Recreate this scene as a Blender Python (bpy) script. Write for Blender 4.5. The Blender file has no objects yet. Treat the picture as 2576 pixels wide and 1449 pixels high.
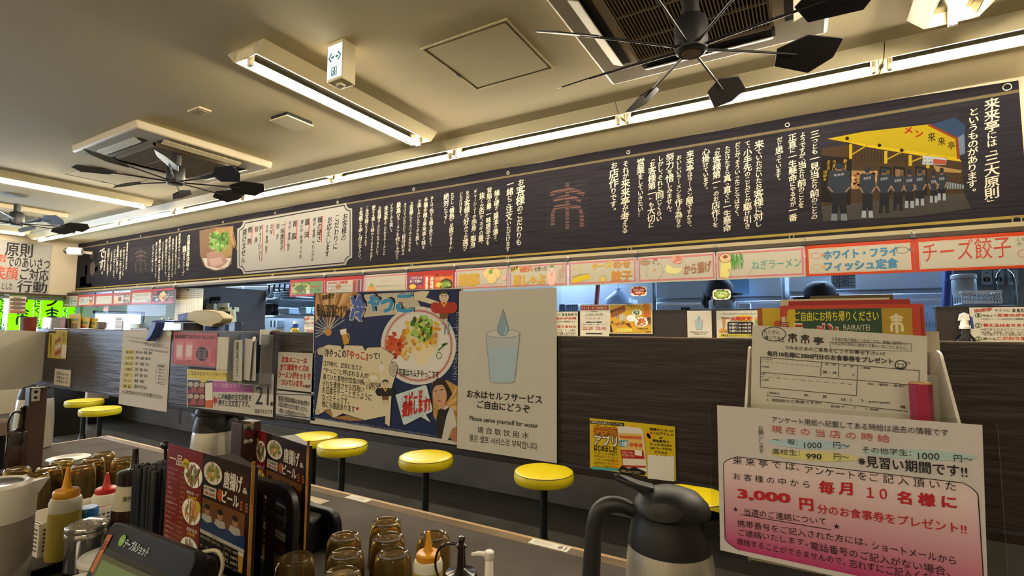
import bpy, math, random
from math import sin, cos, pi, radians
from mathutils import Vector, Matrix
from mathutils.geometry import tessellate_polygon

# ------------------------------------------------------------------ camera, light, exposure
SC = bpy.context.scene
COL = SC.collection
E = 1.27                      # eye height above the floor
FPX = 1270.58                 # focal length in pixels of a 2576x1449 frame
RX = Vector((0.86573783, 0.03438586, 0.49931516))
RY = Vector((0.50046055, -0.07163988, -0.86279022))
RZ = Vector((0.00610309, 0.99683767, -0.07923012))
cam_d = bpy.data.cameras.new('camera'); cam_d.sensor_width = 36.0; cam_d.sensor_fit = 'HORIZONTAL'
cam_d.lens = FPX / 2576 * 36.0; cam_d.clip_start = 0.02; cam_d.clip_end = 200
cam = bpy.data.objects.new('camera', cam_d); COL.objects.link(cam)
cam.matrix_world = Matrix(((RX.x, RX.y, RX.z, 0), (RY.x, RY.y, RY.z, 0), (RZ.x, RZ.y, RZ.z, E), (0, 0, 0, 1)))
SC.camera = cam
w = bpy.data.worlds.new('world'); SC.world = w; w.use_nodes = True
bg = w.node_tree.nodes['Background']; bg.inputs[0].default_value = (0.68, 0.81, 1.0, 1); bg.inputs[1].default_value = 10.0
vs = SC.view_settings; vs.view_transform = 'Standard'; vs.look = 'None'; vs.gamma = 1; vs.use_curve_mapping = False
vs.exposure = 0.75
TUBE = 84.0
KITCHEN = 66                  # watts of each kitchen ceiling lamp
cy_ = SC.cycles
cy_.max_bounces = 9; cy_.transmission_bounces = 8; cy_.transparent_max_bounces = 16; cy_.glossy_bounces = 4; cy_.diffuse_bounces = 4
cy_.caustics_reflective = False; cy_.caustics_refractive = False
def area(name, loc, size, watts, col, rot=(0, 0, 0)):
    d = bpy.data.lights.new(name, 'AREA'); d.shape = 'RECTANGLE'; d.size, d.size_y = size; d.energy = watts; d.color = col
    o = bpy.data.objects.new(name, d); COL.objects.link(o); o.location = loc; o.rotation_euler = rot
    return o
for kx in (-8.0, -5.0, -2.4, 0.2, 2.4):
    area('kitchen_light', (kx, 4.9, E + 1.03), (1.2, 0.25), KITCHEN, (0.50, 0.72, 1.0))

# ------------------------------------------------------------------ helpers
def ray(px, py):
    c = Vector((px - 1288.0, -(py - 724.5), -FPX))
    return Vector((RX.dot(c), RY.dot(c), RZ.dot(c)))
def PY(px, py, y): r = ray(px, py); r = r * (y / r.y); r.z += E; return r
def PZ(px, py, z): r = ray(px, py); r = r * ((z - E) / r.z); r.z += E; return r
def PX(px, py, x): r = ray(px, py); r = r * (x / r.x); r.z += E; return r
def lin(h):
    if not isinstance(h, str): return tuple(h)
    v = [int(h[i:i + 2], 16) / 255 for i in (0, 2, 4)]
    return tuple(c / 12.92 if c <= .04045 else ((c + .055) / 1.055) ** 2.4 for c in v)
_m = {}
def M(name, col='808080', r=.5, m=0.0, nz=None, bump=None, tr=0.0, ior=1.45, em=0.0, coat=0.0, alpha=1.0, sc3=None, al=0.0, sp=.5):
    if name in _m: return _m[name]
    a = bpy.data.materials.new(name); a.use_nodes = True; _m[name] = a
    nt = a.node_tree; b = nt.nodes['Principled BSDF']; c = lin(col)
    b.inputs['Base Color'].default_value = (*c, 1); b.inputs['Roughness'].default_value = r; b.inputs['Metallic'].default_value = m
    b.inputs['Transmission Weight'].default_value = tr; b.inputs['IOR'].default_value = ior; b.inputs['Coat Weight'].default_value = coat
    b.inputs['Alpha'].default_value = alpha; b.inputs['Specular IOR Level'].default_value = sp
    if em: b.inputs['Emission Color'].default_value = (*c, 1); b.inputs['Emission Strength'].default_value = em
    if nz or bump:
        tc = nt.nodes.new('ShaderNodeTexCoord'); mp = nt.nodes.new('ShaderNodeMapping'); n = nt.nodes.new('ShaderNodeTexNoise')
        mp.inputs['Scale'].default_value = sc3 or (1, 1, 1)
        nt.links.new(tc.outputs['Object'], mp.inputs[0]); nt.links.new(mp.outputs[0], n.inputs['Vector'])
        n.inputs['Scale'].default_value = (nz or bump)[0]; n.inputs['Detail'].default_value = 5
        if nz:
            rp = nt.nodes.new('ShaderNodeValToRGB'); k = nz[1]
            rp.color_ramp.elements[0].position = .3; rp.color_ramp.elements[1].position = .7
            rp.color_ramp.elements[0].color = (*[x * (1 - k) for x in c], 1); rp.color_ramp.elements[1].color = (*[min(1, x * (1 + k)) for x in c], 1)
            nt.links.new(n.outputs['Fac'], rp.inputs[0]); nt.links.new(rp.outputs[0], b.inputs['Base Color'])
        if bump:
            bp = nt.nodes.new('ShaderNodeBump'); bp.inputs['Strength'].default_value = bump[1]; bp.inputs['Distance'].default_value = .01
            nt.links.new(n.outputs['Fac'], bp.inputs['Height']); nt.links.new(bp.outputs[0], b.inputs['Normal'])
    return a
def mprint(name, r=.55, coat=0.0, tl=0.0, spec=.4):
    a = bpy.data.materials.new(name); a.use_nodes = True; _m[name] = a
    nt = a.node_tree; b = nt.nodes['Principled BSDF']; at = nt.nodes.new('ShaderNodeAttribute'); at.attribute_name = 'Ink'
    nt.links.new(at.outputs['Color'], b.inputs['Base Color']); b.inputs['Roughness'].default_value = r; b.inputs['Coat Weight'].default_value = coat
    b.inputs['Specular IOR Level'].default_value = spec
    if tl:
        t = nt.nodes.new('ShaderNodeBsdfTranslucent'); mx = nt.nodes.new('ShaderNodeMixShader'); mx.inputs[0].default_value = tl
        nt.links.new(at.outputs['Color'], t.inputs[0]); nt.links.new(b.outputs[0], mx.inputs[1]); nt.links.new(t.outputs[0], mx.inputs[2])
        nt.links.new(mx.outputs[0], nt.nodes['Material Output'].inputs[0])
    return a
def mclear(name, col=(.9, .95, 1), f=.12, r=.05):
    a = bpy.data.materials.new(name); a.use_nodes = True; _m[name] = a
    nt = a.node_tree; nt.nodes.remove(nt.nodes['Principled BSDF'])
    t = nt.nodes.new('ShaderNodeBsdfTransparent'); t.inputs[0].default_value = (*col, 1)
    g = nt.nodes.new('ShaderNodeBsdfGlossy'); g.inputs[1].default_value = r
    fr = nt.nodes.new('ShaderNodeLayerWeight'); fr.inputs[0].default_value = f
    mx = nt.nodes.new('ShaderNodeMixShader'); nt.links.new(fr.outputs['Fresnel'], mx.inputs[0])
    nt.links.new(t.outputs[0], mx.inputs[1]); nt.links.new(g.outputs[0], mx.inputs[2]); nt.links.new(mx.outputs[0], nt.nodes['Material Output'].inputs[0])
    return a
PAPER = mprint('printed_paper', .6); GLOSS = mprint('laminated_print', .3, 0, 0, .22); CLOTH = mprint('backlit_cloth_print', .8, 0, .6)
FILM = mclear('clear_film', (.93, .93, .9), .06, .12); ACRYL = mclear('clear_acrylic', (.95, .97, 1), .045, .02)

class MB:
    def __init__(s): s.V = []; s.F = []; s.MI = []; s.mats = []; s.cur = 0
    def mat(s, m):
        if m not in s.mats: s.mats.append(m)
        s.cur = s.mats.index(m); return s
    def add(s, V, F, X=None):
        n = len(s.V)
        s.V += [tuple(X @ Vector(v)) if X else tuple(v) for v in V]; s.F += [tuple(i + n for i in f) for f in F]; s.MI += [s.cur] * len(F); return s
    def box(s, c, d, X=None, taper=None):
        x, y, z = [k / 2 for k in d]; t = taper or (1, 1)
        V = [(c[0] + a * x * (t[0] if q < 0 else 1), c[1] + b * y * (t[1] if q < 0 else 1), c[2] + q * z) for q in (-1, 1) for a, b in ((-1, -1), (1, -1), (1, 1), (-1, 1))]
        return s.add(V, [(3, 2, 1, 0), (4, 5, 6, 7), (0, 1, 5, 4), (1, 2, 6, 5), (2, 3, 7, 6), (3, 0, 4, 7)], X)
    def b2(s, lo, hi, X=None):
        return s.box([(a + b) / 2 for a, b in zip(lo, hi)], [abs(b - a) for a, b in zip(lo, hi)], X)
    def lathe(s, prof, c=(0, 0, 0), n=24, X=None, sx=1, sy=1, close=False):
        V = []; F = []; k = len(prof)
        for r, z in prof:
            for i in range(n):
                a = 2 * pi * i / n; V.append((c[0] + r * cos(a) * sx, c[1] + r * sin(a) * sy, c[2] + z))
        rng = range(k if close else k - 1)
        for j in rng:
            q = (j + 1) % k
            for i in range(n): F.append((j * n + i, j * n + (i + 1) % n, q * n + (i + 1) % n, q * n + i))
        if not close:
            if prof[0][0] > 1e-6: F.append(tuple(reversed(range(n))))
            if prof[-1][0] > 1e-6: F.append(tuple((k - 1) * n + i for i in range(n)))
        return s.add(V, F, X)
    def tube(s, pts, r, n=8, closed=False, X=None):
        pts = [Vector(p) for p in pts]; k = len(pts); V = []; F = []
        R = list(r) if isinstance(r, (list, tuple)) else [r] * k; up = None
        if k > 3 and not closed:
            for _ in range(2):      # round the corners
                np_, nr = [pts[0]], [R[0]]
                for a, b, ra, rb in zip(pts, pts[1:], R, R[1:]): np_ += [a.lerp(b, .25), a.lerp(b, .75)]; nr += [ra * .75 + rb * .25, ra * .25 + rb * .75]
                pts, R = np_ + [pts[-1]], nr + [R[-1]]
            k = len(pts)
        for i, p in enumerate(pts):
            if closed: t = pts[(i + 1) % k] - pts[i - 1]
            else: t = pts[min(i + 1, k - 1)] - pts[max(i - 1, 0)]
            t.normalize()
            if up is None: up = t.orthogonal().normalized()
            up = (up - t * up.dot(t)).normalized(); sd = t.cross(up)
            for j in range(n):
                a = 2 * pi * j / n; V.append(p + (up * cos(a) + sd * sin(a)) * R[i])
        for i in range(k if closed else k - 1):
            q = (i + 1) % k
            for j in range(n): F.append((i * n + j, i * n + (j + 1) % n, q * n + (j + 1) % n, q * n + j))
        if not closed: F.append(tuple(reversed(range(n)))); F.append(tuple((k - 1) * n + j for j in range(n)))
        return s.add(V, F, X)
    def prism(s, poly, a, b, ax='z', X=None):
        n = len(poly)
        f = {'z': lambda p, q: (p[0], p[1], q), 'y': lambda p, q: (p[0], q, p[1]), 'x': lambda p, q: (q, p[0], p[1])}[ax]
        V = [f(p, a) for p in poly] + [f(p, b) for p in poly]
        tri = tessellate_polygon([[Vector((p[0], p[1], 0)) for p in poly]])
        F = [tuple(t) for t in tri] + [tuple(i + n for i in reversed(t)) for t in tri] + [(i, (i + 1) % n, n + (i + 1) % n, n + i) for i in range(n)]
        return s.add(V, F, X)
    def ball(s, c, r, n=16, X=None):
        rr = r if isinstance(r, (list, tuple)) else (r, r, r)
        return s.lathe([(sin(pi * i / (n // 2)) * rr[0] if 0 < i < n // 2 else 0, -cos(pi * i / (n // 2)) * rr[2]) for i in range(n // 2 + 1)], c, n, X, 1, rr[1] / rr[0])
    def build(s, name, mat=None, parent=None, bevel=0, seg=2, ang=38, origin=True, smooth=True):
        me = bpy.data.meshes.new(name)
        off = Vector((0, 0, 0))
        if parent is None and origin and s.V:
            xs = [v[0] for v in s.V]; ys = [v[1] for v in s.V]; zs = [v[2] for v in s.V]
            off = Vector(((min(xs) + max(xs)) / 2, (min(ys) + max(ys)) / 2, min(zs)))
        me.from_pydata([tuple(Vector(v) - off) for v in s.V], [], s.F)
        for m in (s.mats or [mat]): me.materials.append(m)
        if len(s.mats) > 1: me.polygons.foreach_set('material_index', s.MI)
        me.validate()
        import bmesh
        bm = bmesh.new(); bm.from_mesh(me); bmesh.ops.recalc_face_normals(bm, faces=bm.faces); bm.to_mesh(me); bm.free()
        if smooth: me.shade_smooth(); me.set_sharp_from_angle(angle=radians(ang))
        o = bpy.data.objects.new(name, me); COL.objects.link(o); o.location = off
        if parent: o.parent = parent
        if bevel:
            md = o.modifiers.new('bevel', 'BEVEL'); md.width = bevel; md.segments = seg; md.limit_method = 'ANGLE'; md.angle_limit = radians(40)
        return o
def thing(name, label, cat, loc=(0, 0, 0), rz=0, group=None):
    o = bpy.data.objects.new(name, None); COL.objects.link(o); o.location = loc; o.rotation_euler = (0, 0, rz); o.empty_display_size = .05
    o['label'] = label; o['category'] = cat
    if group: o['group'] = group
    return o
def tag(o, label, cat, group=None):
    o['label'] = label; o['category'] = cat
    if group: o['group'] = group
    return o
def struct(o): o['kind'] = 'structure'; return o
def dup(root, loc, rz=None, label=None, group=None):
    r = root.copy(); COL.objects.link(r); r.location = loc
    if rz is not None: r.rotation_euler = (0, 0, rz)
    if label: r['label'] = label
    if group: r['group'] = group
    for ch in list(root.children):
        c = ch.copy(); COL.objects.link(c); c.parent = r
        for g in list(ch.children):
            d = g.copy(); COL.objects.link(d); d.parent = c
    return r

# ------------------------------------------------------------------ lettering and flat print
_fo = None; _tc = {}; _gk = {}; LK = [None]
def glyphs(s, bold=0.0, res=2):
    global _fo
    k = (s, bold)
    if k in _tc: LK[0] = _gk[k]; return _tc[k]
    if _fo is None:
        c = bpy.data.curves.new('lettering', 'FONT'); _fo = bpy.data.objects.new('lettering', c)
    c = _fo.data; c.body = s; c.offset = 0; c.resolution_u = res
    me = _fo.to_mesh()
    V = [(v.co.x, v.co.y) for v in me.vertices]; F = [tuple(p.vertices) for p in me.polygons]
    _fo.to_mesh_clear()
    e = bold * .8; GK = None
    if bold >= .012:          # heavier strokes: the same letters struck again a little to each side
        V0, F0, n0 = V, F, len(V); V = list(V0); F = list(F0)
        for dx, dy in (((-e, -e * .6), (e, e * .6)) if e < .026 else ((-e, -e * .6), (e, e * .6), (-e, e * .6), (e, -e * .6)) if e < .045 else ((-e, -e * .6), (e, e * .6), (-e, e * .6), (e, -e * .6), (-e / 2, 0), (e / 2, 0), (0, e * .6), (0, -e * .6))):
            if GK is None: GK = [0] * n0
            GK += [GK[-1] + 1] * n0; k0 = len(V); V += [(x + dx, y + dy) for x, y in V0]; F += [tuple(i + k0 for i in f) for f in F0]
    bb = (min(v[0] for v in V), min(v[1] for v in V), max(v[0] for v in V), max(v[1] for v in V)) if V else (0, 0, 1, 1)
    _tc[k] = (V, F, bb); _gk[k] = GK; LK[0] = GK; return _tc[k]
def crop(ox, oy, s): return lambda a, b: (ox + a * s, oy + b * s)
class CV:
    """flat print on a plane: O origin, U right, V up; m maps authoring coordinates to (u, v) metres"""
    def __init__(s, O, U, V, m, step=.00025):
        s.O = Vector(O); s.U = Vector(U).normalized(); s.W = Vector(V).normalized(); s.N = s.U.cross(s.W); s.m = m; s.step = step
        s.V = []; s.F = []; s.C = []; s.MI = []; s.mats = [PAPER]; s.mi = 0; s.gain = 1.0
    def use(s, m):
        if m not in s.mats: s.mats.append(m)
        s.mi = s.mats.index(m)
    def raw(s, uv, F, col, lay):
        n = len(s.V); c = tuple(x * s.gain for x in lin(col)); K = LK[0]; LK[0] = None
        if K and len(K) == len(uv): s.V += [s.O + s.U * u + s.W * v + s.N * (s.step * (lay + .12 * q)) for (u, v), q in zip(uv, K)]
        else: s.V += [s.O + s.U * u + s.W * v + s.N * (s.step * lay) for u, v in uv]
        s.F += [tuple(i + n for i in f) for f in F]; s.C += [c] * len(F); s.MI += [s.mi] * len(F)
    def sheet(s, a0, b0, a1, b1, col='e8e4d8', th=.0006, lay=0, mat=None, rad=0, uv=False):
        (u0, v0), (u1, v1) = ((a0, b0), (a1, b1)) if uv else (s.m(a0, b0), s.m(a1, b1))
        if mat: s.use(mat)
        if rad: P = [(x + rad * cos(t), y + rad * sin(t)) for x, y, t0 in ((u1 - rad, v1 - rad, 0), (u0 + rad, v1 - rad, pi / 2), (u0 + rad, v0 + rad, pi), (u1 - rad, v0 + rad, 3 * pi / 2)) for t in (t0, t0 + pi / 6, t0 + pi / 3, t0 + pi / 2)]
        else: P = [(u0, v0), (u1, v0), (u1, v1), (u0, v1)]
        k = len(P); n = len(s.V); c = tuple(x * s.gain for x in lin(col)); f = s.N * (s.step * lay); bk = f - s.N * th
        s.V += [s.O + s.U * u + s.W * v + f for u, v in P] + [s.O + s.U * u + s.W * v + bk for u, v in P]
        F = [tuple(range(k)), tuple(reversed(range(k, 2 * k)))] + [((i + 1) % k, i, k + i, k + (i + 1) % k) for i in range(k)]
        s.F += [tuple(i + n for i in q) for q in F]; s.C += [c] * len(F); s.MI += [s.mi] * len(F); s.mi = 0
    def poly(s, pts, col, lay=1):
        uv = [s.m(*p) for p in pts]
        s.raw(uv, [tuple(t) for t in tessellate_polygon([[Vector((u, v, 0)) for u, v in uv]])], col, lay)
    def rect(s, a0, b0, a1, b1, col, lay=1):
        (u0, v0), (u1, v1) = s.m(a0, b0), s.m(a1, b1); s.raw([(u0, v0), (u1, v0), (u1, v1), (u0, v1)], [(0, 1, 2, 3)], col, lay)
    def frame(s, a0, b0, a1, b1, wd, col, lay=1):
        (u0, v0), (u1, v1) = s.m(a0, b0), s.m(a1, b1)
        su = 1 if u1 > u0 else -1; sv = 1 if v1 > v0 else -1
        o = [(u0, v0), (u1, v0), (u1, v1), (u0, v1)]; i = [(u0 + wd * su, v0 + wd * sv), (u1 - wd * su, v0 + wd * sv), (u1 - wd * su, v1 - wd * sv), (u0 + wd * su, v1 - wd * sv)]
        s.raw(o + i, [(k, (k + 1) % 4, 4 + (k + 1) % 4, 4 + k) for k in range(4)], col, lay)
    def ell(s, a, b, ra, rb, col, lay=1, n=20, rot=0, t0=0, t1=2 * pi):
        P = []
        for i in range(n):
            t = t0 + (t1 - t0) * i / (n if t1 - t0 > 6.28 else n - 1); x, y = ra * cos(t), rb * sin(t)
            P.append((a + x * cos(rot) - y * sin(rot), b + x * sin(rot) + y * cos(rot)))
        s.poly(P, col, lay)
    def ring(s, a, b, ra, rb, wd, col, lay=1, n=28, t0=0, t1=2 * pi):
        P = [(a + ra * cos(t0 + (t1 - t0) * i / n), b + rb * sin(t0 + (t1 - t0) * i / n)) for i in range(n + 1)]; s.line(P, wd, col, lay)
    def line(s, pts, wd, col, lay=1):
        uv = [Vector(s.m(*p)) for p in pts]; V = []; n = len(uv)
        for i, p in enumerate(uv):
            t = uv[min(i + 1, n - 1)] - uv[max(i - 1, 0)]
            t = t.normalized() if t.length > 1e-9 else Vector((1, 0)); q = Vector((-t.y, t.x)) * wd / 2
            V += [tuple(p + q), tuple(p - q)]
        s.raw(V, [(2 * i, 2 * i + 1, 2 * i + 3, 2 * i + 2) for i in range(n - 1)], col, lay)
    def t(s, txt, a0, b0, a1, b1, col='1c1a18', bold=.012, lay=2, sh=0.0, rise=0.0):
        V, F, bb = glyphs(txt, bold); (u0, v0), (u1, v1) = s.m(a0, b0), s.m(a1, b1)
        sx = (u1 - u0) / max(bb[2] - bb[0], 1e-6); sy = (v1 - v0) / max(bb[3] - bb[1], 1e-6)
        s.raw([(u0 + (x - bb[0]) * sx + sh * (y - bb[1]) * sy, v0 + (y - bb[1]) * sy + rise * (x - bb[0]) * sx) for x, y in V], F, col, lay)
    def row(s, txt, a0, b0, a1, b1, h, col='25201f', bold=.012, lay=3):
        V, F, bb = glyphs(txt, bold); (u0, v0), (u1, v1) = s.m(a0, b0), s.m(a1, b1); hh = s.m(a0, b0 - h)[1] - v0
        sx = (u1 - u0) / (bb[2] - bb[0]); sy = hh / (bb[3] - bb[1])
        s.raw([(u0 + (x - bb[0]) * sx, v0 + (v1 - v0) * (x - bb[0]) / (bb[2] - bb[0]) + (y - bb[1]) * sy) for x, y in V], F, col, lay)
    def v(s, txt, xt, yt, xb, yb, col='d6cdb4', bold=.02, lay=2, wr=1.0, slant=.14, mix=True, maxw=None):
        (ut, vt), (ub, vb) = s.m(xt, yt), s.m(xb, yb); W = []
        for ch in txt:
            o = ord(ch)
            if ch in '、。': q = .45
            elif ch in 'っゃゅょッャュョ！？!?「」・々': q = .72
            elif ch == '\u3000': q = .9
            elif mix and o < 0x3100: q = .82
            else: q = 1.2 if mix else 1.0
            W.append(q)
        k = (vt - vb) / sum(W); y = vt
        for ch, q in zip(txt, W):
            h = k * q; sz = h / .94 if ch not in '、。' else k * .8
            if maxw: szx = min(sz * wr, maxw * (q if mix else 1))
            else: szx = sz * wr
            if ch != '\u3000':
                V, F, bb = glyphs(ch, bold)
                uc = ut + (ub - ut) * (vt - y + h / 2) / max(vt - vb, 1e-6); vc = y - h / 2
                rot = ch in 'ー「」（）〜'
                pts = []
                for gx, gy in V:
                    gx -= .5; gy -= .38
                    if rot: gx, gy = gy, -gx
                    if ch in '、。': gx += .55; gy += .25
                    pts.append((uc + gx * szx, vc + gy * sz + slant * gx * szx))
                s.raw(pts, F, col, lay)
            y -= h
    def build(s, name, parent=None, label=None, cat=None, group=None, mat=None):
        me = bpy.data.meshes.new(name)
        if parent is not None: off = Vector(parent.location)
        else:
            xs = [v.x for v in s.V]; ys = [v.y for v in s.V]; zs = [v.z for v in s.V]
            off = Vector(((min(xs) + max(xs)) / 2, (min(ys) + max(ys)) / 2, min(zs)))
        me.from_pydata([tuple(v - off) for v in s.V], [], s.F)
        if mat: s.mats[0] = mat
        for m in s.mats: me.materials.append(m)
        me.polygons.foreach_set('material_index', s.MI)
        ca = me.color_attributes.new('Ink', 'FLOAT_COLOR', 'CORNER'); buf = []
        for p, c in zip(me.polygons, s.C): buf += [c[0], c[1], c[2], 1.0] * p.loop_total
        ca.data.foreach_set('color', buf)
        o = bpy.data.objects.new(name, me); COL.objects.link(o)
        if parent is not None: o.parent = parent
        else: o.location = off
        if label: tag(o, label, cat, group)
        return o
def cvy(Y, cr=None, step=.00025):
    def m(a, b):
        if cr: a, b = cr(a, b)
        p = PY(a, b, Y); return (p.x, p.z)
    return CV((0, Y, 0), (1, 0, 0), (0, 0, 1), m, step)
def cvl(O, U, V, wd, ht, step=.00025):      # unit square card, 0..1 by 0..1 from its lower left corner
    return CV(O, U, V, lambda a, b: (a * wd, b * ht), step)
def food(c, a, b, ra, rb, cols, seed, lay=2, n=40, plate='e9e6df', k=.68, size=.16):
    R = random.Random(seed)
    if plate: c.ell(a, b, ra, rb, plate, lay, 28)
    for i in range(n):
        t = R.random() * 6.28; d = math.sqrt(R.random()) * k
        c.ell(a + ra * d * cos(t), b + rb * d * sin(t), ra * size * (.6 + R.random()), rb * size * (.5 + R.random() * .8), R.choice(cols), lay + 1 + i * .02, 7, R.random() * 3)
def emblem(c, a, b, h, col, lay=2, wd=.1, ar=1.0):
    """the noodle shop's emblem: a stylised three-legged character with two curved bars"""
    X = lambda q: a + q * h * ar
    Y = lambda q: b + q * h
    p0 = Vector(c.m(a, b)); p1 = Vector(c.m(a, b + h)); wd = wd * (p1 - p0).length
    sg = 1
    c.line([(X(0), Y(.5 * sg)), (X(0), Y(-.5 * sg))], wd, col, lay)
    arc = lambda r0, y0, dp: [(X(r0 * (i / 8 - 1)), Y((y0 - dp * (i / 8 - 1) ** 2) * sg)) for i in range(17)]
    c.line(arc(.42, .36, .1), wd, col, lay + .2); c.line(arc(.34, .2, .08), wd, col, lay + .3)
    for sx in (-1, 1): c.line([(X(sx * .03), Y(.02)), (X(sx * .3), Y(-.02)), (X(sx * .36), Y(-.15)), (X(sx * .36), Y(-.42))], wd, col, lay + .4)
# ------------------------------------------------------------------ room shell
CEIL = E + 1.30; WALLY = 3.46; LX = -10.0; RXW = 3.2; BY = -2.6; KY = 6.0
m_ceil = M('ceiling_paint', 'cdbf98', .85, nz=(3, .03), bump=(60, .03))
m_wall = M('wall_paint', 'b5aa92', .8, nz=(3, .03)); m_floor = M('dark_floor', '35332f', .42, nz=(6, .25), bump=(40, .08))
m_conc = M('raw_concrete', '5c574f', .75, nz=(4, .22), bump=(20, .15)); m_brown = M('dark_brown_trim', '33261d', .5, nz=(8, .15))
m_kwall = M('kitchen_wall_panel', '9aa0a6', .4, nz=(2, .05)); m_steel = M('brushed_steel', 'b4b9bd', .32, .75, nz=(30, .06), sc3=(1, 1, 12))
m_white = M('white_plastic', 'd9d3c4', .4); m_offw = M('cream_enamel', 'd2c6a0', .45); m_black = M('black_plastic', '141413', .4)
m_chrome = M('chrome', 'c9c7c2', .15, 1.0); m_alu = M('window_aluminium', '8b8d90', .4, .6)
mb = MB(); mb.b2((LX - .2, BY, -.12), (RXW + .2, KY + .2, 0)); struct(mb.build('floor', m_floor))
mb = MB(); mb.b2((LX - .2, BY - .2, CEIL), (RXW + .2, WALLY + .12, CEIL + .1)); struct(mb.build('ceiling', m_ceil))
mb = MB(); mb.b2((LX - .2, WALLY + .12, E + 1.06), (RXW + .2, KY + .2, E + 1.16)); struct(mb.build('ceiling_kitchen', m_kwall))
mb = MB(); mb.b2((LX - .2, BY - .2, 0), (RXW + .2, BY, .35)); mb.b2((LX - .2, BY - .2, 2.35), (RXW + .2, BY, CEIL)); mb.b2((LX - .2, BY - .2, .35), (RXW + .2, BY, 2.35)); struct(mb.build('wall_near', m_wall))
for k_ in range(0):
    x0 = LX + .2 + k_ * 1.9
    o = bpy.data.objects.new('window_%d' % (6 + k_), None); COL.objects.link(o); o.location = (x0, BY - .1, .35); o['kind'] = 'structure'
    mb = MB()
    for a, b in (((0, -.03, 0), (.05, .03, 2)), ((1.85, -.03, 0), (1.9, .03, 2)), ((0, -.03, 0), (1.9, .03, .05)), ((0, -.03, 1.95), (1.9, .03, 2))): mb.b2(a, b)
    mb.build('window_frame', m_alu, o, .004)
    mb = MB(); mb.b2((.05, -.004, .05), (1.85, .004, 1.95)); mb.build('window_pane', ACRYL, o)
mb = MB(); mb.b2((RXW, BY, 0), (RXW + .2, KY, CEIL)); struct(mb.build('wall_right', m_wall))
mb = MB(); mb.b2((LX - .2, KY, 0), (RXW + .2, KY + .2, E + 1.16)); struct(mb.build('wall_kitchen_back', m_kwall))
# soffit wall above the kitchen hatch and the pier at its right end
mb = MB(); mb.b2((LX, WALLY, E + .54), (RXW, WALLY + .12, CEIL)); mb.b2((2.0, WALLY, 0), (RXW, WALLY + .12, E + .54)); struct(mb.build('wall_hatch', m_wall))
mb = MB(); mb.b2((LX, 3.345, E + .487), (2.0, WALLY + .1, E + .511)); struct(mb.build('trim_1', m_brown))
# mouldings under the banner
mb = MB(); mb.b2((LX, 3.405, E + .511), (2.0, WALLY + .05, E + .543)); struct(mb.build('trim_2', M('beige_moulding', '8a7e5e', .45)))
# left wall: soffit, sill and the window band
WT = E + .47; WB = E - .62
mb = MB(); mb.b2((LX - .2, BY, WT), (LX, WALLY + .1, CEIL)); mb.b2((LX - .2, 3.70, E + .245), (LX, 4.46, E + 1.06)); mb.b2((LX - .2, WALLY + .1, WB), (LX, 3.70, E + 1.06)); mb.b2((LX - .2, 4.46, WB), (LX, KY, E + 1.06)); mb.b2((LX - .2, BY, 0), (LX, KY, WB)); struct(mb.build('wall_left', m_wall))
mb = MB(); mb.b2((LX - .02, BY, WT - .035), (LX + .035, WALLY, WT)); struct(mb.build('trim_3', m_brown))
k = 0
for y0, y1 in ((BY, -.6), (-.6, 1.2), (1.2, 3.55), (3.70, 4.46)):
    k += 1; top = WT - .035 if y0 < 3.5 else E + .245
    o = bpy.data.objects.new('window_%d' % k, None); COL.objects.link(o); o.location = (LX - .08, y0, WB); o['kind'] = 'structure'
    mb = MB(); W_, H_ = y1 - y0, top - WB
    for a, b in (((-.03, 0, 0), (.03, .05, H_)), ((-.03, W_ - .05, 0), (.03, W_, H_)), ((-.03, 0, 0), (.03, W_, .05)), ((-.03, 0, H_ - .05), (.03, W_, H_))): mb.b2(a, b)
    mb.build('window_frame', m_alu, o, .004)
    mb = MB(); mb.b2((-.004, .05, .05), (.004, W_ - .05, H_ - .05)); mb.build('window_pane', ACRYL, o)
# kitchen counter with its raised ledges and the customers' shelf
t = thing('kitchen_counter', 'long kitchen counter with raw concrete base behind the yellow stools', 'counter', (-3.7, 3.6, 0))
mb = MB(); mb.b2((-5.7, -.17, 0), (5.7, .2, .237)); mb.build('concrete_base', m_conc, t, .006)
mb = MB(); mb.b2((-5.7, -.165, .237), (5.7, .2, E - .13)); mb.build('dark_front', m_brown, t, .004)
mb = MB(); mb.b2((-9.4, 2.95, .68), (1.9, 3.43, .72)); tag(mb.build('eating_shelf', M('counter_laminate', '4a4038', .35, nz=(8, .15)), None, .004), 'dark eating shelf along the concrete kitchen counter', 'counter')
for nm, x0, x1, lb in (('ledge_panel', -2.15, .08, 'dark board standing on the kitchen counter behind the order-time signs'), ('ledge_panel', .60, 1.95, 'dark board standing on the kitchen counter under the white basket')):
    mb = MB(); mb.b2((x0, 3.43, E - .13), (x1, 3.455, E + .127)); tag(mb.build(nm, M('dark_wood_board', '2b231d', .45, nz=(14, .2), sc3=(1, 1, 8)), None, .002), lb, 'panel')
m_ledge = m_black

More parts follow.
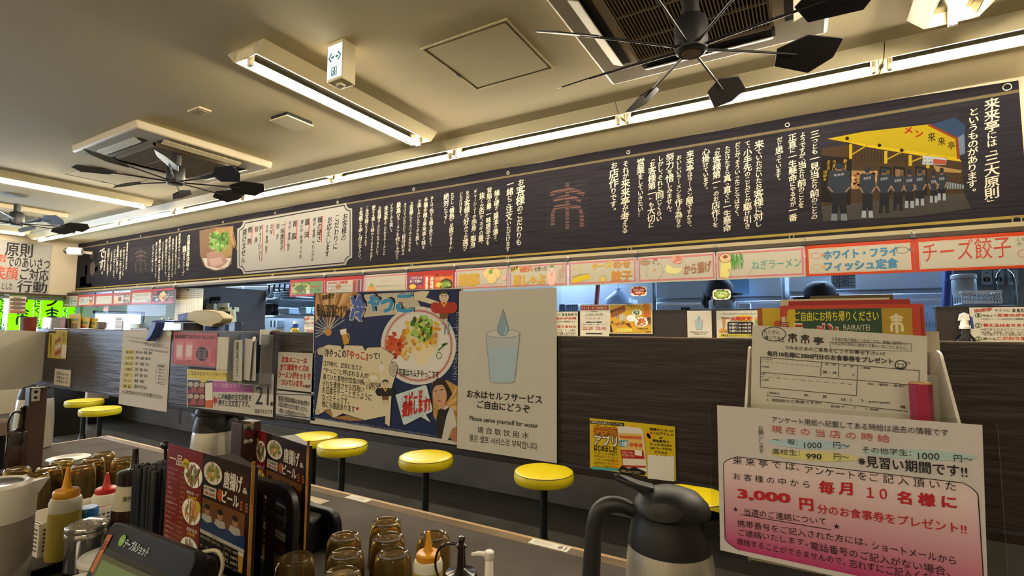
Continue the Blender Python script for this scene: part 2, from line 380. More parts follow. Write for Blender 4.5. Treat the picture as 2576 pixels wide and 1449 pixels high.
# ------------------------------------------------------------------ ceiling: fluorescent fixtures
m_tube = M('fluorescent_tube', 'fff0d6', .4, em=TUBE); m_refl = M('fixture_reflector', '6a6552', .18, 1.0)
def fixture(label, loc, rz, length=1.25, group=None):
    t = thing('fluorescent_fixture', label, 'ceiling light', loc, rz, group)
    L = length / 2
    mb = MB()      # trough: sloping sides, open below; x runs along the tube, the origin is on the ceiling
    out = [(-.14, 0), (-.085, -.054), (-.078, -.054), (-.06, -.012), (.06, -.012), (.078, -.054), (.085, -.054), (.14, 0)]
    mb.prism(out, -L, L, 'x'); mb.build('housing', m_offw, t)
    mb = MB(); mb.prism([(-.074, -.049), (-.058, -.014), (.058, -.014), (.074, -.049), (.072, -.051), (.056, -.017), (-.056, -.017), (-.072, -.051)], -L + .03, L - .03, 'x'); mb.build('reflector', m_refl, t)
    for s in (-1, 1):
        mb = MB(); mb.prism([(-.138, 0), (-.085, -.054), (.085, -.054), (.138, 0)], s * L, s * (L - .008), 'x'); mb.build('end_cap', m_offw, t, .002)
        mb = MB(); mb.box((s * (L - .03), 0, -.045), (.018, .03, .07)); mb.build('lamp_holder', m_white, t, .003)
    mb = MB(); mb.tube([(-L + .04, 0, -.066), (L - .04, 0, -.066)], .0155, 14); mb.build('tube', m_tube, t)
    return t
row_x = [-9.06 + 1.2555 * i for i in range(9)]
ordn = ['farthest', 'eighth from the right', 'seventh from the right', 'sixth from the right', 'fifth from the right', 'middle', 'third from the right', 'second from the right', 'nearest, rightmost']
f0 = None
for i, x in enumerate(row_x):
    lb = '%s fluorescent fixture of the long row along the banner wall' % ordn[i]
    if f0 is None: f0 = fixture(lb, (x, 2.865, CEIL), 0, 1.252, 'row of fluorescent fixtures along the banner')
    else: dup(f0, (x, 2.865, CEIL), 0, lb)
for x, nm in ((-6.0, 'farthest'), (-4.2, 'second farthest'), (-2.4, 'middle'), (-.6, 'second nearest'), (1.2, 'nearest')): dup(f0, (x, -1.3, CEIL), 0, '%s added fluorescent fixture, out of view, brightening the near side of the room' % nm, 'added unseen fluorescent fixtures over the near side')  # unseen row added behind the camera to brighten the foreground and front-facing surfaces
for x, y, lb in ((-2.215, 1.955, 'single fluorescent fixture standing across the room beside the exit sign'), (-5.93, 1.97, 'single fluorescent fixture across the room left of the middle fan'), (-9.2, 1.97, 'farthest single fluorescent fixture behind the left fan'), (.555, 1.96, 'single fluorescent fixture at top right beside the near fan')):
    dup(f0, (x, y, CEIL), pi / 2, lb, 'single fluorescent fixtures across the room')

# ------------------------------------------------------------------ air conditioners with fans
m_ac = M('cassette_plastic', 'c8bc9c', .5, nz=(3, .06)); m_dark = M('vent_dark', '16130f', .7); m_fan = M('fan_black', '1b191b', .45)
m_slat = M('grille_slat', 'a8997a', .5)
def cassette(label, x, y):
    t = thing('ceiling_air_conditioner', label, 'air conditioner', (x, y, CEIL), 0, 'ceiling cassette air conditioners')
    mb = MB(); h = .475
    mb.box((0, 0, -.0275), (2 * h, 2 * h, .055), None, (.985, .985)); mb.build('panel', m_ac, t, .012, 3)
    for s in (-1, 1):
        for ax in (0, 1):
            d = (.055, .56, .006) if ax == 0 else (.56, .055, .006); c = (s * .345, 0, -.056) if ax == 0 else (0, s * .345, -.056)
            mb = MB(); mb.box(c, d); v = mb.build('air_slot', m_dark, t)
            mb = MB(); d2 = (.05, .54, .005) if ax == 0 else (.54, .05, .005); c2 = (s * .372, 0, -.064) if ax == 0 else (0, s * .372, -.064)
            R = Matrix.Translation(c2) @ Matrix.Rotation(radians(-22 * s), 4, 'Y' if ax == 0 else 'X')
            mb.box((0, 0, 0), d2, R if ax == 0 else Matrix.Translation(c2) @ Matrix.Rotation(radians(22 * s), 4, 'X')); mb.build('louver', m_ac, t, .002)
    mb = MB(); mb.b2((-.27, -.27, -.058), (.27, .27, -.054)); mb.build('intake_opening', m_dark, t)
    mb = MB()
    for i in range(40): q = -.262 + i * .01344; mb.b2((q, -.265, -.071), (q + .0042, .265, -.059))
    for q in (-.265, -.09, .09, .26): mb.b2((-.265, q, -.072), (.265, q + .006, -.058))
    for a, b in (((-.28, -.28), (.28, -.268)), ((-.28, .268), (.28, .28)), ((-.28, -.28), (-.268, .28)), ((.268, -.28), (.28, .28))): mb.b2((*a, -.074), (*b, -.056))
    mb.build('intake_grille', m_slat, t)
    return t
def fan(label, x, y, z, a0):
    t = thing('ceiling_fan', label, 'fan', (x, y, z), 0, 'black multi-blade fans under the air conditioners')
    mb = MB(); mb.lathe([(0, -.02), (.045, -.02), (.055, -.012), (.058, .01), (.058, .10), (.05, .112), (.03, .12), (.03, CEIL - .072 - z), (0, CEIL - .072 - z)], n=28); mb.build('motor_hub', m_fan, t)
    mb = MB(); mb.lathe([(0, -.024), (.03, -.0235), (.034, -.02), (0, -.02)], n=24); mb.build('hub_cap', M('hub_badge', '6b6048', .3, .5), t)
    for i in range(8):
        a = radians(a0 + 45 * i); X = Matrix.Rotation(a, 4, 'Z')
        mb = MB(); mb.tube([(.05, 0, 0), (.25, 0, .008), (.42, 0, .012)], [.0055, .005, .004], 8, X=X); rod = mb.build('rod', m_fan, t)
        Y = X @ Matrix.Translation((.44, 0, .014)) @ Matrix.Rotation(radians(-30), 4, 'X')
        mb = MB(); mb.prism([(-.105, -.012), (-.02, -.075), (.125, -.075), (.135, .0), (.075, .07), (-.075, .055)], -.0025, .0025, 'z', Y); mb.build('blade', m_fan, rod, .001)
    return t
for x, lb, z, a0 in ((-.345, 'near', 1.025, 38), (-4.07, 'middle', 1.03, 14), (-7.85, 'far left', 1.03, 20)):
    cassette('%s cream ceiling air conditioner cassette with slatted intake grille' % lb, x, 1.955)
    fan('%s black eight-bladed fan spinning freely below the air conditioner grille' % lb, x + (.02 if x > -1 else .2 if x > -5 else .95), 1.86, E + z, a0)

# access hatches, smoke detector, vent, speaker, exit sign
m_line = M('hatch_groove', '7a6d4c', .7)
for x, y, lb in ((-1.275, 1.975, 'square ceiling access hatch between the exit sign fixture and near fan'), (-5.23, 1.97, 'square ceiling access hatch behind the middle fan')):
    t = thing('access_hatch', lb, 'ceiling hatch', (x, y, CEIL), 0, 'square access hatches')
    mb = MB(); mb.b2((-.213, -.213, -.004), (.213, .213, 0)); mb.build('hatch_door', m_ceil, t, .001)
    mb = MB()
    for a, b in (((-.236, -.236), (.236, -.226)), ((-.236, .226), (.236, .236)), ((-.236, -.226), (-.226, .226)), ((.226, -.226), (.236, .226))): mb.b2((*a, -.006), (*b, 0))
    mb.build('frame', m_ceil, t, .001)
    mb = MB()
    for a, b in (((-.226, -.226), (.226, -.2135)), ((-.226, .2135), (.226, .226)), ((-.226, -.2135), (-.2135, .2135)), ((.2135, -.2135), (.226, .2135))): mb.b2((*a, -.0008), (*b, 0))
    mb.build('groove', m_line, t)
    mb = MB(); mb.box((-.22, .05, -.007), (.012, .03, .004)); mb.build('latch', m_dark, t, .001)
t = thing('vent_plate', 'small square ceiling vent with slatted cover left of the exit sign', 'vent', (-3.12, 1.61, CEIL))
mb = MB(); mb.box((0, 0, -.006), (.13, .075, .012)); mb.build('cover', m_offw, t, .003)
mb = MB()
for i in range(5): mb.box((-.042 + i * .021, 0, -.0135), (.011, .05, .003))
mb.build('slots', m_slat, t)
t = thing('exhaust_louver', 'square hanging exhaust plate with dark gaps on the ceiling', 'vent', (-2.745, 1.97, CEIL))
mb = MB(); mb.b2((-.085, -.095, -.03), (.085, .095, -.022)); mb.build('plate', m_offw, t, .002)
mb = MB(); mb.b2((-.08, -.088, -.022), (.08, .088, 0)); mb.build('duct', m_dark, t)
t = thing('ceiling_speaker', 'round flat ceiling speaker near the left edge', 'speaker', (-6.78, 1.8, CEIL))
mb = MB(); mb.lathe([(0, -.012), (.085, -.012), (.1, -.006), (.105, 0), (0, 0)], n=32); mb.build('grille', M('speaker_grille', '6f6a5a', .6), t)
ep = [PY(823, 122, 1.5), PY(862, 198, 1.5)]
EX0, EX1, EZ = PY(824, 115, 1.5).x, PY(862, 115, 1.5).x, PY(842, 201, 1.5).z
t = thing('exit_sign', 'lit white exit guide sign with green double arrow hanging from the ceiling', 'exit sign', ((EX0 + EX1) / 2, 1.53, EZ))
wE = EX1 - EX0; hE = CEIL - EZ
mb = MB(); mb.b2((-wE / 2, -.028, 0), (wE / 2, .05, hE)); mb.build('case', m_offw, t, .004)
c = CV((EX0 + .003, 1.5008, EZ + .012), (1, 0, 0), (0, 0, 1), lambda a, b: (a * (wE - .006), b * (hE - .03)), .0003)
c.use(M('sign_light', 'dfeaff', .5, em=.42)); c.rect(0, 0, 1, 1, 'ffffff', 0); c.mi = 0
for s in (-1, 1):
    f = lambda x: .5 + s * x
    c.poly([(f(.05), .60), (f(.05), .66), (f(.24), .66), (f(.24), .60)], '0c7a5e', 2); c.line([(f(.22), .76), (f(.40), .63), (f(.22), .50)], .008, '0c7a5e', 2.3)
c.frame(.30, .07, .68, .32, .004, '0c7a5e', 2); c.ell(.52, .26, .05, .03, '0c7a5e', 3); c.line([(.5, .24), (.46, .16), (.38, .09)], .006, '0c7a5e', 3); c.line([(.47, .17), (.56, .14), (.56, .08)], .006, '0c7a5e', 3.2); c.line([(.38, .2), (.5, .22), (.6, .17)], .005, '0c7a5e', 3.4)
c.build('lit_face', t)
mb = MB(); mb.box((0, .01, -.006), (.03, .03, .012)); mb.build('test_button', m_offw, t, .002)
# ------------------------------------------------------------------ the long banner over the hatch
BYY = 3.435
BTX = 1
ban = thing('wall_banner', 'long dark charcoal banner with white brush text above the kitchen hatch', 'banner', ((-9.97 + .99) / 2, BYY, E + .535))
mban = M('banner_cloth', '1f1d21', .85, sp=.04, nz=(9, .35), sc3=(.35, 1, 9))
z4 = crop(1450, 280, .23464); z5 = crop(1950, 200, .28981); z3 = crop(880, 400, .23292); z2 = crop(160, 480, .28727)
ID = lambda a, b: (a, b)
c = cvy(BYY, ID, .0006)
c.gain = .55; c.use(mban); zt = E + .3768 * BYY; zb = E + .1598 * BYY
ux0, ux1 = -9.965, .985
P = []; nseg = 24
top = [(ux0 + (ux1 - ux0) * i / nseg, zt - .006 * sin(i * 1.3) ** 2 - (.02 if i == nseg else 0)) for i in range(nseg + 1)]
c.raw(top + [(u, zb) for u, _ in top], [(i + 1, i, nseg + 1 + i, nseg + 2 + i) for i in range(nseg)], '3a373d', 0); c.mi = 0
for v0, v1, col in ((.1645, .1690, '9c8840'),):
    c.raw([(ux0, E + v0 * BYY), (ux1, E + v0 * BYY), (ux1, E + v1 * BYY), (ux0, E + v1 * BYY)], [(0, 1, 2, 3)], col, 1)
c.raw([(ux0, E + .3524 * BYY), (ux1, E + .3524 * BYY), (ux1, E + .3572 * BYY), (ux0, E + .3572 * BYY)], [(0, 1, 2, 3)], '6b6146', 1)
def vt(txt, xt, yt, xb, yb, **k): c.v(txt, xt, yt, xb, yb, **k)
vt('来来亭には「三大原則」', 2495, 247, 2495, 517, bold=.024, maxw=.125); vt('というものがあります。', 2450, 271, 2444, 484, bold=.024, maxw=.11)
for t_, a, b, d, e in (('三つとも一見当たり前のことの', 345, 440, 340, 1215), ('ようですが、当たり前のことを', 240, 455, 225, 1115), ('正直に一生懸命にやるのが一番', 150, 470, 155, 1230), ('だと思っています。', 40, 500, 25, 880)):
    vt(t_, *z5(a, b), *z5(d, e), bold=.024)
for t_, a, b, d, e in (('来ていただいたお客様に対し', 1960, 310, 1950, 1240), ('て、小手先のことだとか駆け引き', 1835, 315, 1835, 1260), ('だとか、そういったことではなく、', 1730, 330, 1720, 1130), ('ただひたすら真っ直ぐに一生懸命', 1620, 370, 1615, 1290),
    ('「お客様第一」のお店作りを', 1510, 370, 1490, 1245), ('心掛けています。', 1390, 395, 1385, 840), ('来来亭はラーメン屋ですから、', 1220, 420, 1210, 1240), ('おいしいラーメンを作る為なら', 1100, 470, 1095, 1250), ('努力を惜しみません。', 1005, 450, 995, 1085),
    ('しかし、それと同じくらい', 905, 475, 885, 1180), ('「お客様第一」も大切に', 815, 490, 800, 1250), ('営業をしていきたい！', 690, 505, 685, 1130), ('それが来来亭が考える', 530, 530, 520, 1310), ('お店作りです。', 405, 545, 395, 1070)):
    vt(t_, *z4(a, b), *z4(d, e), bold=.024)
for t_, a, b, d, e in (('お客様のこだわりも', 1850, 215, 1825, 935), ('一緒にご注文いただけます', 1735, 230, 1705, 1000), ('麺の硬さ、醤油の濃さ、', 1590, 335, 1570, 890), ('背脂の量、一味唐辛子を', 1510, 305, 1490, 930), ('抜くか否か、ネギの量、', 1430, 360, 1415, 920), ('チャーシューの赤身・脂身', 1360, 330, 1330, 960),
    ('をお客様の好みでお選び', 1275, 340, 1245, 990), ('いただけます。', 1205, 350, 1195, 615), ('ただし「情熱」は抜けません！', 1110, 360, 1090, 1010), ('絶対にです！', 1045, 370, 1035, 700), ('あとは、色々な組み合わせて、', 890, 400, 870, 940), ('多種多様な来来亭の味を', 825, 415, 795, 970),
    ('お楽しみいただくのも良し。', 755, 435, 725, 940), ('お客様にピッタリのこだわりを', 670, 460, 645, 1000), ('みつけていただいて、自分好みの', 600, 470, 575, 1040), ('最高のラーメンを作り上げて', 530, 465, 510, 1090), ('いただくのも良し。', 455, 475, 445, 790), ('来来亭のこだわりラーメンに', 395, 505, 370, 1040),
    ('お客様のこだわりをプラスして', 325, 510, 295, 1040), ('更なる楽しみ味わってみませんか？', 260, 500, 230, 1100), ('ご注文時にスタッフまで', 190, 510, 170, 945), ('お気軽にお申し付け下さい。', 125, 520, 105, 1080)):
    vt(t_, *z3(a, b), *z3(d, e), bold=.024)
vt('京都風醤油味の', *z2(1097, 385), *z2(1085, 700), bold=.024); vt('鶏ガラスープ', *z2(1060, 480), *z2(1045, 745), bold=.024)
body = ['来来亭のラーメンは、', '京都風醤油味の鶏ガラスープに', '背脂をたっぷり浮かべました。', '何杯食べても飽きのこない', '麺は細めのストレート。', 'さらに、お客様の好みで', '麺の硬さや味の濃さまで', '選べるのも嬉しいところ。', 'どうぞごゆっくり']
for i, t_ in enumerate(body):
    x = 1018 - i * 29; vt(t_, *z2(x, 372 + i * 9 + (i % 3) * 14), *z2(x - 10, 690 + (i * 37) % 90 + (80 if i in (3, 6) else 0)), bold=.025, mix=False)
body = ['来来亭の店作りは、', '一杯のラーメンに', '心をこめて作り', 'お客様に喜んで', 'いただくこと。', '元気な声と笑顔で', 'お迎えします。', '毎日が真剣勝負', 'です。']
for i, t_ in enumerate(body):
    x = 560 - i * 27.5; vt(t_, *z2(x, 452 + (i * 23) % 60 + i * 5), *z2(x - 12, 700 + (i * 41) % 95), bold=.025, mix=False)
# faint emblems
for (x, y, h, col) in ((1427, 520, 118, '6e4c46'), (354, 655, 62, '55403b')):
    emblem(c, x, y, -h, col, 1.5, .085, .86 if x > 1000 else .55)
    for i in range(26): yy = y - h * .52 + h * 1.04 * i / 25; c.line([(x - h * .45, yy + h * .07 + sin(i * 2.1) * 1.5), (x + h * .45, yy - h * .07 + sin(i * 3.7) * 1.5)], .006 if i % 3 else .010, '2c2a2e', 2.4 + i * .01)
# white framed panel on the banner
def notch(x0, yl0, yl1, x1, yr0, yr1, r):
    pts = []
    def ly(x, s): f = (x - x0) / (x1 - x0); return (yl0 + (yr0 - yl0) * f) if s == 0 else (yl1 + (yr1 - yl1) * f)
    for sx, s, ts in ((x1, 0, 1), (x1, 1, 2), (x0, 1, 3), (x0, 0, 4)):
        dx = -1 if sx == x1 else 1; dy = 1 if s == 0 else -1
        arc = [(sx + dx * r * cos(a), ly(sx + dx * r * cos(a), s) + dy * r * 1.1 * sin(a)) for a in [i * pi / 10 for i in range(6)]]
        if ts in (2, 4): arc = arc[::-1]
        pts += arc
    return pts
c.poly(notch(597, 559, 691, 886, 508, 665, 15), '9a978f', 2)
q = notch(602, 564, 685, 881, 514, 660, 14); c.line(q + q[:1], .012, '2b2622', 3)
for t_, a, b, d, e, wr in (('お客様の', 2470, 195, 2450, 440, 1), ('こだわりに', 2400, 205, 2380, 515, 1), ('お応えします', 2335, 225, 2305, 585, 1), ('麺の硬さ', 2247, 225, 2237, 450, 1), ('硬め・普通・やわらかめ', 2200, 235, 2180, 620, 1), ('醤　油', 2135, 245, 2125, 410, 1), ('濃いめ・普通・うすめ', 2090, 255, 2075, 595, 1), ('背　脂', 2027, 260, 2017, 425, 1),
    ('多め・普通・抜き', 1985, 265, 1968, 530, 1), ('一味唐辛子', 1922, 275, 1910, 525, 1), ('抜　き', 1880, 285, 1873, 425, 1), ('ネギ', 1825, 290, 1818, 385, 1), ('多め・普通・抜き', 1785, 300, 1775, 550, 1), ('チャーシュー', 1727, 300, 1715, 615, 1), ('脂　身', 1692, 310, 1685, 455, 1), ('情　熱', 1635, 315, 1625, 470, 1), ('抜けません！', 1590, 330, 1570, 680, 1)):
    big = a in (2470, 2400, 2335, 1590); hd = a in (2247, 2135, 2027, 1922, 1825, 1727, 1635)
    vt(t_, *z2(a, b), *z2(d, e), col='1a1614', bold=.024 if hd or big else .012, lay=4, mix=False, slant=.1, maxw=.16 if hd or big else .09)
    if hd: c.line([z2(a + 20, b - 5), z2(d + 21, e + 5)], .012, 'a8322a', 3.5)
# bowl picture
c.gain = .36
bz = lambda a, b: z2(a, b)
c.poly([z2(1190, 350), z2(1330, 318), z2(1488, 306), z2(1470, 640), z2(1410, 690), z2(1310, 700), z2(1230, 660), z2(1195, 560)], '8a6a50', 1.6)
c.poly([z2(1215, 590), z2(1470, 590), z2(1440, 665), z2(1340, 697), z2(1250, 670)], 'd8d0c0', 1.7)
c.poly([z2(1330, 330), z2(1485, 316), z2(1475, 560), z2(1400, 600), z2(1330, 480)], 'a98955', 1.8)
R = random.Random(3)
for i in range(26): a = 1300 + R.random() * 180; c.line([z2(a, 318 + R.random() * 60), z2(a + 40, 420 + R.random() * 120)], .012, R.choice(['c2a468', 'b39256', '9b7b45']), 1.9 + i * .01)
c.poly([z2(1255, 550), z2(1330, 520), z2(1400, 560), z2(1440, 620), z2(1370, 680), z2(1260, 660)], 'b48c78', 2.2)
c.poly([z2(1270, 600), z2(1380, 580), z2(1400, 640), z2(1300, 665)], 'c9a896', 2.3)
for i in range(70): t_ = R.random() * 6.28; d = R.random() ** .6; c.ell(*z2(1362 + 82 * d * cos(t_), 440 + 92 * d * sin(t_)), 5 + R.random() * 3, 3 + R.random() * 3, R.choice(['4f7a2c', '6b9a3c', '85b052', '3e6322', 'a3bd70']), 2.6 + i * .01, 8, R.random() * 3)
# cook in the dark at the left end
for pts, col in (([(150, 520), (300, 500), (310, 840), (140, 850)], '26232a'), ([(225, 530), (262, 525), (266, 585), (245, 605), (226, 590)], '62504a'), ([(235, 640), (262, 612), (276, 650), (272, 720), (250, 748), (232, 720)], '6a5852'), ([(270, 680), (300, 655), (298, 690), (275, 715)], '6a564c'), ([(190, 650), (208, 650), (205, 740), (188, 745)], '5d4a42'), ([(140, 760), (195, 745), (205, 830), (140, 845)], '57504f'), ([(195, 820), (245, 808), (248, 842), (195, 848)], '6d625e')):
    c.poly([z2(*p) for p in pts], col, 1.5 + len(pts) * .1)
# shop-front photograph at the right end
y5 = lambda pts: [z5(*p) for p in pts]
c.poly(y5([(1330, 395), (1560, 330), (1650, 400), (1640, 640), (1590, 650)]), '2f4766', 1.2)
c.poly(y5([(1560, 520), (1640, 470), (1650, 640), (1600, 660)]), '6f8196', 1.3)
c.poly(y5([(400, 600), (650, 560), (1290, 640), (1620, 700), (1640, 1000), (660, 1090), (400, 1120)]), '4a3826', 1.4)
c.poly(y5([(450, 515), (760, 455), (1330, 390), (1570, 510), (1590, 690), (1250, 655), (830, 575), (560, 535)]), 'b9a318', 1.6)
c.poly(y5([(560, 530), (830, 570), (1590, 680), (1620, 715), (1280, 665), (820, 590)]), 'd0b41a', 1.8)
c.line(y5([(1330, 392), (1575, 512), (1592, 690)]), .012, '8a3d1c', 2)
c.poly(y5([(400, 1100), (900, 1050), (1640, 985), (1700, 1120), (1200, 1190), (420, 1230)]), '4d4944', 1.5)
for a in range(20): c.line(y5([(700 + a * 27, 575 + a * 4), (700 + a * 27, 720)]), .006, '3b2c1e', 1.7)
for a, b0, b1 in ((655, 560, 690), (960, 620, 730), (1172, 655, 750), (1325, 680, 770)): c.line(y5([(a, b0), (a, b1)]), .014, 'c4a81c', 2.1); c.line(y5([(a, b1 - 30), (a + 170, b0 - 8)]), .008, 'b59a20', 2.05)
for a, b in ((625, 512), (905, 572), (1098, 615)): c.ell(*z5(a, b), 5, 4.5, '1d1a18', 2.3, 10)
for t_, a, b, s in (('メ', 1120, 470, 70), ('ン', 1215, 500, 68)): c.t(t_, *z5(a, b), *z5(a + s, b - s), 'b03020', .05, 2.4, rise=-.2)
for i, t_ in enumerate('来来亭'): c.t(t_, *z5(1325 + i * 88, 545 + i * 33), *z5(1390 + i * 84, 455 + i * 40), '4a3d14', .03, 2.4)
c.poly(y5([(400, 660), (665, 682), (655, 1090), (400, 1060)]), '231d1a', 2)
c.v('あっさり', *z5(608, 690), *z5(605, 810), col='c9a92a', lay=2.2, mix=False); c.v('うまい', *z5(515, 700), *z5(510, 800), col='c9a92a', lay=2.2, mix=False); c.v('決める', *z5(435, 790), *z5(430, 880), col='c9a92a', lay=2.2, mix=False); c.v('あなたが', *z5(465, 700), *z5(460, 790), col='c9a92a', lay=2.2, mix=False)
c.poly(y5([(660, 790), (890, 795), (885, 940), (650, 955)]), 'a5824e', 2)
R = random.Random(9)
for i in range(40): c.ell(*z5(665 + R.random() * 215, 800 + R.random() * 140), 4, 3, R.choice(['8a4b2a', 'c9a46a', '6b3a22', 'd8c08a']), 2.1, 6)
for a in (905, 1025, 1215): c.poly(y5([(a, 750), (a + 105, 765), (a + 100, 1000), (a, 1010)]), '20201e', 2); c.poly(y5([(a + 15, 775), (a + 90, 785), (a + 88, 900), (a + 15, 900)]), '6e5636', 2.1)
c.poly(y5([(1285, 660), (1490, 685), (1480, 742), (1275, 738)]), 'b9c3cc', 2.4); c.t('ラーメン', *z5(1290, 700), *z5(1360, 675), '333a44', .02, 2.6, rise=-.1); c.t('1日1食', *z5(1285, 730), *z5(1362, 705), '333a44', .03, 2.6, rise=-.1); c.poly(y5([(1370, 690), (1480, 700), (1480, 738), (1370, 735)]), 'b0523a', 2.5)
c.poly(y5([(1370, 745), (1620, 790), (1610, 812), (1400, 800)]), 'a98a52', 2.4)
for i in range(7): c.poly(y5([(1490 + i * 22, 890 + i * 4), (1506 + i * 22, 890 + i * 4), (1504 + i * 22, 950), (1490 + i * 22, 950)]), '8a9aa5', 2.2)
def staff(x, yh, yw, yf, wd, boot='a9b0b6', cap='2d3340'):
    f = lambda pts, col, lay: c.poly(y5(pts), col, lay)
    k = 2.7 + x * .0001
    f([(x - wd * .48, yh + 62), (x - wd * .3, yh + 50), (x + wd * .3, yh + 50), (x + wd * .5, yh + 65), (x + wd * .58, yw - 20), (x + wd * .38, yw + 10), (x + wd * .34, yw + 50), (x - wd * .34, yw + 50), (x - wd * .38, yw + 10), (x - wd * .58, yw - 10)], '343b45', k)
    f([(x - wd * .32, yw + 20), (x + wd * .34, yw + 20), (x + wd * .36, yf - 50), (x + wd * .08, yf - 50), (x, yw + 120), (x - wd * .1, yf - 50), (x - wd * .34, yf - 50)], '26262b', k + .05)
    for s in (-1, 1): f([(x + s * wd * .22 - wd * .13, yf - 60), (x + s * wd * .22 + wd * .13, yf - 60), (x + s * wd * .24 + wd * .15, yf), (x + s * wd * .24 - wd * .15, yf)], boot, k + .1)
    f([(x - wd * .16, yh + 30), (x + wd * .16, yh + 30), (x + wd * .14, yh + 58), (x - wd * .14, yh + 58)], '8a6a52', k + .1)
    c.ell(*z5(x, yh + 20), wd * .2 * .29, 26 * .29, cap, k + .2, 14)
    for s in (-1, 1): f([(x + s * wd * .52 - 8, yw - 40), (x + s * wd * .52 + 8, yw - 40), (x + s * wd * .3 + 8, yw + 8), (x + s * wd * .3 - 8, yw + 8)], '9a7a60', k + .15)
    c.t('来来亭', *z5(x - wd * .26, yh + 110), *z5(x + wd * .24, yh + 75), 'a8a8aa', .03, k + .3)
for a in ((1445, 770, 930, 1050, 95), (1375, 795, 945, 1070, 85), (1255, 775, 950, 1095, 100), (1165, 785, 960, 1115, 105), (1065, 785, 960, 1140, 115, '2c2a2c', '8a6a5c'), (945, 770, 965, 1160, 120, '2c2a2c'), (800, 765, 975, 1200, 130), (555, 735, 970, 1225, 185, '7b8790')): staff(*a)
c.gain = .55
c.build('banner_sheet', ban, mat=mprint('banner_print', .8, 0, 0, .1))
# grommets
m_ring = M('brass_ring', '8f8a78', .4, .9)
for u in [i * 1.0 for i in range(0, 11)]:
    for z in (.3632, .1618):
        x = .94 - u * .99
        mb = MB(); rr = .0115 if u else .017
        mb.tube([(x - ban.location.x + rr * cos(a), -.004, E + z * BYY - ban.location.z + rr * sin(a)) for a in [i * pi / 8 for i in range(16)]], .0035, 6, True); mb.build('grommet', m_ring, ban)
# ------------------------------------------------------------------ sign on the left wall and camera
t = thing('wall_poster', 'large white wall sign with bold black and red brush text on the far left wall', 'sign', (LX + .01, 1.9, E + .5))
pl = PX(130, 617, LX + .012); pb = PX(128, 740, LX + .012); py0 = .2
y1 = pl.y; zt_ = pl.z; zb_ = pb.z
c = CV((LX + .012, 0, 0), (0, 1, 0), (0, 0, 1), lambda a, b: (lambda p: (p.y, p.z))(PX(a, b, LX + .012)), .001)
c.sheet(y1 - 2.6, zb_, y1, zt_, '97958f', .006, uv=True)
w4 = crop(0, 560, .19321)
def wl(txt, a0, b0, a1, b1, col='17161a'): c.t(txt, *w4(a0, b0), *w4(a1, b1), col, .03, 2, rise=0)
wl('大', -170, 400, -60, 255); wl('原則', 60, 430, 435, 285); wl('三', -330, 390, -200, 255)
wl('声', -90, 530, 90, 420, 'a8452a'); wl('でのあいさつ', 85, 572, 655, 478); wl('大きな', -330, 560, -110, 430)
wl('笑顔', -90, 735, 240, 580, 'a8452a'); wl('ご対応', 255, 745, 640, 615); wl('きびきび', -400, 890, -20, 780); wl('とした', 20, 870, 165, 785); wl('行動', 210, 905, 620, 770)
c.build('board', t)
t = thing('security_camera', 'small white dome security camera in the corner left of the banner', 'security camera', PY(183, 632, 3.2))
mb = MB(); X = Matrix.Rotation(radians(90), 4, 'X') @ Matrix.Rotation(radians(-40), 4, 'Y')
mb.lathe([(0, -.12), (.05, -.12), (.06, -.1), (.06, .05), (.05, .06), (0, .06)], X=X, n=20); mb.build('body', m_white, t)
mb = MB(); mb.ball((0, 0, .06), .052, 16, X); mb.build('lens', m_black, t)
mb = MB(); mb.b2((-.02, .0, -.02), (.02, .255, .02)); mb.build('bracket', m_white, t, .003)
# ------------------------------------------------------------------ paper menu strips clipped along the hatch
SY = 3.33; m_clip = M('binder_clip_black', '17171a', .35, .3)
RED = 'a82a20'; PINK = 'c4717a'; CRM = 'b7b19d'; ORG = 'b83a12'
def strip(x0, x1, label, style, paint, vt_=.1435, vb_=.0925, name='menu_strip', film=True):
    u0 = PY(x0, 700, SY).x; u1 = PY(x1, 700, SY).x
    v0, v1 = E + vb_ * SY, E + vt_ * SY
    c = CV((u0, SY, v0), (1, 0, 0), (0, 0, 1), lambda a, b: (a * (u1 - u0), b * (v1 - v0)), .0006)
    c.gain = .68
    if film: c.use(FILM); c.rect(-.008, -.04, 1.008, 1.14, 'ffffff', -.6); c.mi = 0
    if style == 'red': c.sheet(0, 0, 1, 1, RED, .001); c.rect(.055, .13, .955, .80, CRM, 1)
    elif style == 'thin': c.sheet(0, 0, 1, 1, CRM, .001); c.frame(0, 0, 1, 1, .012, '9a4a3a', 1)
    elif style == 'pink': c.sheet(0, 0, 1, 1, CRM, .001); c.frame(.015, .06, .985, .94, .010, PINK, 1)
    elif style == 'orange': c.sheet(0, 0, 1, 1, ORG, .001); c.rect(.04, .1, .965, .87, CRM, 1); c.frame(.034, .08, .971, .89, .002, 'e8dcc0', 1.2)
    paint(c)
    o = c.build(name, None, label, 'menu sign', 'paper menu strips along the hatch', GLOSS if film else PAPER)
    return o, u1, v1
INKS = ['5a5248', '3a352e', '8a3a2c']
def p1(c): c.rect(.06, .1, .45, .88, '6e6a56', 2); c.poly([(.26, .2), (.4, .2), (.34, .72)], '5f7a35', 2.3); c.rect(.1, .15, .42, .24, 'c9bfa2', 2.4); [c.t(t, .52, .66 - i * .24, .92, .84 - i * .24, '3a352e', .02, 2) for i, t in enumerate(('餃子', '唐揚', 'セット'))]; c.line([(.48, .1), (.48, .9)], .006, '3a352e', 2)
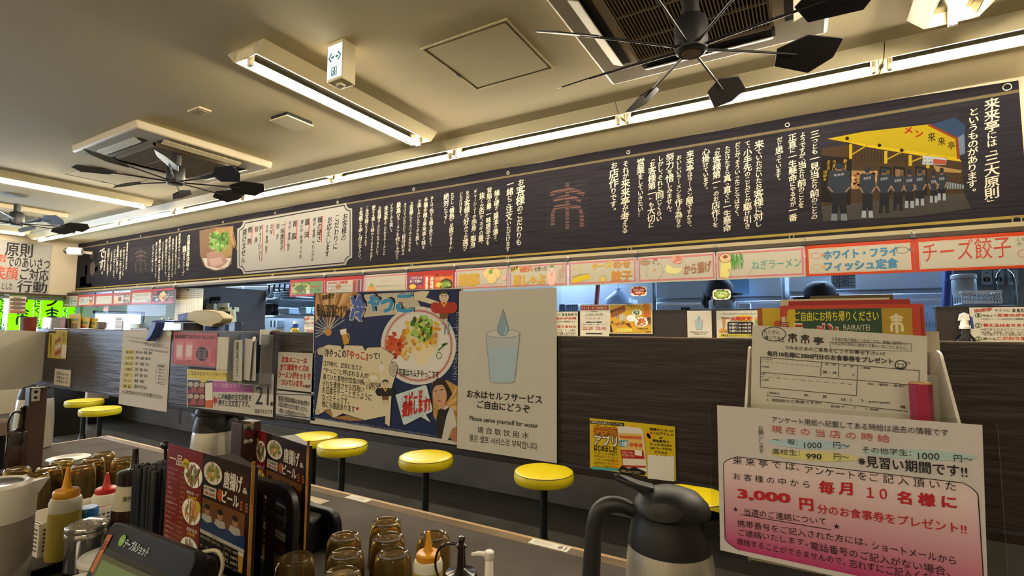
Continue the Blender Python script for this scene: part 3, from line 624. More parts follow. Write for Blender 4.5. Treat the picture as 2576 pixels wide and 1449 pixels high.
def p2(c): c.ell(.08, .55, .05, .2, 'c98a3c', 2); c.t('生ビール', .18, .42, .64, .66, '2c2722', .03, 2); c.t('一杯いかがですか', .1, .26, .6, .36, '4a443c', .01, 2); c.t('キンキンに冷えてます', .12, .72, .6, .82, '6a6256', 0, 2); c.poly([(.66, .08), (.9, .08), (.88, .5), (.7, .5)], 'c4762c', 2); c.ell(.78, .62, .11, .24, '2e2723', 2.2); c.ell(.78, .64, .08, .14, 'c79b80', 2.4)
def p3(c): c.t('つまみ', .28, .6, .5, .72, '9a9484', 0, 2); c.t('各種あります', .6, .58, .9, .66, '5c564c', 0, 2); c.line([(.56, .45), (.56, .8)], .004, '6e685c', 2); c.rect(.82, .2, .9, .42, 'b9b26a', 2); c.t('おすすめ', .12, .22, .5, .34, 'b4ad98', 0, 2)
def p4(c): c.rect(.14, .76, .5, .9, '2a2622', 2); c.t('期間限定', .17, .79, .47, .88, 'd8d0bc', .01, 3); c.ell(.4, .48, .1, .2, '7c2f22', 2); c.ell(.16, .35, .09, .18, 'cfae54', 2); c.rect(.06, .2, .2, .3, 'c79c3c', 2.3); c.t('豚足', .6, .52, .94, .86, '4e3a30', .03, 2, rise=.1); c.t('明太', .6, .14, .94, .46, '3e302a', .03, 2)
def p5(c): c.t('日替わり定食', .2, .56, .8, .74, '7a7d74', 0, 2); c.t('お得なランチ', .2, .26, .8, .42, '8d9088', 0, 2); c.ell(.12, .5, .05, .1, '8fa07c', 2); c.ell(.86, .24, .06, .08, '6f8070', 2); c.line([(.88, .5), (.94, .8)], .004, '4a6a4a', 2)
def p6(c): c.rect(.02, .14, .98, .86, '1d1512', 1.5); c.ell(.5, .46, .17, .3, 'd2b27c', 2); [c.ell(.5 + dx, .46 + dy, .075, .14, q, 2.5) for dx, dy, q in ((-.1, 0, 'c98f3e'), (.08, -.05, 'b0703c'), (.02, .2, 'd9b98a'), (0, -.2, 'c4a070'))]; c.t('チャーシュー', .03, .4, .3, .58, 'e8e0d0', .04, 2); c.t('増量', .16, .2, .3, .34, 'e8e0d0', .04, 2); [c.t(t, .68, .66 - i * .15, .97, .78 - i * .15, 'd9d2c2', .02, 2) for i, t in enumerate(('・ラーメン', '・味玉ラーメン', '各100円'))]; c.ell(.85, .24, .12, .09, '9a3322', 2); c.ell(.12, .74, .1, .08, 'b83a22', 2)
def p7(c): c.rect(.08, .14, .94, .84, '6d7f3a', 2); R = random.Random(5); [c.ell(.1 + R.random() * .5, .18 + R.random() * .62, .045, .07, R.choice(['8d9648', 'b4ad62', '4f6a2a', 'c2b878']), 2.2 + i * .01, 8) for i in range(50)]; c.ell(.32, .48, .13, .22, '586b30', 3); c.rect(.6, .14, .94, .84, '6f8c4e', 2.9); c.t('青ねぎ', .64, .46, .88, .58, 'b23a2a', .04, 3.4); c.t('たっぷり盛り', .64, .3, .92, .4, '2c3a22', .02, 3.4); c.rect(.5, .14, .6, .34, 'd5cfb8', 3.5)
def p8(c): c.t('新発売', .1, .62, .34, .74, 'b03a2c', .03, 2); c.t('2種類', .38, .6, .62, .78, 'b8402e', .04, 2); c.t('ラーメン小', .08, .4, .28, .56, '3a342e', .03, 2); c.ell(.37, .46, .08, .14, '9a6a3c', 2); c.t('ミニチャーハン', .46, .42, .72, .54, '3a342e', .02, 2); c.t('お得なセットメニュー', .1, .22, .7, .34, '4a443c', .01, 2); c.rect(.74, .14, .84, .78, 'b4553c', 2); c.rect(.86, .14, .93, .78, '4a5066', 2); c.rect(.885, .2, .915, .72, '8a3420', 2.4); [c.line([(.745, .2 + i * .1), (.835, .28 + i * .1)], .006, '3a2018', 2.2) for i in range(5)]
def p9(c): c.poly([(.06, .1), (.32, .1), (.24, .42), (.19, .52), (.13, .42)], 'c98f4a', 2); c.poly([(.14, .4), (.19, .58), (.25, .4)], '6f9a3c', 2.3); c.t('辛ネギチャーシュー', .3, .3, .92, .46, 'b89a6c', .02, 2); c.t('ぴりっと', .42, .55, .7, .7, 'd0a89a', .02, 2)
def p10(c): c.rect(.03, .03, .97, .8, 'c4482e', 1.5); c.rect(.03, .1, .36, .8, '6a3a5c', 1.6); c.t('1日限定30食', .06, .62, .34, .78, 'e0b0a0', .03, 2); c.t('辛くて旨い', .06, .46, .32, .6, 'eee4d4', .05, 2); c.ell(.13, .27, .075, .13, 'd8b838', 2.2); c.ell(.3, .2, .08, .14, 'b8423a', 2); c.v('濃厚味噌', .43, .72, .43, .06, col='f0e6d6', bold=.05, lay=2.4, mix=False, slant=0); c.v('赤味噌', .54, .72, .54, .12, col='f0e6d6', bold=.05, lay=2.4, mix=False, slant=0); c.rect(.6, .03, .97, .72, 'cc6a26', 1.7); food(c, .83, .3, .13, .28, ['6f8f35', '94a648', 'b6c070', '55782a'], 4, 2, 30, '3a2a22', .6, .22); c.t('こってり', .62, .52, .78, .68, 'e6dcc0', .03, 3); c.ell(.68, .3, .06, .12, 'd8c24a', 2.4); c.t('野菜たっぷりあります', .6, .7, .94, .8, '3a1e1a', .03, 3)
def p11(c): c.t('焼豚', .05, .16, .48, .78, 'c39a3e', .075, 2); c.t('焼豚', .058, .18, .472, .76, 'dfc88a', .0, 2.5); [c.ell(.7 + dx, .6 + dy, .095, .24, 'd8bf80', 2 + i * .2) or c.ring(.7 + dx, .6 + dy, .095, .24, .003, 'b08f4a', 2.1 + i * .2) for i, (dx, dy) in enumerate(((-.07, .1), (.07, .08), (0, -.12)))]; c.ell(.68, .78, .035, .1, '5f9a45', 3.2); c.ell(.92, .46, .035, .1, 'e0aaa2', 2); c.t('追加トッピング', .5, .1, .9, .26, 'd4969a', .02, 2)
def p12(c): c.poly([(.02, .66), (.17, .8), (.18, .94), (.03, .84)], 'cdb64a', 2.2); c.t('来来亭', .03, .7, .16, .88, '3f3a1c', .04, 2.6, rise=.3); c.t('特製ダレ', .19, .64, .43, .88, 'c4652c', .05, 2, rise=.05); c.t('を使った', .45, .66, .66, .86, '40382c', .02, 2, rise=.05); c.t('豚しゃぶ', .08, .1, .64, .56, 'c39a3e', .075, 2); c.ell(.74, .38, .075, .36, 'e2b4a8', 2); c.ell(.74, .58, .06, .2, 'e6bcb0', 2.2); c.ell(.74, .52, .028, .08, 'd48f86', 2.4); c.ell(.74, .86, .03, .07, '5f9a45', 2.5); c.line([(.74, .88), (.74, .98)], .006, 'cc8a4a', 2.4); [c.ell(.74 + s * .03, .66, .008, .02, '3a2c28', 2.6, 8) for s in (-1, 1)]; c.v('大盛りも', .925, .86, .925, .3, col='c48a8a', lay=2, mix=False); c.v('あるブー', .875, .7, .875, .1, col='c48a8a', lay=2, mix=False)
def p13(c): c.t('チーズ', .36, .56, .66, .86, 'd1a834', .07, 2, rise=.12); c.t('のせ', .67, .62, .92, .88, 'c08432', .06, 2); c.t('餃子', .64, .1, .94, .52, 'c08432', .06, 2); c.poly([(.04, .16), (.08, .1), (.32, .24), (.34, .36), (.28, .44), (.1, .34)], 'cdb324', 2); c.line([(.18, .48), (.18, .84)], .006, 'd8b43a', 2); c.line([(.04, .64), (.14, .78)], .006, 'd6c478', 2); c.ring(.52, .2, .05, .16, .003, 'c2a04a', 2); c.ell(.52, .2, .03, .09, 'd4b83c', 2.1); c.line([(.06, .34), (.2, .46), (.32, .44)], .004, 'a08a3a', 2.3)
def p14(c):
    c.ell(.1, .78, .07, .12, 'a08468', 2); c.ring(.23, .45, .11, .36, .003, '9a8f7c', 2); c.ell(.22, .72, .01, .03, '4a4440', 2.2, 8); c.ell(.28, .68, .01, .03, '4a4440', 2.2, 8); c.poly([(.21, .5), (.25, .5), (.23, .4)], 'cf9044', 2.2); c.poly([(.2, .88), (.23, .82), (.27, .84), (.26, .92)], 'b8504a', 2.2)
    c.poly([(.37, .44), (.42, .3), (.54, .28), (.6, .46), (.48, .5), (.4, .66)], 'd6cf8c', 2); c.ell(.53, .82, .08, .17, 'd49a8c', 2); R = random.Random(2)
    for i in range(14): c.line([(.47 + R.random() * .12, .7 + R.random() * .24), (.47 + R.random() * .12, .7 + R.random() * .24)], .003, 'b0604f', 2.4 + i * .01)
    c.t('から揚げ', .61, .22, .95, .62, '9c6a4c', .04, 2, rise=.1)
def p15(c):
    c.poly([(.04, .1), (.14, .06), (.2, .7), (.06, .72)], 'd8cc7a', 2); c.ell(.11, .76, .07, .16, 'd0b98a', 2.2); c.ring(.11, .76, .07, .16, .004, '9a5a4a', 2.4); c.ell(.11, .8, .03, .06, '8a4438', 2.6); R = random.Random(8)
    for i in range(60): a = .24 + (R.random() - .5) * .14; b = .6 + (R.random() - .5) * .4; c.line([(a, b - .08), (a + (R.random() - .5) * .04, b + .14)], .003, R.choice(['3f8a3c', '5aa048', '2f7030', '78b45a']), 2 + i * .01)
    c.line([(.14, .36), (.2, .08), (.36, .08), (.42, .36)], .003, 'b5a68c', 2); c.t('ねぎラーメン', .42, .3, .96, .62, '4a9a92', -.004, 2, rise=.02)
def p16(c): c.t('ホワイト・フライ', .18, .52, .86, .80, '3d7fa6', .06, 2); c.t('フィッシュ定食', .18, .14, .86, .46, '3d7fa6', .06, 2); [c.ring(x, y, .05, .1, .003, q, 2) or c.poly([(x + s * .05, y), (x + s * .08, y + .08), (x + s * .08, y - .08)], q, 2) for x, y, q, s in ((.11, .66, 'c47468', 1), (.11, .28, 'c49068', 1), (.9, .68, '6a6a5a', 1))]
def p17(c): c.t('チーズ餃子', .06, .26, .66, .86, 'b8402c', -.004, 2, rise=.03); c.t('とろけるチーズが', .7, .74, .93, .84, '5a544c', 0, 2); c.t('ぎっしり', .7, .62, .84, .71, '5a544c', 0, 2); c.ring(.76, .4, .06, .12, .003, 'b07060', 2)
S_ = [(163.5, 199, 'thin', p1, 'leftmost menu strip of the hatch row with greenish picture beside the corner'), (200.5, 242.5, 'red', p2, 'menu strip with an orange mug and a dark-haired figure'), (244, 287, 'red', p3, 'nearly blank red-edged strip right of the strip with the mug'), (288, 332, 'red', p4, 'red-edged strip with a small black title bar and brown meat picture'), (333, 385, 'red', p5, 'red-edged strip with faint grey-green handwriting'), (386, 440, 'red', p6, 'red-edged black strip showing round slices beside the tally sheet'),
      (730, 816, 'red', p7, 'red-edged strip with a picture of heaped green onions'), (817.5, 914, 'red', p8, 'red-edged strip lettered with the figure 2 right of the green onions strip'), (916, 1023, 'pink', p9, 'pale strip with an orange drawing half hidden over the blue poster'), (1024, 1144, 'red', p10, 'bright red and orange strip with white vertical lettering'), (1146, 1279, 'pink', p11, 'pink-edged strip with two gold characters and sliced pork rounds'), (1281, 1428, 'pink', p12, 'pink-edged strip with a drawn pink pig'),
      (1430, 1602, 'pink', p13, 'pink-edged strip with yellow cheese lettering and a dumpling'), (1604, 1801, 'pink', p14, 'pink-edged strip with drawn chickens'), (1803, 2027, 'pink', p15, 'pink-edged strip with green scribbled onion and teal lettering'), (2028, 2303, 'orange', p16, 'orange-edged strip with blue lettering and small fish'), (2304, 2690, 'orange', p17, 'orange-edged strip with thin red handwriting at the right edge')]
cp = None; prev = None
for x0, x1, st, fn, lb in S_:
    o, u1, v1 = strip(x0, x1, lb, st, fn, .1375 if x0 < 300 else .1435 if x0 < 1200 else .1445, .086 if x0 < 600 else .0915, film=not (x0 < 300))
    nm = lb.split(' beside')[0].replace('leftmost ', '')
    t_lb = 'small black binder clip holding the right end of the %s' % lb.replace(' of the hatch row', '')
    t_lb = ' '.join(t_lb.split()[:16])
    if cp is None:
        cp = thing('binder_clip', t_lb, 'clip', (u1, SY, v1 + .004), 0, 'binder clips holding the menu strips')
        mb = MB(); mb.prism([(-.008, 0), (.008, 0), (.002, .022), (-.002, .022)], -.014, .014, 'x'); mb.build('clip_body', m_clip, cp, .001)
        for s in (-1, 1): mb = MB(); mb.tube([(-.008, s * .003, .02), (-.006, s * .008, .04), (.006, s * .008, .04), (.008, s * .003, .02)], .0011, 6); mb.build('clip_wire', m_chrome, cp)
    else: dup(cp, (u1, SY, v1 + .004), 0, t_lb)

# clear acrylic screens hanging under the strips, with round stickers
for i, (x0, x1) in enumerate(((-10.2, -7.05), (-4.7, -2.45), (-2.44, -.535), (-.53, 1.9))):
    mb = MB(); mb.b2((x0, 3.365, E + .13), (x1, 3.368, E + .50)); o = mb.build('acrylic_screen', ACRYL)
    tag(o, ('clear acrylic screen of the hatch by the far left windows', 'clear acrylic screen of the hatch beside the open middle gap', 'clear acrylic screen of the hatch behind the red round sticker', 'clear acrylic screen of the hatch at the right with light reflections')[i], 'screen', 'acrylic hatch screens')
def sticker(x0, y0, x1, y1, col, edge, l1, l2, lb):
    c = cvy(3.36, step=.0004); c.sheet(x0, y0, x1, y1, 'd8d0bc', .0006, rad=.02)
    xm, ym, w_, h_ = (x0 + x1) / 2, (y0 + y1) / 2, (x1 - x0) / 2, (y0 - y1) / 2
    c.poly([(xm + w_ * (.88 + .06 * cos(9 * a)) * cos(a), ym + h_ * (.84 + .08 * cos(9 * a)) * sin(a)) for a in [i * pi / 40 for i in range(80)]], edge, 1)
    c.ell(xm, ym, w_ * .78, h_ * .72, col, 2); c.t(l1, xm - w_ * .6, ym + h_ * .02, xm + w_ * .62, ym - h_ * .45, 'f0e6d0', .04, 3); c.t(l2, xm - w_ * .35, ym + h_ * .5, xm + w_ * .3, ym + h_ * .08, 'f0e6d0', .05, 3); c.ell(xm + w_ * .5, ym + h_ * .3, w_ * .14, h_ * .16, 'd9a72c', 3)
    c.build('sticker', None, lb, 'sticker', 'stickers on the acrylic screens')
sticker(1586, 745, 1627, 719, 'a8352a', '5a1c16', 'ちびっこ作成', 'POP', 'red scalloped sticker on the acrylic under the chicken strip')
sticker(1793, 754, 1838, 727, '7a9a2c', '3c5218', 'こども', 'POP', 'green scalloped sticker on the acrylic in front of the dark cap')
sticker(260, 783, 273, 771, 'b86a66', '9a4a48', 'ちび', 'POP', 'tiny faded red round sticker on the far left acrylic')

# signs standing at the kitchen ledge
LY = 3.42
z7 = crop(1400, 740, .20186)
def lsign(name, x0, y0, x1, y1, lb, paint, cat='sign'):
    c = cvy(LY, z7, .0006); c.sheet(x0, y0, x1, y1, 'c8c0ab', .0012); paint(c); return c.build(name, None, lb, cat)
def q1(c):
    c.rect(300, 198, 648, 140, 'a83a20', 1); c.t('ラストオーダーのお知らせ', 312, 188, 628, 152, 'f0e4cc', .03, 2); c.t('営業時間', 428, 225, 510, 208, '3a342e', .01, 2); c.t('11:00~24:00', 366, 262, 576, 238, '3a342e', .0, 2); c.line([(340, 270), (606, 270)], .002, '8a8474', 2); c.t('ラストオーダー', 360, 318, 578, 288, 'a23a2c', .0, 2); c.rect(366, 355, 566, 342, '2a2520', 2); c.t('平日', 430, 353, 500, 344, 'd0c8b4', .02, 3)
    c.t('麺類・揚げ物類', 332, 386, 442, 368, '5a544a', 0, 2); c.t('麺類・ドリンク', 500, 386, 612, 368, '5a544a', 0, 2); c.t('23:30', 328, 444, 452, 406, 'a8382c', .02, 2); c.t('23:45', 490, 444, 616, 406, 'a8382c', .02, 2); c.line([(468, 365), (468, 455)], .002, '8a8474', 2); c.line([(316, 340), (312, 460)], .0015, '8a8474', 2); c.line([(624, 340), (628, 460)], .0015, '8a8474', 2); c.rect(366, 498, 568, 484, '2a2520', 2); c.t('24:00', 400, 560, 545, 524, 'a8382c', .02, 2)
lsign('order_time_sign', 296, 560, 652, 128, 'white sign with red heading and 23:30 and 23:45 on the ledge', q1)
def q2(c):
    c.rect(668, 482, 1176, 128, 'c99c26', 1)
    c.poly([(668, 215), (850, 140), (862, 210), (690, 298)], '8a4f2a', 2); c.t('鶏好きマンプク', 672, 238, 846, 200, '2a1a12', .03, 3, rise=.35); c.t('からあげ', 770, 190, 850, 150, 'b8402a', .05, 3, rise=.3); c.t('お肉好きの', 866, 145, 970, 124, '2e2418', .03, 3); c.t('あなたへ！', 918, 166, 1040, 146, '2e2418', .03, 3); c.v('生姜', 1112, 118, 1130, 280, col='c4641e', bold=.08, lay=3, mix=False); c.v('焼き', 1150, 285, 1160, 378, col='2c1c12', bold=.04, lay=3, mix=False)
    food(c, 1003, 232, 62, 40, ['4f7a2c', '6b9a3c', 'a07a4c', '3e6322'], 6, 2, 30); food(c, 930, 300, 58, 42, ['e4e0d4', 'd4cfc0'], 7, 2, 8); food(c, 1058, 348, 84, 62, ['b8622c', 'd08a44', 'a04c20', 'c87838'], 8, 2.2, 40)
    c.ell(822, 292, 42, 40, 'b4ae9c', 2); c.poly([(712, 370), (790, 350), (840, 380), (770, 400)], 'a8662c', 2); c.poly([(740, 410), (800, 365), (806, 395), (760, 430)], 'c98c4c', 2.2); c.poly([(848, 365), (910, 360), (940, 425), (900, 405)], '6e2a18', 2)
    for n_, a, b in (('1', 760, 276), ('2', 694, 350), ('3', 834, 352)): c.ell(a, b, 15, 18, '1e1814', 3); c.t(n_, a - 5, b + 9, a + 5, b - 9, 'e8dcc0', .03, 4)
    c.rect(755, 468, 940, 430, 'd6cf5c', 2); c.t('アンケートに', 765, 448, 850, 436, '3a3420', .01, 3); c.t('ご協力いただいた方にサービス', 765, 464, 930, 452, '3a3420', .01, 3); c.t('生姜焼き定食', 1008, 438, 1142, 420, '2a1c12', .03, 3); c.t('ご注文はこちら', 1030, 456, 1130, 444, '2a1c12', .01, 3); c.rect(1112, 478, 1172, 462, '6e5a30', 2); c.t('※写真はイメージです', 870, 478, 1060, 470, '4a3a1c', .0, 3)
    c.poly([(668, 380), (680, 380), (705, 470), (668, 480)], '3a2418', 2)
lsign('food_poster', 656, 490, 1192, 112, 'orange and yellow food poster with numbered dishes on the ledge', q2)
def cup_art(c, P, k=1.0):
    """paper cup with a falling drop; P maps unit coords (x right, y down)"""
    c.poly([P(.03, .30), P(.97, .30), P(.84, 1.0), P(.78, 1.03), P(.22, 1.03), P(.16, 1.0)], 'a7adab', 2)
    c.poly([P(.06, .50), P(.94, .50), P(.83, .98), P(.76, 1.01), P(.24, 1.01), P(.17, .98)], '9db0b8', 2.3)
    c.ell(*P(.5, .30), abs(P(.97, .3)[0] - P(.03, .3)[0]) / 2, abs(P(.5, .36)[1] - P(.5, .3)[1]), 'b9b9ae', 2.6, 24); c.ring(*P(.5, .30), abs(P(.97, .3)[0] - P(.03, .3)[0]) / 2, abs(P(.5, .36)[1] - P(.5, .3)[1]), .0012 * k, '7d838a', 2.8)
    c.line([P(.03, .31), P(.16, 1.0), P(.24, 1.03), P(.76, 1.03), P(.84, 1.0), P(.97, .31)], .0012 * k, '7d838a', 2.9)
    d = [P(.5 + .17 * sin(a) * (1 if abs(a) < 9 else 1), .22 + .11 * -cos(a) * -1) for a in [i * pi / 14 - pi * .62 for i in range(18)]]
    d = [P(.5, -.06), P(.42, .08), P(.355, .2)] + [P(.5 - .155 * cos(a), .235 + .1 * sin(a)) for a in [i * pi / 10 for i in range(11)]] + [P(.645, .2), P(.58, .08)]
    c.poly(d, '7f99a3', 3); c.line(d + d[:1], .0011 * k, '5d727c', 3.2); c.line([P(.6, .2), P(.585, .29), P(.54, .32)], .0018 * k, 'b9cad0', 3.3)
def q3(c):
    cup_art(c, lambda x, y: (1724 + x * 102, 272 + y * 160)); c.t('お水はセルフサービス', 1668, 482, 1894, 462, '2a2724', .03, 2); c.t('ご自由にどうぞ', 1702, 506, 1860, 486, '2a2724', .03, 2); c.t('Please serve yourself for water', 1680, 536, 1880, 528, '6a655c', 0, 2)
lsign('water_notice', 1634, 560, 1930, 204, 'small white sign with a cup and water drop on the ledge', q3)
def q4(c):
    c.t('大盛より変化料金麺により追加料金を頂戴します', 2066, 254, 2500, 234, '5a5348', 0, 2); c.poly([(2060, 290), (2112, 296), (2094, 440), (2078, 440)], 'b4824e', 2); c.line([(2050, 292), (2160, 300)], .006, '6a4a30', 2.4); c.poly([(2022, 440), (2060, 425), (2120, 440), (2140, 480), (2030, 482)], 'c48a40', 2.2); food(c, 2085, 462, 50, 20, ['a8602c', 'c98c44', '7a8a3a'], 12, 2.4, 16, None)
    c.ell(2340, 300, 110, 42, 'd8b02c', 1.6); c.t('太麺変更', 2168, 328, 2432, 278, 'b83222', .06, 3); c.sheet(2132, 494, 2452, 342, '231f1c', .0001, 2.2, None, .012)
    for i, (a, b) in enumerate((('大盛り', '60'), ('並盛り', '30'), ('小盛り', '20'))): y = 388 + i * 42; c.t(a, 2150, y, 2252, y - 30, 'e8dfcc', .02, 3.2); c.t('→+¥', 2258, y, 2376, y - 24, 'e8dfcc', .02, 3.2); c.t(b, 2382, y, 2422, y - 28, 'e8dfcc', .02, 3.2)
    c.rect(2020, 528, 2700, 502, 'd2c43a', 1.6); c.t('太麺変更される方はスタッフにお声掛けください', 2045, 526, 2600, 504, '26221c', .03, 3); c.ell(2070, 545, 24, 18, 'd8c62e', 2); c.t('太麺の商品から細麺に変更もできます', 2106, 556, 2580, 538, '5a5446', 0, 2); c.ell(2540, 330, 70, 60, 'c98a3a', 2); c.ell(2500, 350, 30, 24, '6f9a3c', 2.4)
lsign('noodle_notice', 2000, 575, 2640, 200, 'white price sign with black box of +60 +30 +20 yen prices', q4)
def q5(lb, x0, y0, x1, y1, K, full=True):
    c = cvy(LY, K, .0006); c.sheet(x0, y0, x1, y1, 'c8bfa8', .0012); w_, h_ = x1 - x0, y0 - y1
    f = lambda txt, a, b, d, e, col='2e2924', bo=.02, ri=0: c.t(txt, x0 + w_ * a, y0 - h_ * b, x0 + w_ * d, y0 - h_ * e, col, bo, 2, rise=ri)
    f('来来亭', .03, .86, .32, .95, 'b0503c', .06, .12); f('サクッと', .36, .88, .60, .95); f('まるわかり', .64, .87, .98, .96, '2e2924', .04)
    for i, (n_, a, b) in enumerate((('1', '単品より', '定食のがお得'), ('2', '', '替え玉はありません'), ('3', '選べる', 'こだわり選択'))):
        y = (.765, .525, .21)[i]; c.ring(x0 + w_ * .1, y0 - h_ * (y + .03), w_ * .05, h_ * .045, .003, '4a6a2c', 2); f(n_, .085, y, .115, y + .06)
        if a: f(a, .17, y, .38, y + .055)
        f(b, .40 if a else .18, y, .97, y + .075, 'b23a26', .05)
    for txt, y in (('⇒定食のラーメンはお好きな種類選べます', .68), ('⇒麺大盛りは2玉分でボリューム満点', .43), ('（旨辛麺、赤味噌、担々麺、まぜそばは', .36), ('一部大盛りできない商品もあります）', .31), ('⇒麺の固さ 脂の量', .1)): f(txt, .14, y, .95, y + .055, '3a342c', .01)
    c.rect(x0 + w_ * .45, y0 - h_ * .05, x0 + w_, y0 - h_ * .16, '3a1c14', 2.4); f('鶏京', .8, .07, .95, .14, 'd0c4a8', .02)
    c.build('rules_sign', None, lb, 'sign', 'how-to-order signs on the ledge')
q5('white how-to-order sign half hidden left of the order-time sign', -280, 640, 264, 218, z7)
zr = crop(2260, 660, .15185)
q5('white how-to-order sign at the right edge beside the pump bottle', 1218, 1430, 2260, 735, zr)
zl = crop(640, 680, .31056)
q5('white how-to-order sign peeping out left of the blue poster', 396, 640, 560, 372, zl)
# ------------------------------------------------------------------ kitchen behind the hatch
m_fr = M('refrigerator_steel', 'a9b1ba', .35, .55, nz=(20, .04), sc3=(1, 1, 10)); m_blue = M('blue_plastic', '2c3f86', .4); m_bask = M('basket_plastic', 'b9c4cf', .45); m_grey = M('grey_panel', '6a6f75', .5, nz=(3, .1))
def pb(name, px0, py0, px1, py1, y, depth, mat, parent=None, bevel=.004, lb=None, cat=None, group=None):
    a, b = PY(px0, py0, y), PY(px1, py1, y)
    mb = MB(); off = Vector(parent.location) if parent else Vector()
    mb.b2(Vector((a.x, y, a.z)) - off, Vector((b.x, y + depth, b.z)) - off); o = mb.build(name, mat, parent, bevel)
    if lb: tag(o, lb, cat, group)
    return o
FY = 4.9
def fridge(lb, x0, x1, seam, logo):
    a = PY(x0, 760, FY).x; b = PY(x1, 760, FY).x
    t = thing('refrigerator', lb, 'refrigerator', ((a + b) / 2, FY + .35, 0), 0, 'steel upright refrigerators'); w_ = b - a; zs = PY(x0 + 20, seam, FY).z; top = E + .62
    mb = MB(); mb.b2((-w_ / 2, -.33, .08), (w_ / 2, .35, top)); mb.build('cabinet', m_fr, t, .006)
    for nm, z0, z1 in (('lower_door', .12, zs - .015), ('upper_door', zs + .015, zs + .30)):
        mb = MB(); mb.b2((-w_ / 2 + .005, -.37, z0), (w_ / 2 - .005, -.335, z1)); d = mb.build(nm, m_fr, t, .008)
        mb = MB(); hx = -w_ * .28; mb.b2((hx, -.378, z1 - .085), (hx + .08, -.366, z1 - .05)); mb.build('handle_recess', m_black, d, .002)
    mb = MB(); mb.b2((-w_ / 2 + .01, -.375, zs + .31), (w_ / 2 - .01, -.335, top)); g = mb.build('control_fascia', m_fr, t, .01)
    c = CV((0, -.3705, 0), (1, 0, 0), (0, 0, 1), lambda p, q: (p - t.location.x, q), .0008); f = lambda px, py: (PY(px, py, FY - .02).x, PY(px, py, FY - .02).z)
    if logo: c.ell(*f(2334, 724), .16, .034, '27377c', 12, 32); c.ell(*f(2344, 724), .1, .026, '1b2034', 13, 28)
    else: c.rect(*f(1885, 739), *f(1951, 725), '1c1f27', 12); c.ell(*f(1943, 731), .012, .012, '5a86a4', 13); c.rect(*f(1652, 752), *f(1720, 733), '8e97a0', 11); c.rect(*f(1657, 750), *f(1666, 735), 'b9c2c9', 12)
    c.build('control_display', t); return t
fridge('steel refrigerator with dark display behind the capped person', 1650, 1970, 757, False); fridge('steel refrigerator with blue oval badge behind the newspapers', 1986, 2402, 740, True)
def sheet_y(name, x0, y0, x1, y1, y, col, lb, paint=None, cat='paper', K=None):
    c = cvy(y, K, .0008); c.sheet(x0, y0, x1, y1, col, .0012)
    if paint: paint(c)
    return c.build(name, None, lb, cat)
sheet_y('paper_sheet', 1837, 743, 1884, 700, 4.45, '7fb4e6', 'blank bluish paper hanging to the right of the dark cap')
def nt(c):
    for i in range(5): c.line([(2093, 684 + i * 9), (2151, 683 + i * 9)], .004, '4a525c', 1)
    c.line([(2112, 684), (2112, 726)], .004, '4a525c', 1); [c.t(t, 2097, 700 + i * 9, 2109, 694 + i * 9, '39414c', .02, 2) or c.t('2000〜', 2116, 700 + i * 9, 2146, 694 + i * 9, '39414c', .02, 2) for i, t in enumerate(('10', '14', '154'))]
sheet_y('note_paper', 2092, 727, 2151, 683, 4.5, 'b9c8d8', 'small handwritten table note under the orange strip', nt)
def sch(c):
    for i in range(3): c.line([(2325, 812 + i * 5), (2398, 814 + i * 5)], .003, '5b6a7c', 1)
    for i in range(9): c.line([(2330 + i * 8, 806), (2330 + i * 8, 820)], .002, '5b6a7c', 1)
    c.rect(2346, 776, 2356, 773, '30363e', 1); [c.t('予定', 2325, 790 + i * 6, 2334, 786 + i * 6, '47628c', 0, 2) for i in range(3)]
sheet_y('schedule_sheet', 2310, 833, 2401, 767, FY - .04, 'a9c3e2', 'pale blue schedule sheet on the refrigerator right of the newspapers', sch)
t = thing('squeegee_pole', 'leaning blue pole in front of the badge refrigerator', 'pole', PY(2362, 850, 4.3)); p0, p1 = PY(2360, 860, 4.3), PY(2390, 650, 4.3)
mb = MB(); mb.tube([(0, 0, -.35), p1 - p0 + Vector((0, 0, .1))], .026, 12); mb.build('pole', m_blue, t)
# shelf on the right with basket, jar and bottle
SHY = 3.72
pb('wire_shelf', 2385, 771, 2700, 767, SHY, .3, m_steel, None, .002, 'narrow steel shelf holding the white basket at the right', 'shelf')
t = thing('plastic_basket', 'white plastic grid basket on the steel shelf at the right', 'basket', PY(2458, 766, SHY + .06)); bw = abs(PY(2508, 760, SHY).x - PY(2410, 760, SHY).x) / 2; bh = PY(2450, 733, SHY).z - PY(2450, 766, SHY).z
mb = MB()
for s in (-1, 1):
    mb.b2((-bw, s * .09 - .003, 0), (bw, s * .09 + .003, .008)); mb.b2((-bw, s * .09 - .004, bh - .012), (bw, s * .09 + .004, bh))
    mb.b2((s * bw - .003, -.09, 0), (s * bw + .003, .09, .008)); mb.b2((s * bw - .004, -.09, bh - .012), (s * bw + .004, .09, bh))
    for i in range(15): q = -bw + i * bw / 7; mb.b2((q - .0025, s * .09 - .002, 0), (q + .0025, s * .09 + .002, bh))
    for z in (.33, .62): mb.b2((-bw, s * .09 - .002, bh * z), (bw, s * .09 + .002, bh * z + .005))
mb.b2((-bw, -.09, 0), (bw, .09, .004)); mb.build('grid', m_bask, t)
m_clearp = M('clear_plastic', 'dfe9ee', .08, tr=.9, ior=1.3); m_pet = mclear('pet_bottle', (.8, .86, .9), .3, .06)
t = thing('storage_jar', 'round clear jar with white lid in the shelf basket', 'jar', PY(2427, 751, SHY + .05) + Vector((0, 0, .012))); mb = MB(); mb.lathe([(0, 0), (.05, 0), (.055, .03), (.055, .09), (.05, .1), (0, .1)], n=20); mb.build('jar', M('frosted_plastic', '9fb0bb', .4), t)
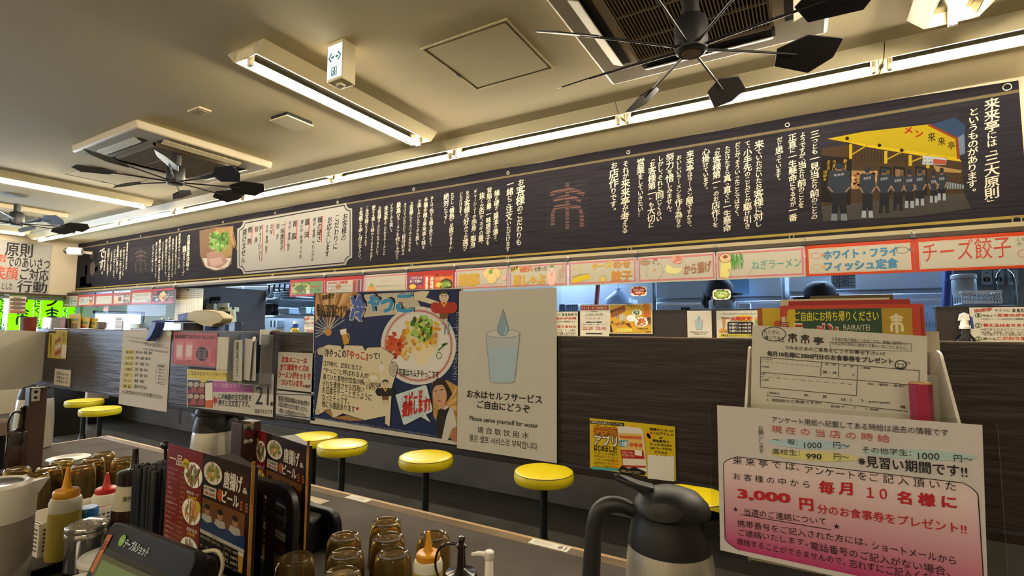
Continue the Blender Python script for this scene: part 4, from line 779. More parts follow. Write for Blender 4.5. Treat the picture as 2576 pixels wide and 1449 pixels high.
mb = MB(); mb.lathe([(0, .1), (.058, .1), (.058, .12), (.05, .125), (0, .125)], n=20); mb.build('lid', M('pale_lid', 'b9cbd6', .4), t)
t = thing('water_bottle', 'clear plastic bottle with white cap on the shelf at the right edge', 'bottle', PY(2532, 768, SHY + .1)); mb = MB(); mb.lathe([(0, 0), (.045, 0), (.048, .02), (.048, .13), (.04, .17), (.018, .2), (.016, .22), (0, .22)], n=20); mb.build('bottle', m_pet, t); mb = MB(); mb.lathe([(0, .218), (.02, .218), (.02, .245), (0, .245)], n=16); mb.build('cap', m_bask, t)
pb('wall_panel', 2398, 860, 2800, 560, 4.75, .05, m_grey, None, .002, 'grey kitchen panel behind the basket at the right', 'panel')
for i, (a, b, lb) in enumerate(((2470, 2494, 'left framed dark picture above the basket'), (2501, 2524, 'middle framed dark picture above the basket'), (2536, 2560, 'right framed dark picture above the basket'))):
    sheet_y('framed_picture', a, 717, b, 678, 4.7, '37322f', lb, lambda c, a=a, b=b: (c.frame(a, 717, b, 678, .02, '8f979c', 1), c.rect(a + 4, 708, b - 4, 698, '6b5a48', 1), c.ell((a + b) / 2, 692, 7, 4, 'a59a8c', 1.5)), 'picture')
t = thing('pump_bottle', 'clear spray bottle with white pump head before the right order sign', 'bottle', PY(2430, 872, 3.36)); h0 = PY(2430, 786, 3.36).z - t.location.z
k = h0 / .25; mb = MB(); mb.lathe([(r * k, z * k) for r, z in ((0, 0), (.055, 0), (.058, .02), (.056, .055), (.035, .085), (.026, .1), (.025, .13), (0, .13))], n=24); mb.build('bottle', m_pet, t)
mb = MB(); mb.lathe([(r * k, z * k) for r, z in ((0, .128), (.033, .128), (.033, .15), (.026, .155), (.022, .2), (0, .2))], n=20); mb.prism([(-.035 * k, .19 * k), (.03 * k, .19 * k), (.026 * k, .235 * k), (.0, .25 * k), (-.025 * k, .235 * k)], -.016 * k, .016 * k, 'y'); mb.build('pump_head', m_white, t, .002); mb = MB(); mb.prism([(.03 * k, .225 * k), (.045 * k, .215 * k), (.05 * k, .13 * k), (.04 * k, .13 * k)], -.008, .008, 'y'); mb.build('trigger', m_blue, t, .002)
# stretch left of the refrigerators: grey wall, wire baskets, bag, red pole
pb('wall_panel', 1395, 860, 1640, 600, 5.3, .05, m_grey, None, .002, 'dark grey kitchen wall panel behind the plastic bag', 'panel')
for i, (a, b, lb) in enumerate(((1405, 1418, 'darkest stacked basket at the water poster edge'), (1421, 1453, 'pale blue crate basket, first right of the water poster'), (1458, 1492, 'pale blue crate basket behind the red pole'), (1520, 1546, 'pale blue crate basket beside the hanging bag'), (1566, 1586, 'pale blue basket behind the hanging bag'))):
    a0, b0 = PY(a, 786, 4.6), PY(b, 763 if i != 4 else 750, 4.6); w_, h_ = b0.x - a0.x, b0.z - a0.z
    t = thing('crate_basket', lb, 'basket', ((a0.x + b0.x) / 2, 4.6, a0.z), 0, 'crate baskets on the back shelf')
    mb = MB(); mb.b2((-w_ / 2, .01, 0), (w_ / 2, .25, h_ * .95)); mb.build('bin', M('crate_grey', '5c6670', .5) if i == 0 else m_bask, t, .006)
    mb = MB()
    for r in range(5):
        for q in range(max(3, int(w_ / .02))): mb.b2((-w_ / 2 + .012 + q * .02, .006, h_ * (.15 + .15 * r)), (-w_ / 2 + .024 + q * .02, .011, h_ * (.15 + .15 * r) + .012))
    mb.build('perforations', M('basket_holes', '4b6a9a', .6), t)
pb('back_shelf', 1395, 790, 1622, 786, 4.55, .35, m_steel, None, .002, 'steel back shelf under the pale blue crates', 'shelf')
t = thing('red_pole', 'slim red pole standing between the blue crates', 'pole', PY(1500, 765, 4.5)); d = PY(1504, 720, 4.5) - PY(1500, 765, 4.5); mb = MB(); mb.tube([-d * (t.location.z / d.z), d * 1.6], .022, 10); mb.build('pole', M('red_enamel', '8f3a36', .4), t)
t = thing('plastic_bag', 'thin white plastic bag hanging with a knotted top', 'bag', PY(1556, 768, 4.4)); H_ = PY(1553, 726, 4.4).z - t.location.z
mb = MB(); mb.lathe([(0, H_ * .05), (.09, H_ * .0), (.13, H_ * .1), (.125, H_ * .35), (.085, H_ * .6), (.03, H_ * .85), (.012, H_ * .92), (.03, H_ * 1.0), (.02, H_ * 1.02), (0, H_ * .97)], n=22, sy=.7)
mb.build('bag', M('bag_film', '9db4d4', .35, alpha=.75), t)
mb = MB(); mb.tube([(0, 0, H_), (.01, .0, H_ + .18), (.01, 0, E + 1.062 - t.location.z)], .004, 6); mb.build('string', m_white, t)
# open stretch at the middle-left: column, tally sheet, hood, shelf
zk = crop(420, 680, .17081)
pz = lambda a, b, y: PY(*zk(a, b), y)
def pk(name, a0, b0, a1, b1, y, dp, mat, parent=None, bevel=.004, lb=None, cat=None): return pb(name, *zk(a0, b0), *zk(a1, b1), y, dp, mat, parent, bevel, lb, cat)
for t_ in [o for o in bpy.data.objects if o.name in ('card_reader', 'steel_bin', 'cream_tub', 'grey_tub', 'order_pad_box')]: pass
a, b = pz(222, 900, 3.5), pz(850, 175, 3.5)
mb = MB(); mb.b2((a.x, 3.48, E - .13), (a.x + .06, 4.6, E + .53)); struct(mb.build('wall_column', M('column_brown', '3f3128', .6, nz=(4, .1))))
def tl(c):
    for i in range(16): c.line([(128, 275 + i * 31), (528, 282 + i * 31)], .003, '6a6456', 1)
    for a in (190, 295, 335, 395, 460): c.line([(a, 262), (a - 6, 760)], .003, '6a6456', 1)
    c.ell(310, 286, 14, 12, '1c1a18', 2)
    for i in range(15): c.t(str(i + 1), 165, 298 + i * 31, 175, 288 + i * 31, '6a6456', 0, 2); c.t(str(i + 16), 355, 304 + i * 31, 370, 294 + i * 31, '6a6456', 0, 2)
c = cvy(3.44, zk, .0006); c.poly([(108, 770), (516, 778), (540, 268), (138, 256)], 'c9c1a6', 0); tl(c); c.build('tally_sheet', None, 'tall cream tally chart on the dark column beside the hatch', 'chart')
t = thing('extractor_hood', 'pale steel extractor hood with sloping side above the kitchen shelf', 'hood', pz(1180, 500, 4.9)); o_ = t.location
P = [pz(870, 500, 4.9), pz(1430, 520, 4.9), pz(1440, 240, 4.9), pz(1130, 230, 4.9), pz(870, 240, 4.9)]
mb = MB(); mb.prism([(p.x - o_.x, p.z - o_.z) for p in (pz(1130, 490, 4.9), pz(1430, 530, 4.9), pz(1560, 240, 4.9), pz(1130, 235, 4.9))], 0, .9, 'y'); mb.build('hood_body', m_steel, t, .004)
q = pz(870, 490, 4.9); q2 = pz(1130, 235, 4.9); mb = MB(); mb.b2((q.x - o_.x, -.02, q.z - o_.z), (q2.x - o_.x, .4, q2.z - o_.z)); mb.build('side_panel', M('hood_grey', '8b8b88', .45), t, .004)
pk('kitchen_shelf', 1020, 690, 1650, 660, 4.7, 1.29, m_steel, None, .002, 'long steel kitchen shelf with kettle and white basket', 'shelf')
pk('upper_shelf', 1435, 435, 1665, 410, 4.7, 1.29, m_steel, None, .002, 'short upper steel shelf carrying stacked white trays', 'shelf')
for i in range(4): pk('stacked_tray', 1560 + (i % 2) * 12, 410 - i * 36, 1900 - i * 10, 380 - i * 36, 4.75, .3, m_bask, None, .006, ('lowest', 'second from bottom', 'third from bottom', 'topmost')[i] + ' white tray of the stack on the upper shelf', 'tray')
t = thing('round_plate', 'round blue-white plate leaning at the tray stack on the upper shelf', 'plate', pz(1515, 410, 4.7)); r_ = .5 * (pz(1515, 260, 4.7).z - pz(1515, 408, 4.7).z); X = Matrix.Translation((0, -.02, r_)) @ Matrix.Rotation(radians(80), 4, 'X')
mb = MB(); mb.lathe([(0, -.01), (r_ * .5, -.01), (r_ * .95, .012), (r_, .02), (r_ * .96, .022), (r_ * .5, 0), (0, 0)], X=X, n=28); mb.build('dish', m_bask, t); mb = MB(); mb.lathe([(0, .001), (r_ * .3, .002), (0, .003)], X=X, n=18); mb.build('centre', M('teal_mark', '3f6a74', .4), t)
t = thing('utensil_rack', 'row of dark ladle handles hanging above the stacked trays', 'rack', pz(1700, 250, 4.65)); mb = MB()
mb.tube([(-.35, 0, .05), (.35, 0, .05)], .008, 8); mb.build('rail', m_steel, t)
for i in range(6): mb = MB(); mb.tube([(-.3 + i * .12, 0, .05), (-.3 + i * .12, -.01, -.03), (-.27 + i * .12, -.02, -.06)], .012, 8); mb.build('ladle', m_black, t)
t = thing('kettle', 'black electric kettle on the long kitchen shelf', 'kettle', pz(1515, 660, 4.8)); H_ = pz(1515, 490, 4.8).z - t.location.z; W_ = .5 * (pz(1590, 600, 4.8).x - pz(1440, 600, 4.8).x)
mb = MB(); mb.lathe([(0, 0), (W_, 0), (W_ * .95, H_ * .5), (W_ * .8, H_ * .95), (W_ * .3, H_), (0, H_)], n=22); mb.build('body', m_black, t); mb = MB(); mb.tube([(W_ * .85, 0, H_ * .9), (W_ * 1.4, 0, H_ * .8), (W_ * 1.4, 0, H_ * .3), (W_ * .95, 0, H_ * .2)], .016, 8); mb.build('handle', m_black, t)
for nm, a0, b0, a1, b1, lb, m_ in (('plastic_basket', 1085, 655, 1310, 560, 'white slotted basket on the long kitchen shelf', m_bask), ('food_tub', 1620, 645, 1800, 560, 'clear tub beside the black kettle', M('tub_blue', '8fa6bb', .3)), ('measuring_jug', 1925, 640, 2050, 540, 'pale measuring jug at the right end of the long kitchen shelf', M('tub_blue'))):
    p, q = pz(a0, b0, 4.75), pz(a1, b1, 4.75); t = thing(nm, lb, nm.split('_')[1], ((p.x + q.x) / 2, 4.85, p.z)); w_, h_ = (q.x - p.x) / 2, q.z - p.z
    mb = MB(); mb.box((0, 0, h_ / 2), (2 * w_, .2, h_), None, (.85, .85)); mb.build('tub', m_, t, .01)
    mb = MB(); mb.b2((-w_ * 1.03, -.105, h_ - .012), (w_ * 1.03, .105, h_)); mb.build('rim', m_bask, t, .004)
    if nm == 'plastic_basket': mb = MB(); [mb.b2((-w_ * .85 + i * w_ * .17, -.104, h_ * .2), (-w_ * .8 + i * w_ * .17, -.096, h_ * .85)) for i in range(11) if i != 5]; mb.build('slots', M('basket_holes'), t)
    if nm == 'measuring_jug': mb = MB(); mb.tube([(w_, 0, h_ * .85), (w_ * 1.5, 0, h_ * .8), (w_ * 1.5, 0, h_ * .3), (w_ * .9, 0, h_ * .25)], .01, 8); mb.build('handle', m_bask, t)
pk('shelf_board', 1652, 662, 2160, 642, 4.7, 1.29, m_steel, None, .002, 'right continuation of the kitchen shelf below the measuring jug', 'shelf')
for i, (a0, lb) in enumerate(((1212, 'left wall socket of three below the kitchen shelf'), (1282, 'middle wall socket of three below the kitchen shelf'), (1354, 'right wall socket of three below the kitchen shelf'))):
    t = thing('wall_socket', lb, 'socket', pz(a0 + 30, 875, 5.96), 0, 'wall sockets below the kitchen shelf'); s_ = pz(a0 + 62, 800, 5.96).x - pz(a0, 800, 5.96).x; h_ = pz(a0, 790, 5.96).z - pz(a0, 875, 5.96).z
    mb = MB(); mb.b2((-s_ / 2, 0, 0), (s_ / 2, .03, h_)); mb.build('cover', m_bask, t, .003); mb = MB(); mb.b2((-s_ * .22, -.006, h_ * .5), (s_ * .22, .002, h_ * .85)); mb.build('outlet', m_black, t, .002)
t = thing('file_rack', 'black and white striped file holders beside the sockets', 'files', pz(1570, 840, 5.85)); s_ = pz(1620, 800, 5.85).x - pz(1520, 800, 5.85).x; h_ = pz(1520, 740, 5.85).z - pz(1520, 840, 5.85).z
for i in range(4): mb = MB(); mb.b2((-s_ / 2 + i * s_ / 4, 0, 0), (-s_ / 2 + (i + .85) * s_ / 4, .15, h_)); mb.build('file', m_black if i % 2 == 0 else m_bask, t, .002)
for i, (a0, lb) in enumerate(((820, 'left bluish memo sheet on the kitchen wall'), (955, 'right bluish memo sheet on the kitchen wall'))):
    c = cvy(5.985, zk, .0008); c.sheet(a0, 885, a0 + 130, 795, '9dbbdc', .0015); c.rect(a0 + 25, 832, a0 + 60, 808, '3f5878', 1); c.t('水切り', a0 + 30, 872, a0 + 85, 848, '33455c', .02, 2); c.build('memo_sheet', None, lb, 'paper', 'memo sheets on the kitchen wall')
t = thing('spoon_holder', 'beige holder packed with black ladle spoons beside the dark column', 'holder', pz(700, 600, 3.8)); p, q = pz(600, 600, 3.8), pz(740, 490, 3.8); w_ = q.x - p.x; h_ = q.z - p.z
mb = MB(); mb.b2((-w_ * .72, -.05, 0), (w_ * .3, .08, h_)); mb.build('box', M('beige_box', 'a89e86', .5), t, .006)
for i in range(8): mb = MB(); x = -w_ * .65 + i * w_ * .14; mb.tube([(x, 0, h_ * .5), (x + .01, .01 * (i % 3), h_ * 1.5)], .006, 6); mb.ball((x + .012, .012 * (i % 3), h_ * 1.7), (.022, .012, .03), 10); mb.build('spoon', m_black, t)
t = thing('receipt_box', 'cream printer box with a slot and small white label', 'box', pz(815, 610, 3.75)); p, q = pz(738, 610, 3.75), pz(905, 480, 3.75); w_, h_ = q.x - p.x, q.z - p.z
mb = MB(); mb.b2((-w_ / 2, 0, 0), (w_ / 2, .15, h_ * .55)); mb.build('case', M('cream_plastic', 'b9ae82', .5), t, .006); mb = MB(); mb.b2((-w_ / 2 + .005, .0, h_ * .55), (w_ / 2 - .005, .02, h_)); mb.build('label_card', m_white, t, .001); mb = MB(); mb.b2((-w_ * .2, -.004, h_ * .32), (w_ * .22, .01, h_ * .42)); mb.build('slot', m_black, t)
t = thing('condiment_bottle', 'cream squeeze bottle with tapering neck behind the spray head', 'bottle', pz(965, 760, 3.6)); h_ = pz(965, 575, 3.6).z - t.location.z
mb = MB(); mb.lathe([(0, 0), (.042, 0), (.04, h_ * .3), (.026, h_ * .85), (.016, h_), (0, h_)], n=18); mb.build('bottle', M('cream_plastic'), t); mb = MB(); mb.lathe([(0, h_), (.014, h_), (.018, h_ * 1.05), (.006, h_ * 1.25), (0, h_ * 1.25)], n=12); mb.build('nozzle', m_black, t)
t = thing('cleaner_bottle', 'small blue and yellow spray bottle on the counter left of the blue poster', 'bottle', pz(1885, 930, 3.55)); h_ = pz(1885, 745, 3.55).z - t.location.z
mb = MB(); mb.lathe([(0, 0), (.045, 0), (.045, h_ * .3), (.02, h_ * .5), (0, h_ * .5)], n=16); mb.build('bottle', M('yellow_liquid', 'b9a02c', .2), t); mb = MB(); mb.lathe([(0, h_ * .45), (.028, h_ * .45), (.03, h_ * .75), (0, h_ * .75)], n=14); mb.build('collar', m_blue, t); mb = MB(); mb.b2((-.02, -.015, h_ * .74), (.022, .015, h_)); mb.build('head', m_white, t, .005); mb = MB(); mb.prism([(-.02, h_ * .7), (-.03, h_ * .7), (-.075, h_ * .3), (-.065, h_ * .28)], -.01, .01, 'y'); mb.build('trigger', m_blue, t, .002)
t = thing('wooden_tray', 'brown wooden tray edge behind the spray head', 'tray', pz(950, 800, 3.7)); p, q = pz(800, 795, 3.7), pz(1080, 765, 3.7); mb = MB(); mb.b2((p.x - t.location.x, 0, 0), (q.x - t.location.x, .04, q.z - p.z)); mb.build('board', M('tray_wood', '6b4a2c', .5, nz=(12, .2)), t, .004)
# items on the counter at the far left
zq = crop(150, 700, .11646)
pq = lambda a, b, y: PY(*zq(a, b), y)
def box_q(name, lb, cat, a0, b0, a1, b1, y, dp, m_, part='body'):
    p, q = pq(a0, b0, y), pq(a1, b1, y); t = thing(name, lb, cat, ((p.x + q.x) / 2, y, p.z)); w_, h_ = (q.x - p.x) / 2, q.z - p.z
    mb = MB(); mb.box((0, dp / 2, h_ / 2), (2 * w_, dp, h_), None, (.9, .9)); mb.build(part, m_, t, .006); return t, w_, h_
c = cvy(3.4, zq, .0008); c.sheet(1185, 1130, 1385, 830, 'a9aba2', .004)
for i in range(7): c.rect(1205, 870 + i * 34, 1340, 855 + i * 34, 'a05a42' if i % 2 == 0 else '4a443c', 1)
c.rect(1340, 1120, 1378, 930, '2e2c2a', 1); c.build('small_menu_card', None, 'small upright menu card on the far left counter', 'card')
t, w_, h_ = box_q('steel_bin', 'slanted steel condiment bin with knobs left of the tally chart', 'bin', 2160, 1130, 2470, 900, 3.6, .2, m_steel)
for s in (-.55, .45): mb = MB(); mb.ball((w_ * s, 0, h_ + .02), .022, 12); mb.build('knob', m_white, t)
t, w_, h_ = box_q('card_reader', 'white wedge-shaped card reader below the tally chart', 'card reader', 2320, 1120, 2640, 970, 3.5, .2, m_white)
t, w_, h_ = box_q('order_pad_box', 'white box with brown edge behind the yellow leaflets', 'box', 640, 1090, 800, 960, 3.55, .15, m_white); mb = MB(); mb.b2((w_, 0, 0), (w_ + .06, .1, h_ * 1.15)); mb.build('brown_edge', M('tray_wood'), t, .003)
t, w_, h_ = box_q('cream_tub', 'cream tub on the far left counter right of the small menu card', 'tub', 1500, 1110, 1720, 980, 3.56, .12, m_white)
t, w_, h_ = box_q('grey_tub', 'grey bucket on the far left counter near the steel bin', 'tub', 1750, 1110, 2010, 950, 3.58, .18, m_grey)
mb = MB(); p, q = pq(1680, 1120, 3.55), pq(2040, 1080, 3.55); mb.b2((p.x, 3.46, p.z), (q.x, 3.53, q.z)); tag(mb.build('counter_tray', M('tray_brown', '6f6258', .5), None, .006), 'brown oval tray lying on the far left counter', 'tray')
# staff behind the screen
def person(lb, head, face_dir, capc, mask=True):
    t = thing('person', lb, 'person', (head.x, head.y, 0), face_dir); hz = head.z
    sk = MB(); bpy_m = bpy.data.meshes.new('body'); V = [(0, 0, .95), (0, 0, 1.05), (0, 0, hz - .42), (0, 0, hz - .26), (0, 0, hz - .16), (.015, 0, hz - .06), (.01, 0, hz + .02), (0, 0, hz + .07), (0, .17, hz - .28), (.05, .24, hz - .55), (.22, .2, hz - .62), (0, -.17, hz - .28), (.05, -.24, hz - .55), (.22, -.2, hz - .62), (0, .09, .5), (0, .1, .06), (.12, .1, .04), (0, -.09, .5), (0, -.1, .06), (.12, -.1, .04)]
    Rr = [.15, .14, .15, .09, .055, .082, .092, .07, .065, .045, .032, .065, .045, .032, .075, .05, .04, .075, .05, .04]
    Ed = [(0, 1), (1, 2), (2, 3), (3, 4), (4, 5), (5, 6), (6, 7), (3, 8), (8, 9), (9, 10), (3, 11), (11, 12), (12, 13), (0, 14), (14, 15), (15, 16), (0, 17), (17, 18), (18, 19)]
    bpy_m.from_pydata(V, Ed, []); bpy_m.materials.append(M('staff_skin', '9a735c', .5)); o = bpy.data.objects.new('body', bpy_m); COL.objects.link(o); o.parent = t
    md = o.modifiers.new('skin', 'SKIN'); md.use_smooth_shade = True; bpy_m.skin_vertices[0].data[0].use_root = True
    for v, r in zip(bpy_m.skin_vertices[0].data, Rr): v.radius = (r, r)
    o.modifiers.new('sub', 'SUBSURF').levels = 2; o.modifiers['sub'].render_levels = 2
    mb = MB(); mb.lathe([(.17, .9), (.185, 1.1), (.2, hz - .4), (.16, hz - .27), (.075, hz - .2)], n=24, sx=.8, sy=1.1); mb.build('shirt', M('staff_shirt', '2b2f38', .8), t)
    mb = MB(); mb.lathe([(.098, -.005), (.108, .03), (.105, .075), (.08, .115), (.04, .13), (0, .132)], (-.01, 0, hz), n=24, sy=.9); mb.prism([(.06, -.07), (.16, -.045), (.175, 0), (.16, .045), (.06, .07)], hz + .0, hz + .012, 'z'); mb.tube([(-.1, 0, hz + .03), (-.13, 0, hz - .05), (-.12, 0, hz - .09)], [.04, .035, .015], 8); mb.build('cap', M('dark_cap', capc, .8), t)
    if mask: mb = MB(); mb.lathe([(.08, -.12), (.098, -.085), (.1, -.05), (.097, -.035)], (.012, 0, hz), n=24, sy=.86); mb.build('face_mask', M('pale_mask', '8f96a0', .8), t)
    mb = MB(); [mb.ball((.0, s * .085, hz - .05), (.012, .012, .028), 8) for s in (-1, 1)]; mb.ball((.105, 0, hz - .035), (.018, .014, .022), 8); mb.build('face_features', M('staff_skin'), t)
    return t
hp = PY(1812, 744, 4.15); person('person in a dark cap and pale face mask behind the hatch screen', hp, radians(-25), '1d1c20')
hp = PY(2059, 752, 4.4); person('person in a dark cap just showing above the stacked newspapers', hp, radians(200), '202024', False)
pb('paper_bag', 1857, 778, 1886, 762, 4.3, .12, m_bask, None, .004, 'small pale carton standing right of the capped person', 'carton')
# lime cloth banners hung outside the left windows
lime = '8fbf12'
wm = crop(0, 560, .19321)
def lime_b(lb, a0, a1, paint=None):
    c = CV((LX - .25, 0, 0), (0, 1, 0), (0, 0, 1), lambda a, b: (lambda p: (p.y, p.z))(PX(*wm(a, b), LX - .25)), .002)
    p = PX(*wm(a0, 1100), LX - .25).y; q = PX(*wm(a1, 1100), LX - .25).y
    c.sheet(p, E - .55, q, E + .62, lime, .004, uv=True)
    if paint: paint(c)
    return c.build('cloth_banner', None, lb, 'banner', 'lime cloth banners outside the left windows', CLOTH)
def em_(cx):
    def f(c):
        c.t('ン', cx - 75, 1090, cx + 75, 975, '8c3a12', .06, 3); emblem(c, cx, 1225, -250, '2c3f2a', 3, .09, .8)
    return f
def bl(cx, n=1):
    def f(c): c.v('にんにく、にら醤油', cx, 890, cx, 1500, col='3d6d80', lay=3, mix=False, slant=0, bold=.04)
    return f
lime_b('leftmost lime cloth banner outside the left window', -260, 45, bl(20)); lime_b('lime cloth banner partly behind the paper notice on the left window', 110, 440, em_(290)); lime_b('narrow lime cloth strip with blue lettering outside the left window', 442, 526, bl(486)); lime_b('lime cloth banner with a red stroke and dark green emblem', 530, 834, em_(675)); lime_b('narrow blue-lettered lime strip beside the hatch corner', 836, 872, bl(853)); lime_b('lime cloth banner seen behind the first menu strips', 876, 1250, lambda c: (em_(1050)(c), bl(1205)(c)))
c = CV((LX + .05, 0, 0), (0, 1, 0), (0, 0, 1), lambda a, b: (lambda p: (p.y, p.z))(PX(*wm(a, b), LX + .05)), .001); c.sheet(105, 1180, 345, 965, 'b5ad98', .002)
for i in range(12): c.rect(130 if i % 3 else 170, 985 + i * 17, 330 if i % 3 else 280, 977 + i * 17, '5a4a40' if i < 9 else '8a4438', 1)
c.build('window_notice', None, 'cream notice sheet stuck on the left window below the brush sign', 'notice')
# bare tree beyond the kitchen window
t = thing('bare_tree', 'bare branching tree outside the far left kitchen window', 'tree', (LX - 6, 8.5, 0)); R = random.Random(4)
def br(p, d, l, r, n, mb):
    q = p + d * l; mb.tube([p, (p + q) / 2 + Vector((R.uniform(-.05, .05), R.uniform(-.05, .05), 0)) * l, q], [r, r * .85, r * .7], 6)
    if n:
        for _ in range(3): br(q, (d + Vector((R.uniform(-.3, .3), R.uniform(-.9, .9), R.uniform(-.35, .7)))).normalized(), l * .72, r * .62, n - 1, mb)
mb = MB(); br(Vector((0, 0, 0)), Vector((0, 0, 1)), 1.0, .07, 0, mb); mb.build('trunk', M('bark', '4a4540', .9, nz=(12, .3)), t); mb = MB(); br(Vector((0, 0, 1.0)), Vector((0, .1, 1)).normalized(), .35, .05, 5, mb); mb.build('branches', M('bark'), t)

for nm, hw_, dp_ in (('card_reader', .1, .15), ('steel_bin', .12, .15), ('cream_tub', .05, .1), ('grey_tub', .05, .1), ('order_pad_box', .1, .12), ('receipt_box', .07, .1), ('spoon_holder', .1, .1), ('condiment_bottle', .05, .08), ('cleaner_bottle', .05, .06), ('pump_bottle', .05, .05), ('wooden_tray', .05, .035)):
    t = bpy.data.objects[nm]; zt = t.location.z
    if zt > E - .128:       # a low riser between the counter and the thing
        mb = MB(); mb.b2((-hw_, 0, E - .13 - zt), (hw_, dp_, .002)); mb.build('riser', m_black, t)
# ------------------------------------------------------------------ partition along the middle of the shared table
TZ = E - .55; PZ0, PZ1 = E - .2245, E - .0135; PF = .78
m_panel = M('dark_partition_wood', '2a2220', .36, nz=(16, .25), bump=(34, .22), sc3=(.5, 1, 5)); m_rail = M('partition_rail', '2b2b2e', .5); m_post = M('dark_stained_post', '3a241a', .42, nz=(9, .25), sc3=(1, 1, .25))
part = thing('table_partition', 'long dark wooden privacy panel standing along the middle of the shared table', 'partition', (-.5, PF, TZ))
mb = MB(); mb.b2((-2.075, 0, PZ0 - TZ + .004), (2.1, .02, PZ1 - TZ)); mb.build('panel', m_panel, part, .0015)
mb = MB(); mb.b2((-2.075, .0015, PZ0 - TZ - .001), (2.1, .0185, PZ0 - TZ + .004)); mb.build('lower_rail', m_rail, part)
mb = MB(); mb.b2((-2.075, -.0008, PZ1 - TZ - .0005), (2.1, .0205, PZ1 - TZ + .0012)); mb.build('worn_top_edge', M('worn_edge', '6b5a42', .5, nz=(30, .4)), part)
for x in (PY(66, 1100, .758).x + .5 - .022, PY(608, 1080, .758).x + .5 - .022, 1.4):
    mb = MB(); mb.b2((x - .022, -.022, 0), (x + .022, .03, PZ0 - TZ - .012)); p = mb.build('post', m_post, part, .002)
    mb = MB(); mb.b2((x + .0222, -.018, PZ0 - TZ - .062), (x + .0245, .008, PZ0 - TZ - .013)); mb.build('bracket', m_chrome, p, .001)
    for z in (-.027, -.048): mb = MB(); mb.lathe([(0, 0), (.006, 0), (.005, .002), (0, .003)], X=Matrix.Translation((x + .0244, -.005, PZ0 - TZ + z)) @ Matrix.Rotation(pi / 2, 4, 'Y'), n=12); mb.build('screw', m_dark, p)
SF = PF - .0012
KA, KB, KC, KD = crop(640, 680, .31056), crop(400, 820, .23469), crop(1400, 980, .32609), crop(0, 760, .18634)
PAP = 'b7b3a5'
def film_sheet(c, a0, b0, a1, b1, rad=.008): c.sheet(a0, b0, a1, b1, 'ffffff', .0004, -1.2, FILM, rad)
# --- blue food poster
c = cvy(SF, KA); film_sheet(c, 446, 1248, 1697, 128); c.sheet(452, 1238, 1690, 140, PAP, .0003)
NAVY, TAN, CREAM = '1f2a4c', 'b98a4e', 'c8bc9c'
c.poly([(486, 186), (1672, 150), (1640, 1385), (478, 1195)], NAVY, 1)
for i in range(6): c.poly([(510 + i * 45, 186), (535 + i * 45, 185), (600, 500)], 'c8a468' if i % 2 else '8a6236', 1.9)
fan_o = [(488, 300), (500, 190), (840, 178), (772, 300), (715, 395), (640, 335), (560, 340), (498, 420)]
c.poly(fan_o, TAN, 1.5)
for i, (a, b) in enumerate(((500, 300), (560, 195), (640, 190), (720, 190), (800, 185))): c.poly([(a, b), (a + 42, b - 2), (a + 20 + (600 - a) * .5, b + 110)], 'd0b07a' if i % 2 else '946a3a', 1.6)
c.ell(600, 500, 28, 32, 'b5823e', 2.4, 14)
for i in range(12): t_ = radians(158 + i * 15); q_ = min(165, 106 / max(.01, -cos(t_))) if cos(t_) < 0 else 165; c.line([(600 + 24 * cos(t_), 490 + 26 * sin(t_)), (600 + q_ * cos(t_), 500 + q_ * sin(t_))], .0016, 'b9b6ae', 2.2)
c.poly([(770, 300), (900, 195), (1290, 175), (1345, 290), (1290, 345), (930, 375), (800, 400)], 'b5ab94', 1.7)
c.poly([(1290, 178), (1360, 168), (1420, 170), (1390, 220), (1520, 265), (1420, 270), (1300, 235)], 'c8bc9c', 1.75)
for txt, a0, b0, a1, b1, col in (('冷', 775, 415, 905, 195, '4a5fa6'), ('や', 918, 335, 1022, 195, '3a86b4'), ('っ', 1020, 345, 1130, 225, '3a86b4'), ('こ', 1145, 345, 1290, 190, '3a86b4')):
    c.t(txt, a0 + 12, b0 - 4, a1 + 16, b1 - 10, '12131a', .10, 2.5); c.t(txt, a0 - 6, b0 + 6, a1 + 6, b1 - 6, 'cfc9ba', .125, 3); c.t(txt, a0, b0, a1, b1, col, .08, 3.6)
for txt, a0, b0, a1, b1, r_ in (('来来亭で', 548, 245, 648, 198, .1), ('超シンプルで超アッサリな', 505, 335, 760, 262, -.05), ('新商品はじめました', 512, 375, 720, 318, -.05)): c.t(txt, a0, b0, a1, b1, '2a1c12', .05, 4, rise=r_)
c.ell(1330, 610, 305, 318, 'c6c2b8', 2, 40); c.ring(1330, 610, 268, 282, .0035, 'b0726a', 2.3); c.ring(1330, 610, 276, 292, .0008, 'b0726a', 2.3); c.ell(1330, 612, 250, 262, 'cdc9c0', 2.5, 36)
R = random.Random(11)
for i in range(44): t_ = R.random() * 6.28; d = math.sqrt(R.random()); c.ell(1150 + 70 * d * cos(t_), 600 + 95 * d * sin(t_), 16 + R.random() * 12, 12 + R.random() * 12, R.choice(['a8401f', 'c05a2a', '8c2c18', 'b84a24']), 3 + i * .01, 8, R.random() * 3)
c.poly([(1200, 480), (1470, 450), (1500, 560), (1480, 640), (1345, 800), (1270, 640), (1190, 540)], 'cbbb94', 2.8); c.poly([(1280, 640), (1345, 800), (1480, 640), (1400, 600)], 'd6c6a2', 2.9)
for i in range(70): t_ = R.random() * 6.28; d = math.sqrt(R.random()); c.ell(1350 + 160 * d * cos(t_), 510 + 130 * d * sin(t_), 12 + R.random() * 16, 10 + R.random() * 10, R.choice(['c8a030', 'b88a28', 'd0b44c', 'b07a34']), 3.2 + i * .01, 7, R.random() * 3)
